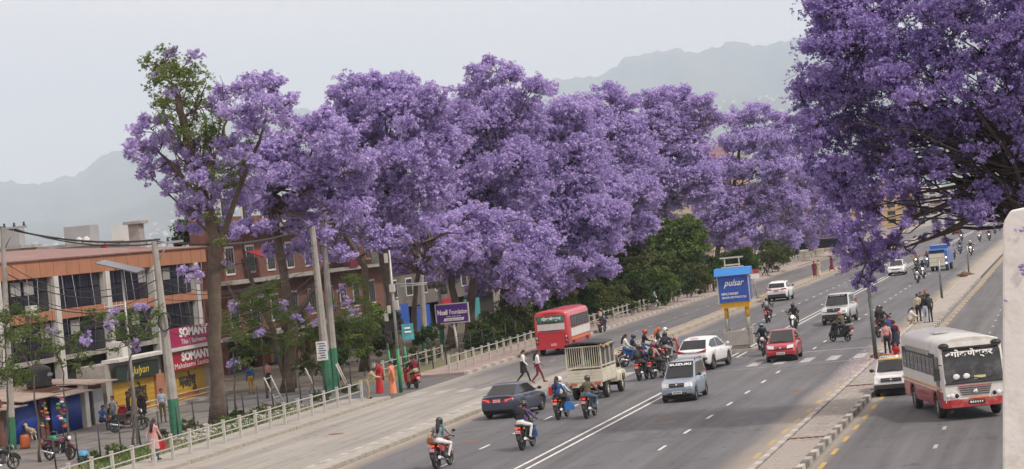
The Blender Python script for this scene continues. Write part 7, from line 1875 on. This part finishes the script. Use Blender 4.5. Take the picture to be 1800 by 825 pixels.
ride('motorcycle', 'dark motorcycle of the olive jacketed rider behind the cream pickup', -20.1, 95.55, -.05, [('man in olive jacket and grey helmet riding behind the pickup', 'olive', 'jeans', dict(helmet='charcoal', hair='none'))], b_black)
_r = person
ride('motorcycle', 'black motorcycle carrying two with a backpack, right of the cream pickup', -21.46, 115.3, -.1, [('driver in dark jacket and magenta scarf right of the pickup', 'navy', 'jeans', dict(helmet='black', scarf='magenta'))], b_black)
p_ = person('pillion in black jacket with big dark backpack, right of the pickup', 'pillion', -21.46, 115.3, -.1, 'black', 'charcoal', helmet='black'); backpack('big dark backpack with tan patch on the pillion right of the pickup', 'pillion', p_, 'charcoal')
ride('motorcycle', 'blue motorcycle turning right behind the cream pickup', -23.95, 126.9, -1.15, [('man in navy jacket and dark helmet turning right behind the pickup', 'navy', 'grey', dict(helmet='navy')), ('long haired woman in white behind the navy jacketed man', 'white', 'blue', dict(hair='long'))], b_blue, None)
ride('scooter', 'white fronted scooter in the middle of the turning cluster', -23.9, 131.0, -1.2, [('man in black jacket and red helmet sitting high in the turning cluster', 'black', 'jeans', dict(helmet='red'))], b_white, None)
ride('scooter', 'bright red scooter crossing in the turning cluster', -22.85, 131.6, -1.4, [('driver with white helmet on the bright red scooter', 'navy', 'black', dict(helmet='white')), ('pillion in grey jacket and orange head cloth on the red scooter', 'charcoal', 'grey', dict(hood='orange'))], b_red, None)
ride('motorcycle', 'dark red motorcycle ridden away beside the red scooter', -22.12, 126.4, -.04, [], b_maroon)
p_ = person('rider in white sleeves and black waistcoat beside the red scooter', 'ride', -22.12, 126.4, -.04, 'black', 'grey', sleeve='white', helmet='black'); backpack('navy backpack on the white sleeved rider', 'ride', p_, 'navy')
ride('motorcycle', 'motorcycle half hidden between the silver blue hatchback and the white crossover', -20.75, 115.9, -.3, [('rider in black with black helmet before the white crossover', 'black', 'charcoal', dict(helmet='black'))], b_black)
p_ = person('woman in pale pink top riding pillion behind the silver blue hatchback', 'pillion', -20.75, 115.9, -.3, 'pink', 'black', hair='tail', helmet='maroon'); backpack('small black backpack on the pink pillion', 'pillion', p_, 'black')
ride('motorcycle', 'motorcycle with lit headlamp coming on behind the cherry red hatchback', -17.85, 148.9, PI, [('rider in black with black helmet and lit headlamp behind the red hatchback', 'black', 'charcoal', dict(helmet='black')), ('bare headed pillion looking over the black clad rider', 'charcoal', 'black', dict())], b_white, 'head')
ride('motorcycle', 'red tailed motorcycle under the white far crossover', -21.2, 162.3, -.02, [], b_red)
p_ = person('rider in grey jacket carrying a big pack under the far crossover', 'ride', -21.2, 162.3, -.02, 'charcoal', 'black', helmet='black'); backpack('big grey backpack on the rider below the far crossover', 'ride', p_, 'grey')
ride('motorcycle', 'black motorcycle coming on at the left of the cherry red hatchback', -16.95, 126.7, PI + .08, [('rider in black with teal helmet left of the red hatchback', 'black', 'black', dict(helmet='teal')), ('bare headed pillion behind the teal helmet', 'charcoal', 'black', dict())], b_black, None)
ride('scooter', 'black scooter crossing leftwards before the silver utility car', -13.53, 133.65, .84, [('rider in olive jacket and pink helmet on the crossing scooter', 'olive', 'charcoal', dict(helmet='pink'))], b_black, None)
ride('motorcycle', 'motorcycle with red lamp beside the red bus', -34.1, 169.1, -.05, [], b_black)
p_ = person('rider in navy jacket beside the red bus', 'ride', -34.1, 169.1, -.05, 'navy', 'navy', helmet='maroon'); backpack('beige backpack on the rider beside the red bus', 'ride', p_, 'beige')
ride('motorcycle', 'silver motorcycle leading the far approaching cluster', -14.19, 211.0, PI, [('rider in dark clothes leading the far approaching cluster', 'charcoal', 'black', dict(helmet='black'))], b_white, None)
ride('motorcycle', 'white fronted motorcycle just behind the far leading one', -14.3, 220.8, PI, [('rider in black just behind the far leading motorcycle', 'black', 'jeans', dict(helmet='charcoal'))], b_white, 'head')
ride('motorcycle', 'motorcycle of the far rider in yellow', -17.0, 253.3, PI, [('far rider in mustard yellow shirt and red helmet', 'mustard', 'charcoal', dict(helmet='red'))], b_black, 'head')
ride('motorcycle', 'blue motorcycle left of the blue lorry', -15.75, 251.6, PI, [('rider in red brown left of the blue lorry', 'brown', 'blue', dict(helmet='maroon'))], b_blue, 'head')
ride('motorcycle', 'dark motorcycle beside the far white saloon', -19.4, 262, 0, [('rider in dark clothes beside the far white saloon', 'charcoal', 'black', dict(helmet='black'))], b_black, None)
FG = 'motorcycles in the farthest cluster'
FL = 'tiny motorcycle approaching in the farthest cluster past the blue lorry'
PLB = ('rider in pinkish clothes', 'rider in blue shirt', 'rider in charcoal jacket', 'rider in violet jacket', 'rider in white shirt', 'rider in maroon jacket', 'rider in beige jacket', 'rider in red jacket')
for k, (x, y, tp, cl_, lit) in enumerate(((-14.0, 270.5, 'pink', b_black, None), (-14.36, 293.7, 'blue', b_blue, None), (-12.62, 283, 'charcoal', b_white, 'head'), (-17.3, 361.5, 'violet', b_black, 'head'), (-14.1, 347.3, 'white', b_black, 'head'), (-12.8, 348.8, 'maroon', b_black, 'head'), (-13.3, 388.5, 'beige', b_black, 'head'), (-13.4, 416.5, 'red', b_black, 'head'), (-16.2, 300, 'navy', b_red, None), (-18.0, 330, 'black', b_black, None))):
    wh = ('just past the blue lorry', 'behind the pink clad one', 'by the leaf heap', 'far off beneath the boughs', 'with lit lamp in the farthest cluster', 'at the right of the farthest cluster', 'near the end of the road', 'at the end of the road', 'half hidden under the boughs', 'far off behind the boughs')[k]
    ride('motorcycle', 'far motorcycle of the %s clad rider %s' % (tp, wh), x, y, PI, [('far %s clad rider %s' % (tp, wh), tp, 'charcoal', dict(helmet=('black', 'red', 'white')[k % 3]))], cl_, lit, FG)
ride('motorcycle', 'dark motorcycle standing at the median by the tall lamp post', -11.25, 135.0, -.35, [('person in black hood on the motorcycle at the median, front one', 'black', 'black', dict(hood='black')), ('person in black hood on the motorcycle at the median, rear one', 'black', 'black', dict(hood='black'))], b_black, None, None)
PKG = 'parked motorcycles on the left plaza'
bike('motorcycle', 'maroon motorcycle parked before the blue shutters', -43.1, 94.6, -1.97, b_maroon, None, PKG)
bike('motorcycle', 'dark motorcycle parked at the left bottom corner', -44.3, 91.2, -.6, b_black, None, PKG)
bike('scooter', 'red scooter parked by the lamp post foot', -46.9, 111.2, .9, b_red, None, PKG)
bike('motorcycle', 'black motorcycle parked behind the woman with the red bag', -45.6, 108.2, -1.2, b_black, None, PKG)
ride('scooter', 'red and black scooter turning into the side street by the signal mast', -35.5, 123.3, .64, [('driver in black shirt and beige trousers turning at the signal', 'black', 'beige', dict(hair='short')), ('pillion in maroon top and beige trousers holding a white box', 'maroon', 'beige', dict(hair='short', shoes='skin'))], b_red, None, None)

# ================================================================ people on foot
def ped(label, ps, px, rz, top, bottom='black', z=0.0, **k):
    c = at(*px, z); return person(label, ps, c[0], c[1], rz, top, bottom, z, **k)
w = ped('woman in patterned pink tunic walking behind the near railing', 'walk', (274, 812), -.3, 'pink', 'jeans', .14, hair='long', skirt=('tunic', 'pink'), sleeve='paleblue')
bag('hand_bag', 'red bag in the hand of the pink tunic woman', tuple(w.location + Vector((.34, .02, .48))), (.26, .1, .34), 'red')
ped('woman in beige leaning over the railing end', 'lean', (651, 701), -1.3, 'beige', 'khaki', .14, hair='bun', scarf='beige')
ped('woman in red sari at the railing end', 'stand', (669, 692), 2.4, 'red', 'red', .14, skirt=('saree', 'red'), shawl='red', hair='bun', sleeve='skin')
ped('woman in peach sari beside the signal mast', 'stand', (692, 693), 1.3, 'peach', 'peach', .14, skirt=('saree', 'peach'), shawl='peach', hair='bun', sleeve='skin')
ped('woman in black dungarees and white shirt crossing the service road', 'walk', (922, 673), -1.5, 'white', 'black', hair='bun', shoes='beige', skirt=('tunic', 'black'))
ped('woman in white tee and maroon trousers crossing beside the dungarees', 'walk', (947, 674), -1.3, 'white', 'maroon', hair='long', sleeve='skin', shoes='brown')
ped('man in pale blue shirt standing before the yellow shutters', 'stand', (288, 743), -2.6, 'paleblue', 'olive', hair='short')
ped('person in long black coat before the yellow shutters', 'stand', (252, 746), -2.2, 'black', 'black', hair='short', skirt=('tunic', 'black'))
ped('person in dark clothes half behind the lamp post', 'stand', (229, 748), 2.0, 'charcoal', 'black')
ped('man in blue jacket sitting by the rolled shutter', 'sit', (180, 757), -1.9, 'blue', 'navy')
ped('person in black sitting beside the man in blue', 'sit', (192, 754), -1.2, 'black', 'black')
ped('person in jeans and grey top beside the seated men', 'stand', (203, 757), 2.6, 'grey', 'jeans', sleeve='skin')
ped('person in maroon bending at the goods by the cream pillar', 'lean', (146, 745), 1.4, 'maroon', 'cream')
ped('man in pale pink shirt under the twin stemmed tree', 'stand', (474, 686), 1.2, 'pink', 'charcoal')
ped('person in blue top at the shops behind the nearest trunk', 'stand', (443, 692), .8, 'blue', 'mustard')
ped('woman in black top and red trousers behind the far railing', 'stand', (1127, 546), -1.6, 'black', 'red', .14, hair='long', skirt=('tunic', 'maroon'))
ped('person in white raising a camera behind the far railing', 'photo', (1153, 541), -2.0, 'paleblue', 'white', .14, hair='short', skirt=('tunic', 'white'))
RP = 'people in red behind the far railing'
for k, (px, tp, bt, lab) in enumerate((((1222, 516), 'red', 'navy', 'person in red top and navy trousers left of the green clad one'), ((1234, 516), 'green', 'charcoal', 'person in green among the people in red'), ((1243, 513), 'maroon', 'maroon', 'person in maroon right of the green clad one'), ((1249, 512), 'red', 'pink', 'person in red with pink trousers close to the booth'), ((1255, 512), 'red', 'black', 'person in red with black trousers next to the booth'), ((1238, 510), 'maroon', 'black', 'person in maroon standing behind the green clad one'))):
    ped(lab, ('stand', 'walk')[k % 2], px, (1.5, -1.4, 2.8, .3, -2, 2)[k], tp, bt, .14, group=RP, hair=('short', 'long')[k % 2])
ped('woman in white walking beyond the booth by the railing', 'walk', (1345, 485), -1.4, 'white', 'black', .14, hair='long', sleeve='black')
ped('person in peach shirt walking beyond the booth by the railing', 'walk', (1353.5, 479), -1.5, 'pink', 'charcoal', .14)
ped('monk in maroon robe on the divider, left of the cream clad one', 'stand', (1433, 488), .2, 'maroon', 'maroon', .14, skirt=('gown', 'maroon'), hair='short')
ped('person in cream gown on the divider beside the monk', 'stand', (1440.5, 486), 2.6, 'cream', 'cream', .14, skirt=('gown', 'cream'))
ped('person in maroon robe farther along the divider, alone', 'walk', (1463, 477), .8, 'maroon', 'maroon', .14, skirt=('gown', 'maroon'), hair='long')
ped('person in red standing at the bus shelter', 'stand', (1425, 449), -2, 'red', 'maroon', .14)
ped('person in peach under the bus shelter end', 'stand', (1452, 441.5), 2.5, 'peach', 'pink', .14)
ped('woman in pink top and black trousers standing on the median', 'stand', (1561.5, 627), .1, 'pink', 'black', .1, hair='bun')
ped('person in navy coat and red scarf beside the woman in pink', 'stand', (1576, 625), .3, 'navy', 'navy', .1, scarf='red', skirt=('tunic', 'navy'))
ped('person in bright blue jacket and pale cap on the median', 'stand', (1566, 612), .4, 'blue', 'magenta', .1, scarf='magenta')
ped('child sitting behind the taxi roof', 'sit', (1577, 640), PI, 'red', 'maroon', .1, sc=.8)
ped('woman in white crouching on the median', 'crouch', (1599, 571), -1.2, 'white', 'beige', .1, hair='tail')
ped('child in beige sitting beside the crouching woman', 'crouch', (1607, 569), 1.4, 'beige', 'maroon', .1, sc=.7)
ped('woman in cream jacket standing on the median', 'stand', (1616, 566), -.3, 'cream', 'black', .1, hair='bun')
ped('man in black jacket and light jeans standing on the median', 'stand', (1628.5, 568), -.5, 'black', 'paleblue', .1)
ped('man in charcoal jacket at the right of the standing group', 'stand', (1636.5, 567), .6, 'charcoal', 'black', .1)
ped('man facing the camera between the cream and black jackets', 'stand', (1622, 562), PI, 'charcoal', 'black', .1)
ped('person in red cap behind the standing group', 'stand', (1630, 558), PI, 'black', 'black', .1, hood='red')
# ================================================================ haze over the valley
b = MB().box((0, 9000, 899), (40000, 24000, 1804))
hz = bpy.data.materials.new('valley_haze'); hz.use_nodes = True
t = hz.node_tree
for n in list(t.nodes):
    if n.type == 'BSDF_PRINCIPLED': t.nodes.remove(n)
v = N(t, 'ShaderNodeVolumePrincipled'); v.inputs['Color'].default_value = (.73, .86, 1.0, 1); v.inputs['Density'].default_value = HAZE_DENSITY; v.inputs['Anisotropy'].default_value = .0
t.links.new(v.outputs[0], t.nodes['Material Output'].inputs['Volume'])
tag(b.build('haze', hz), kind='stuff')
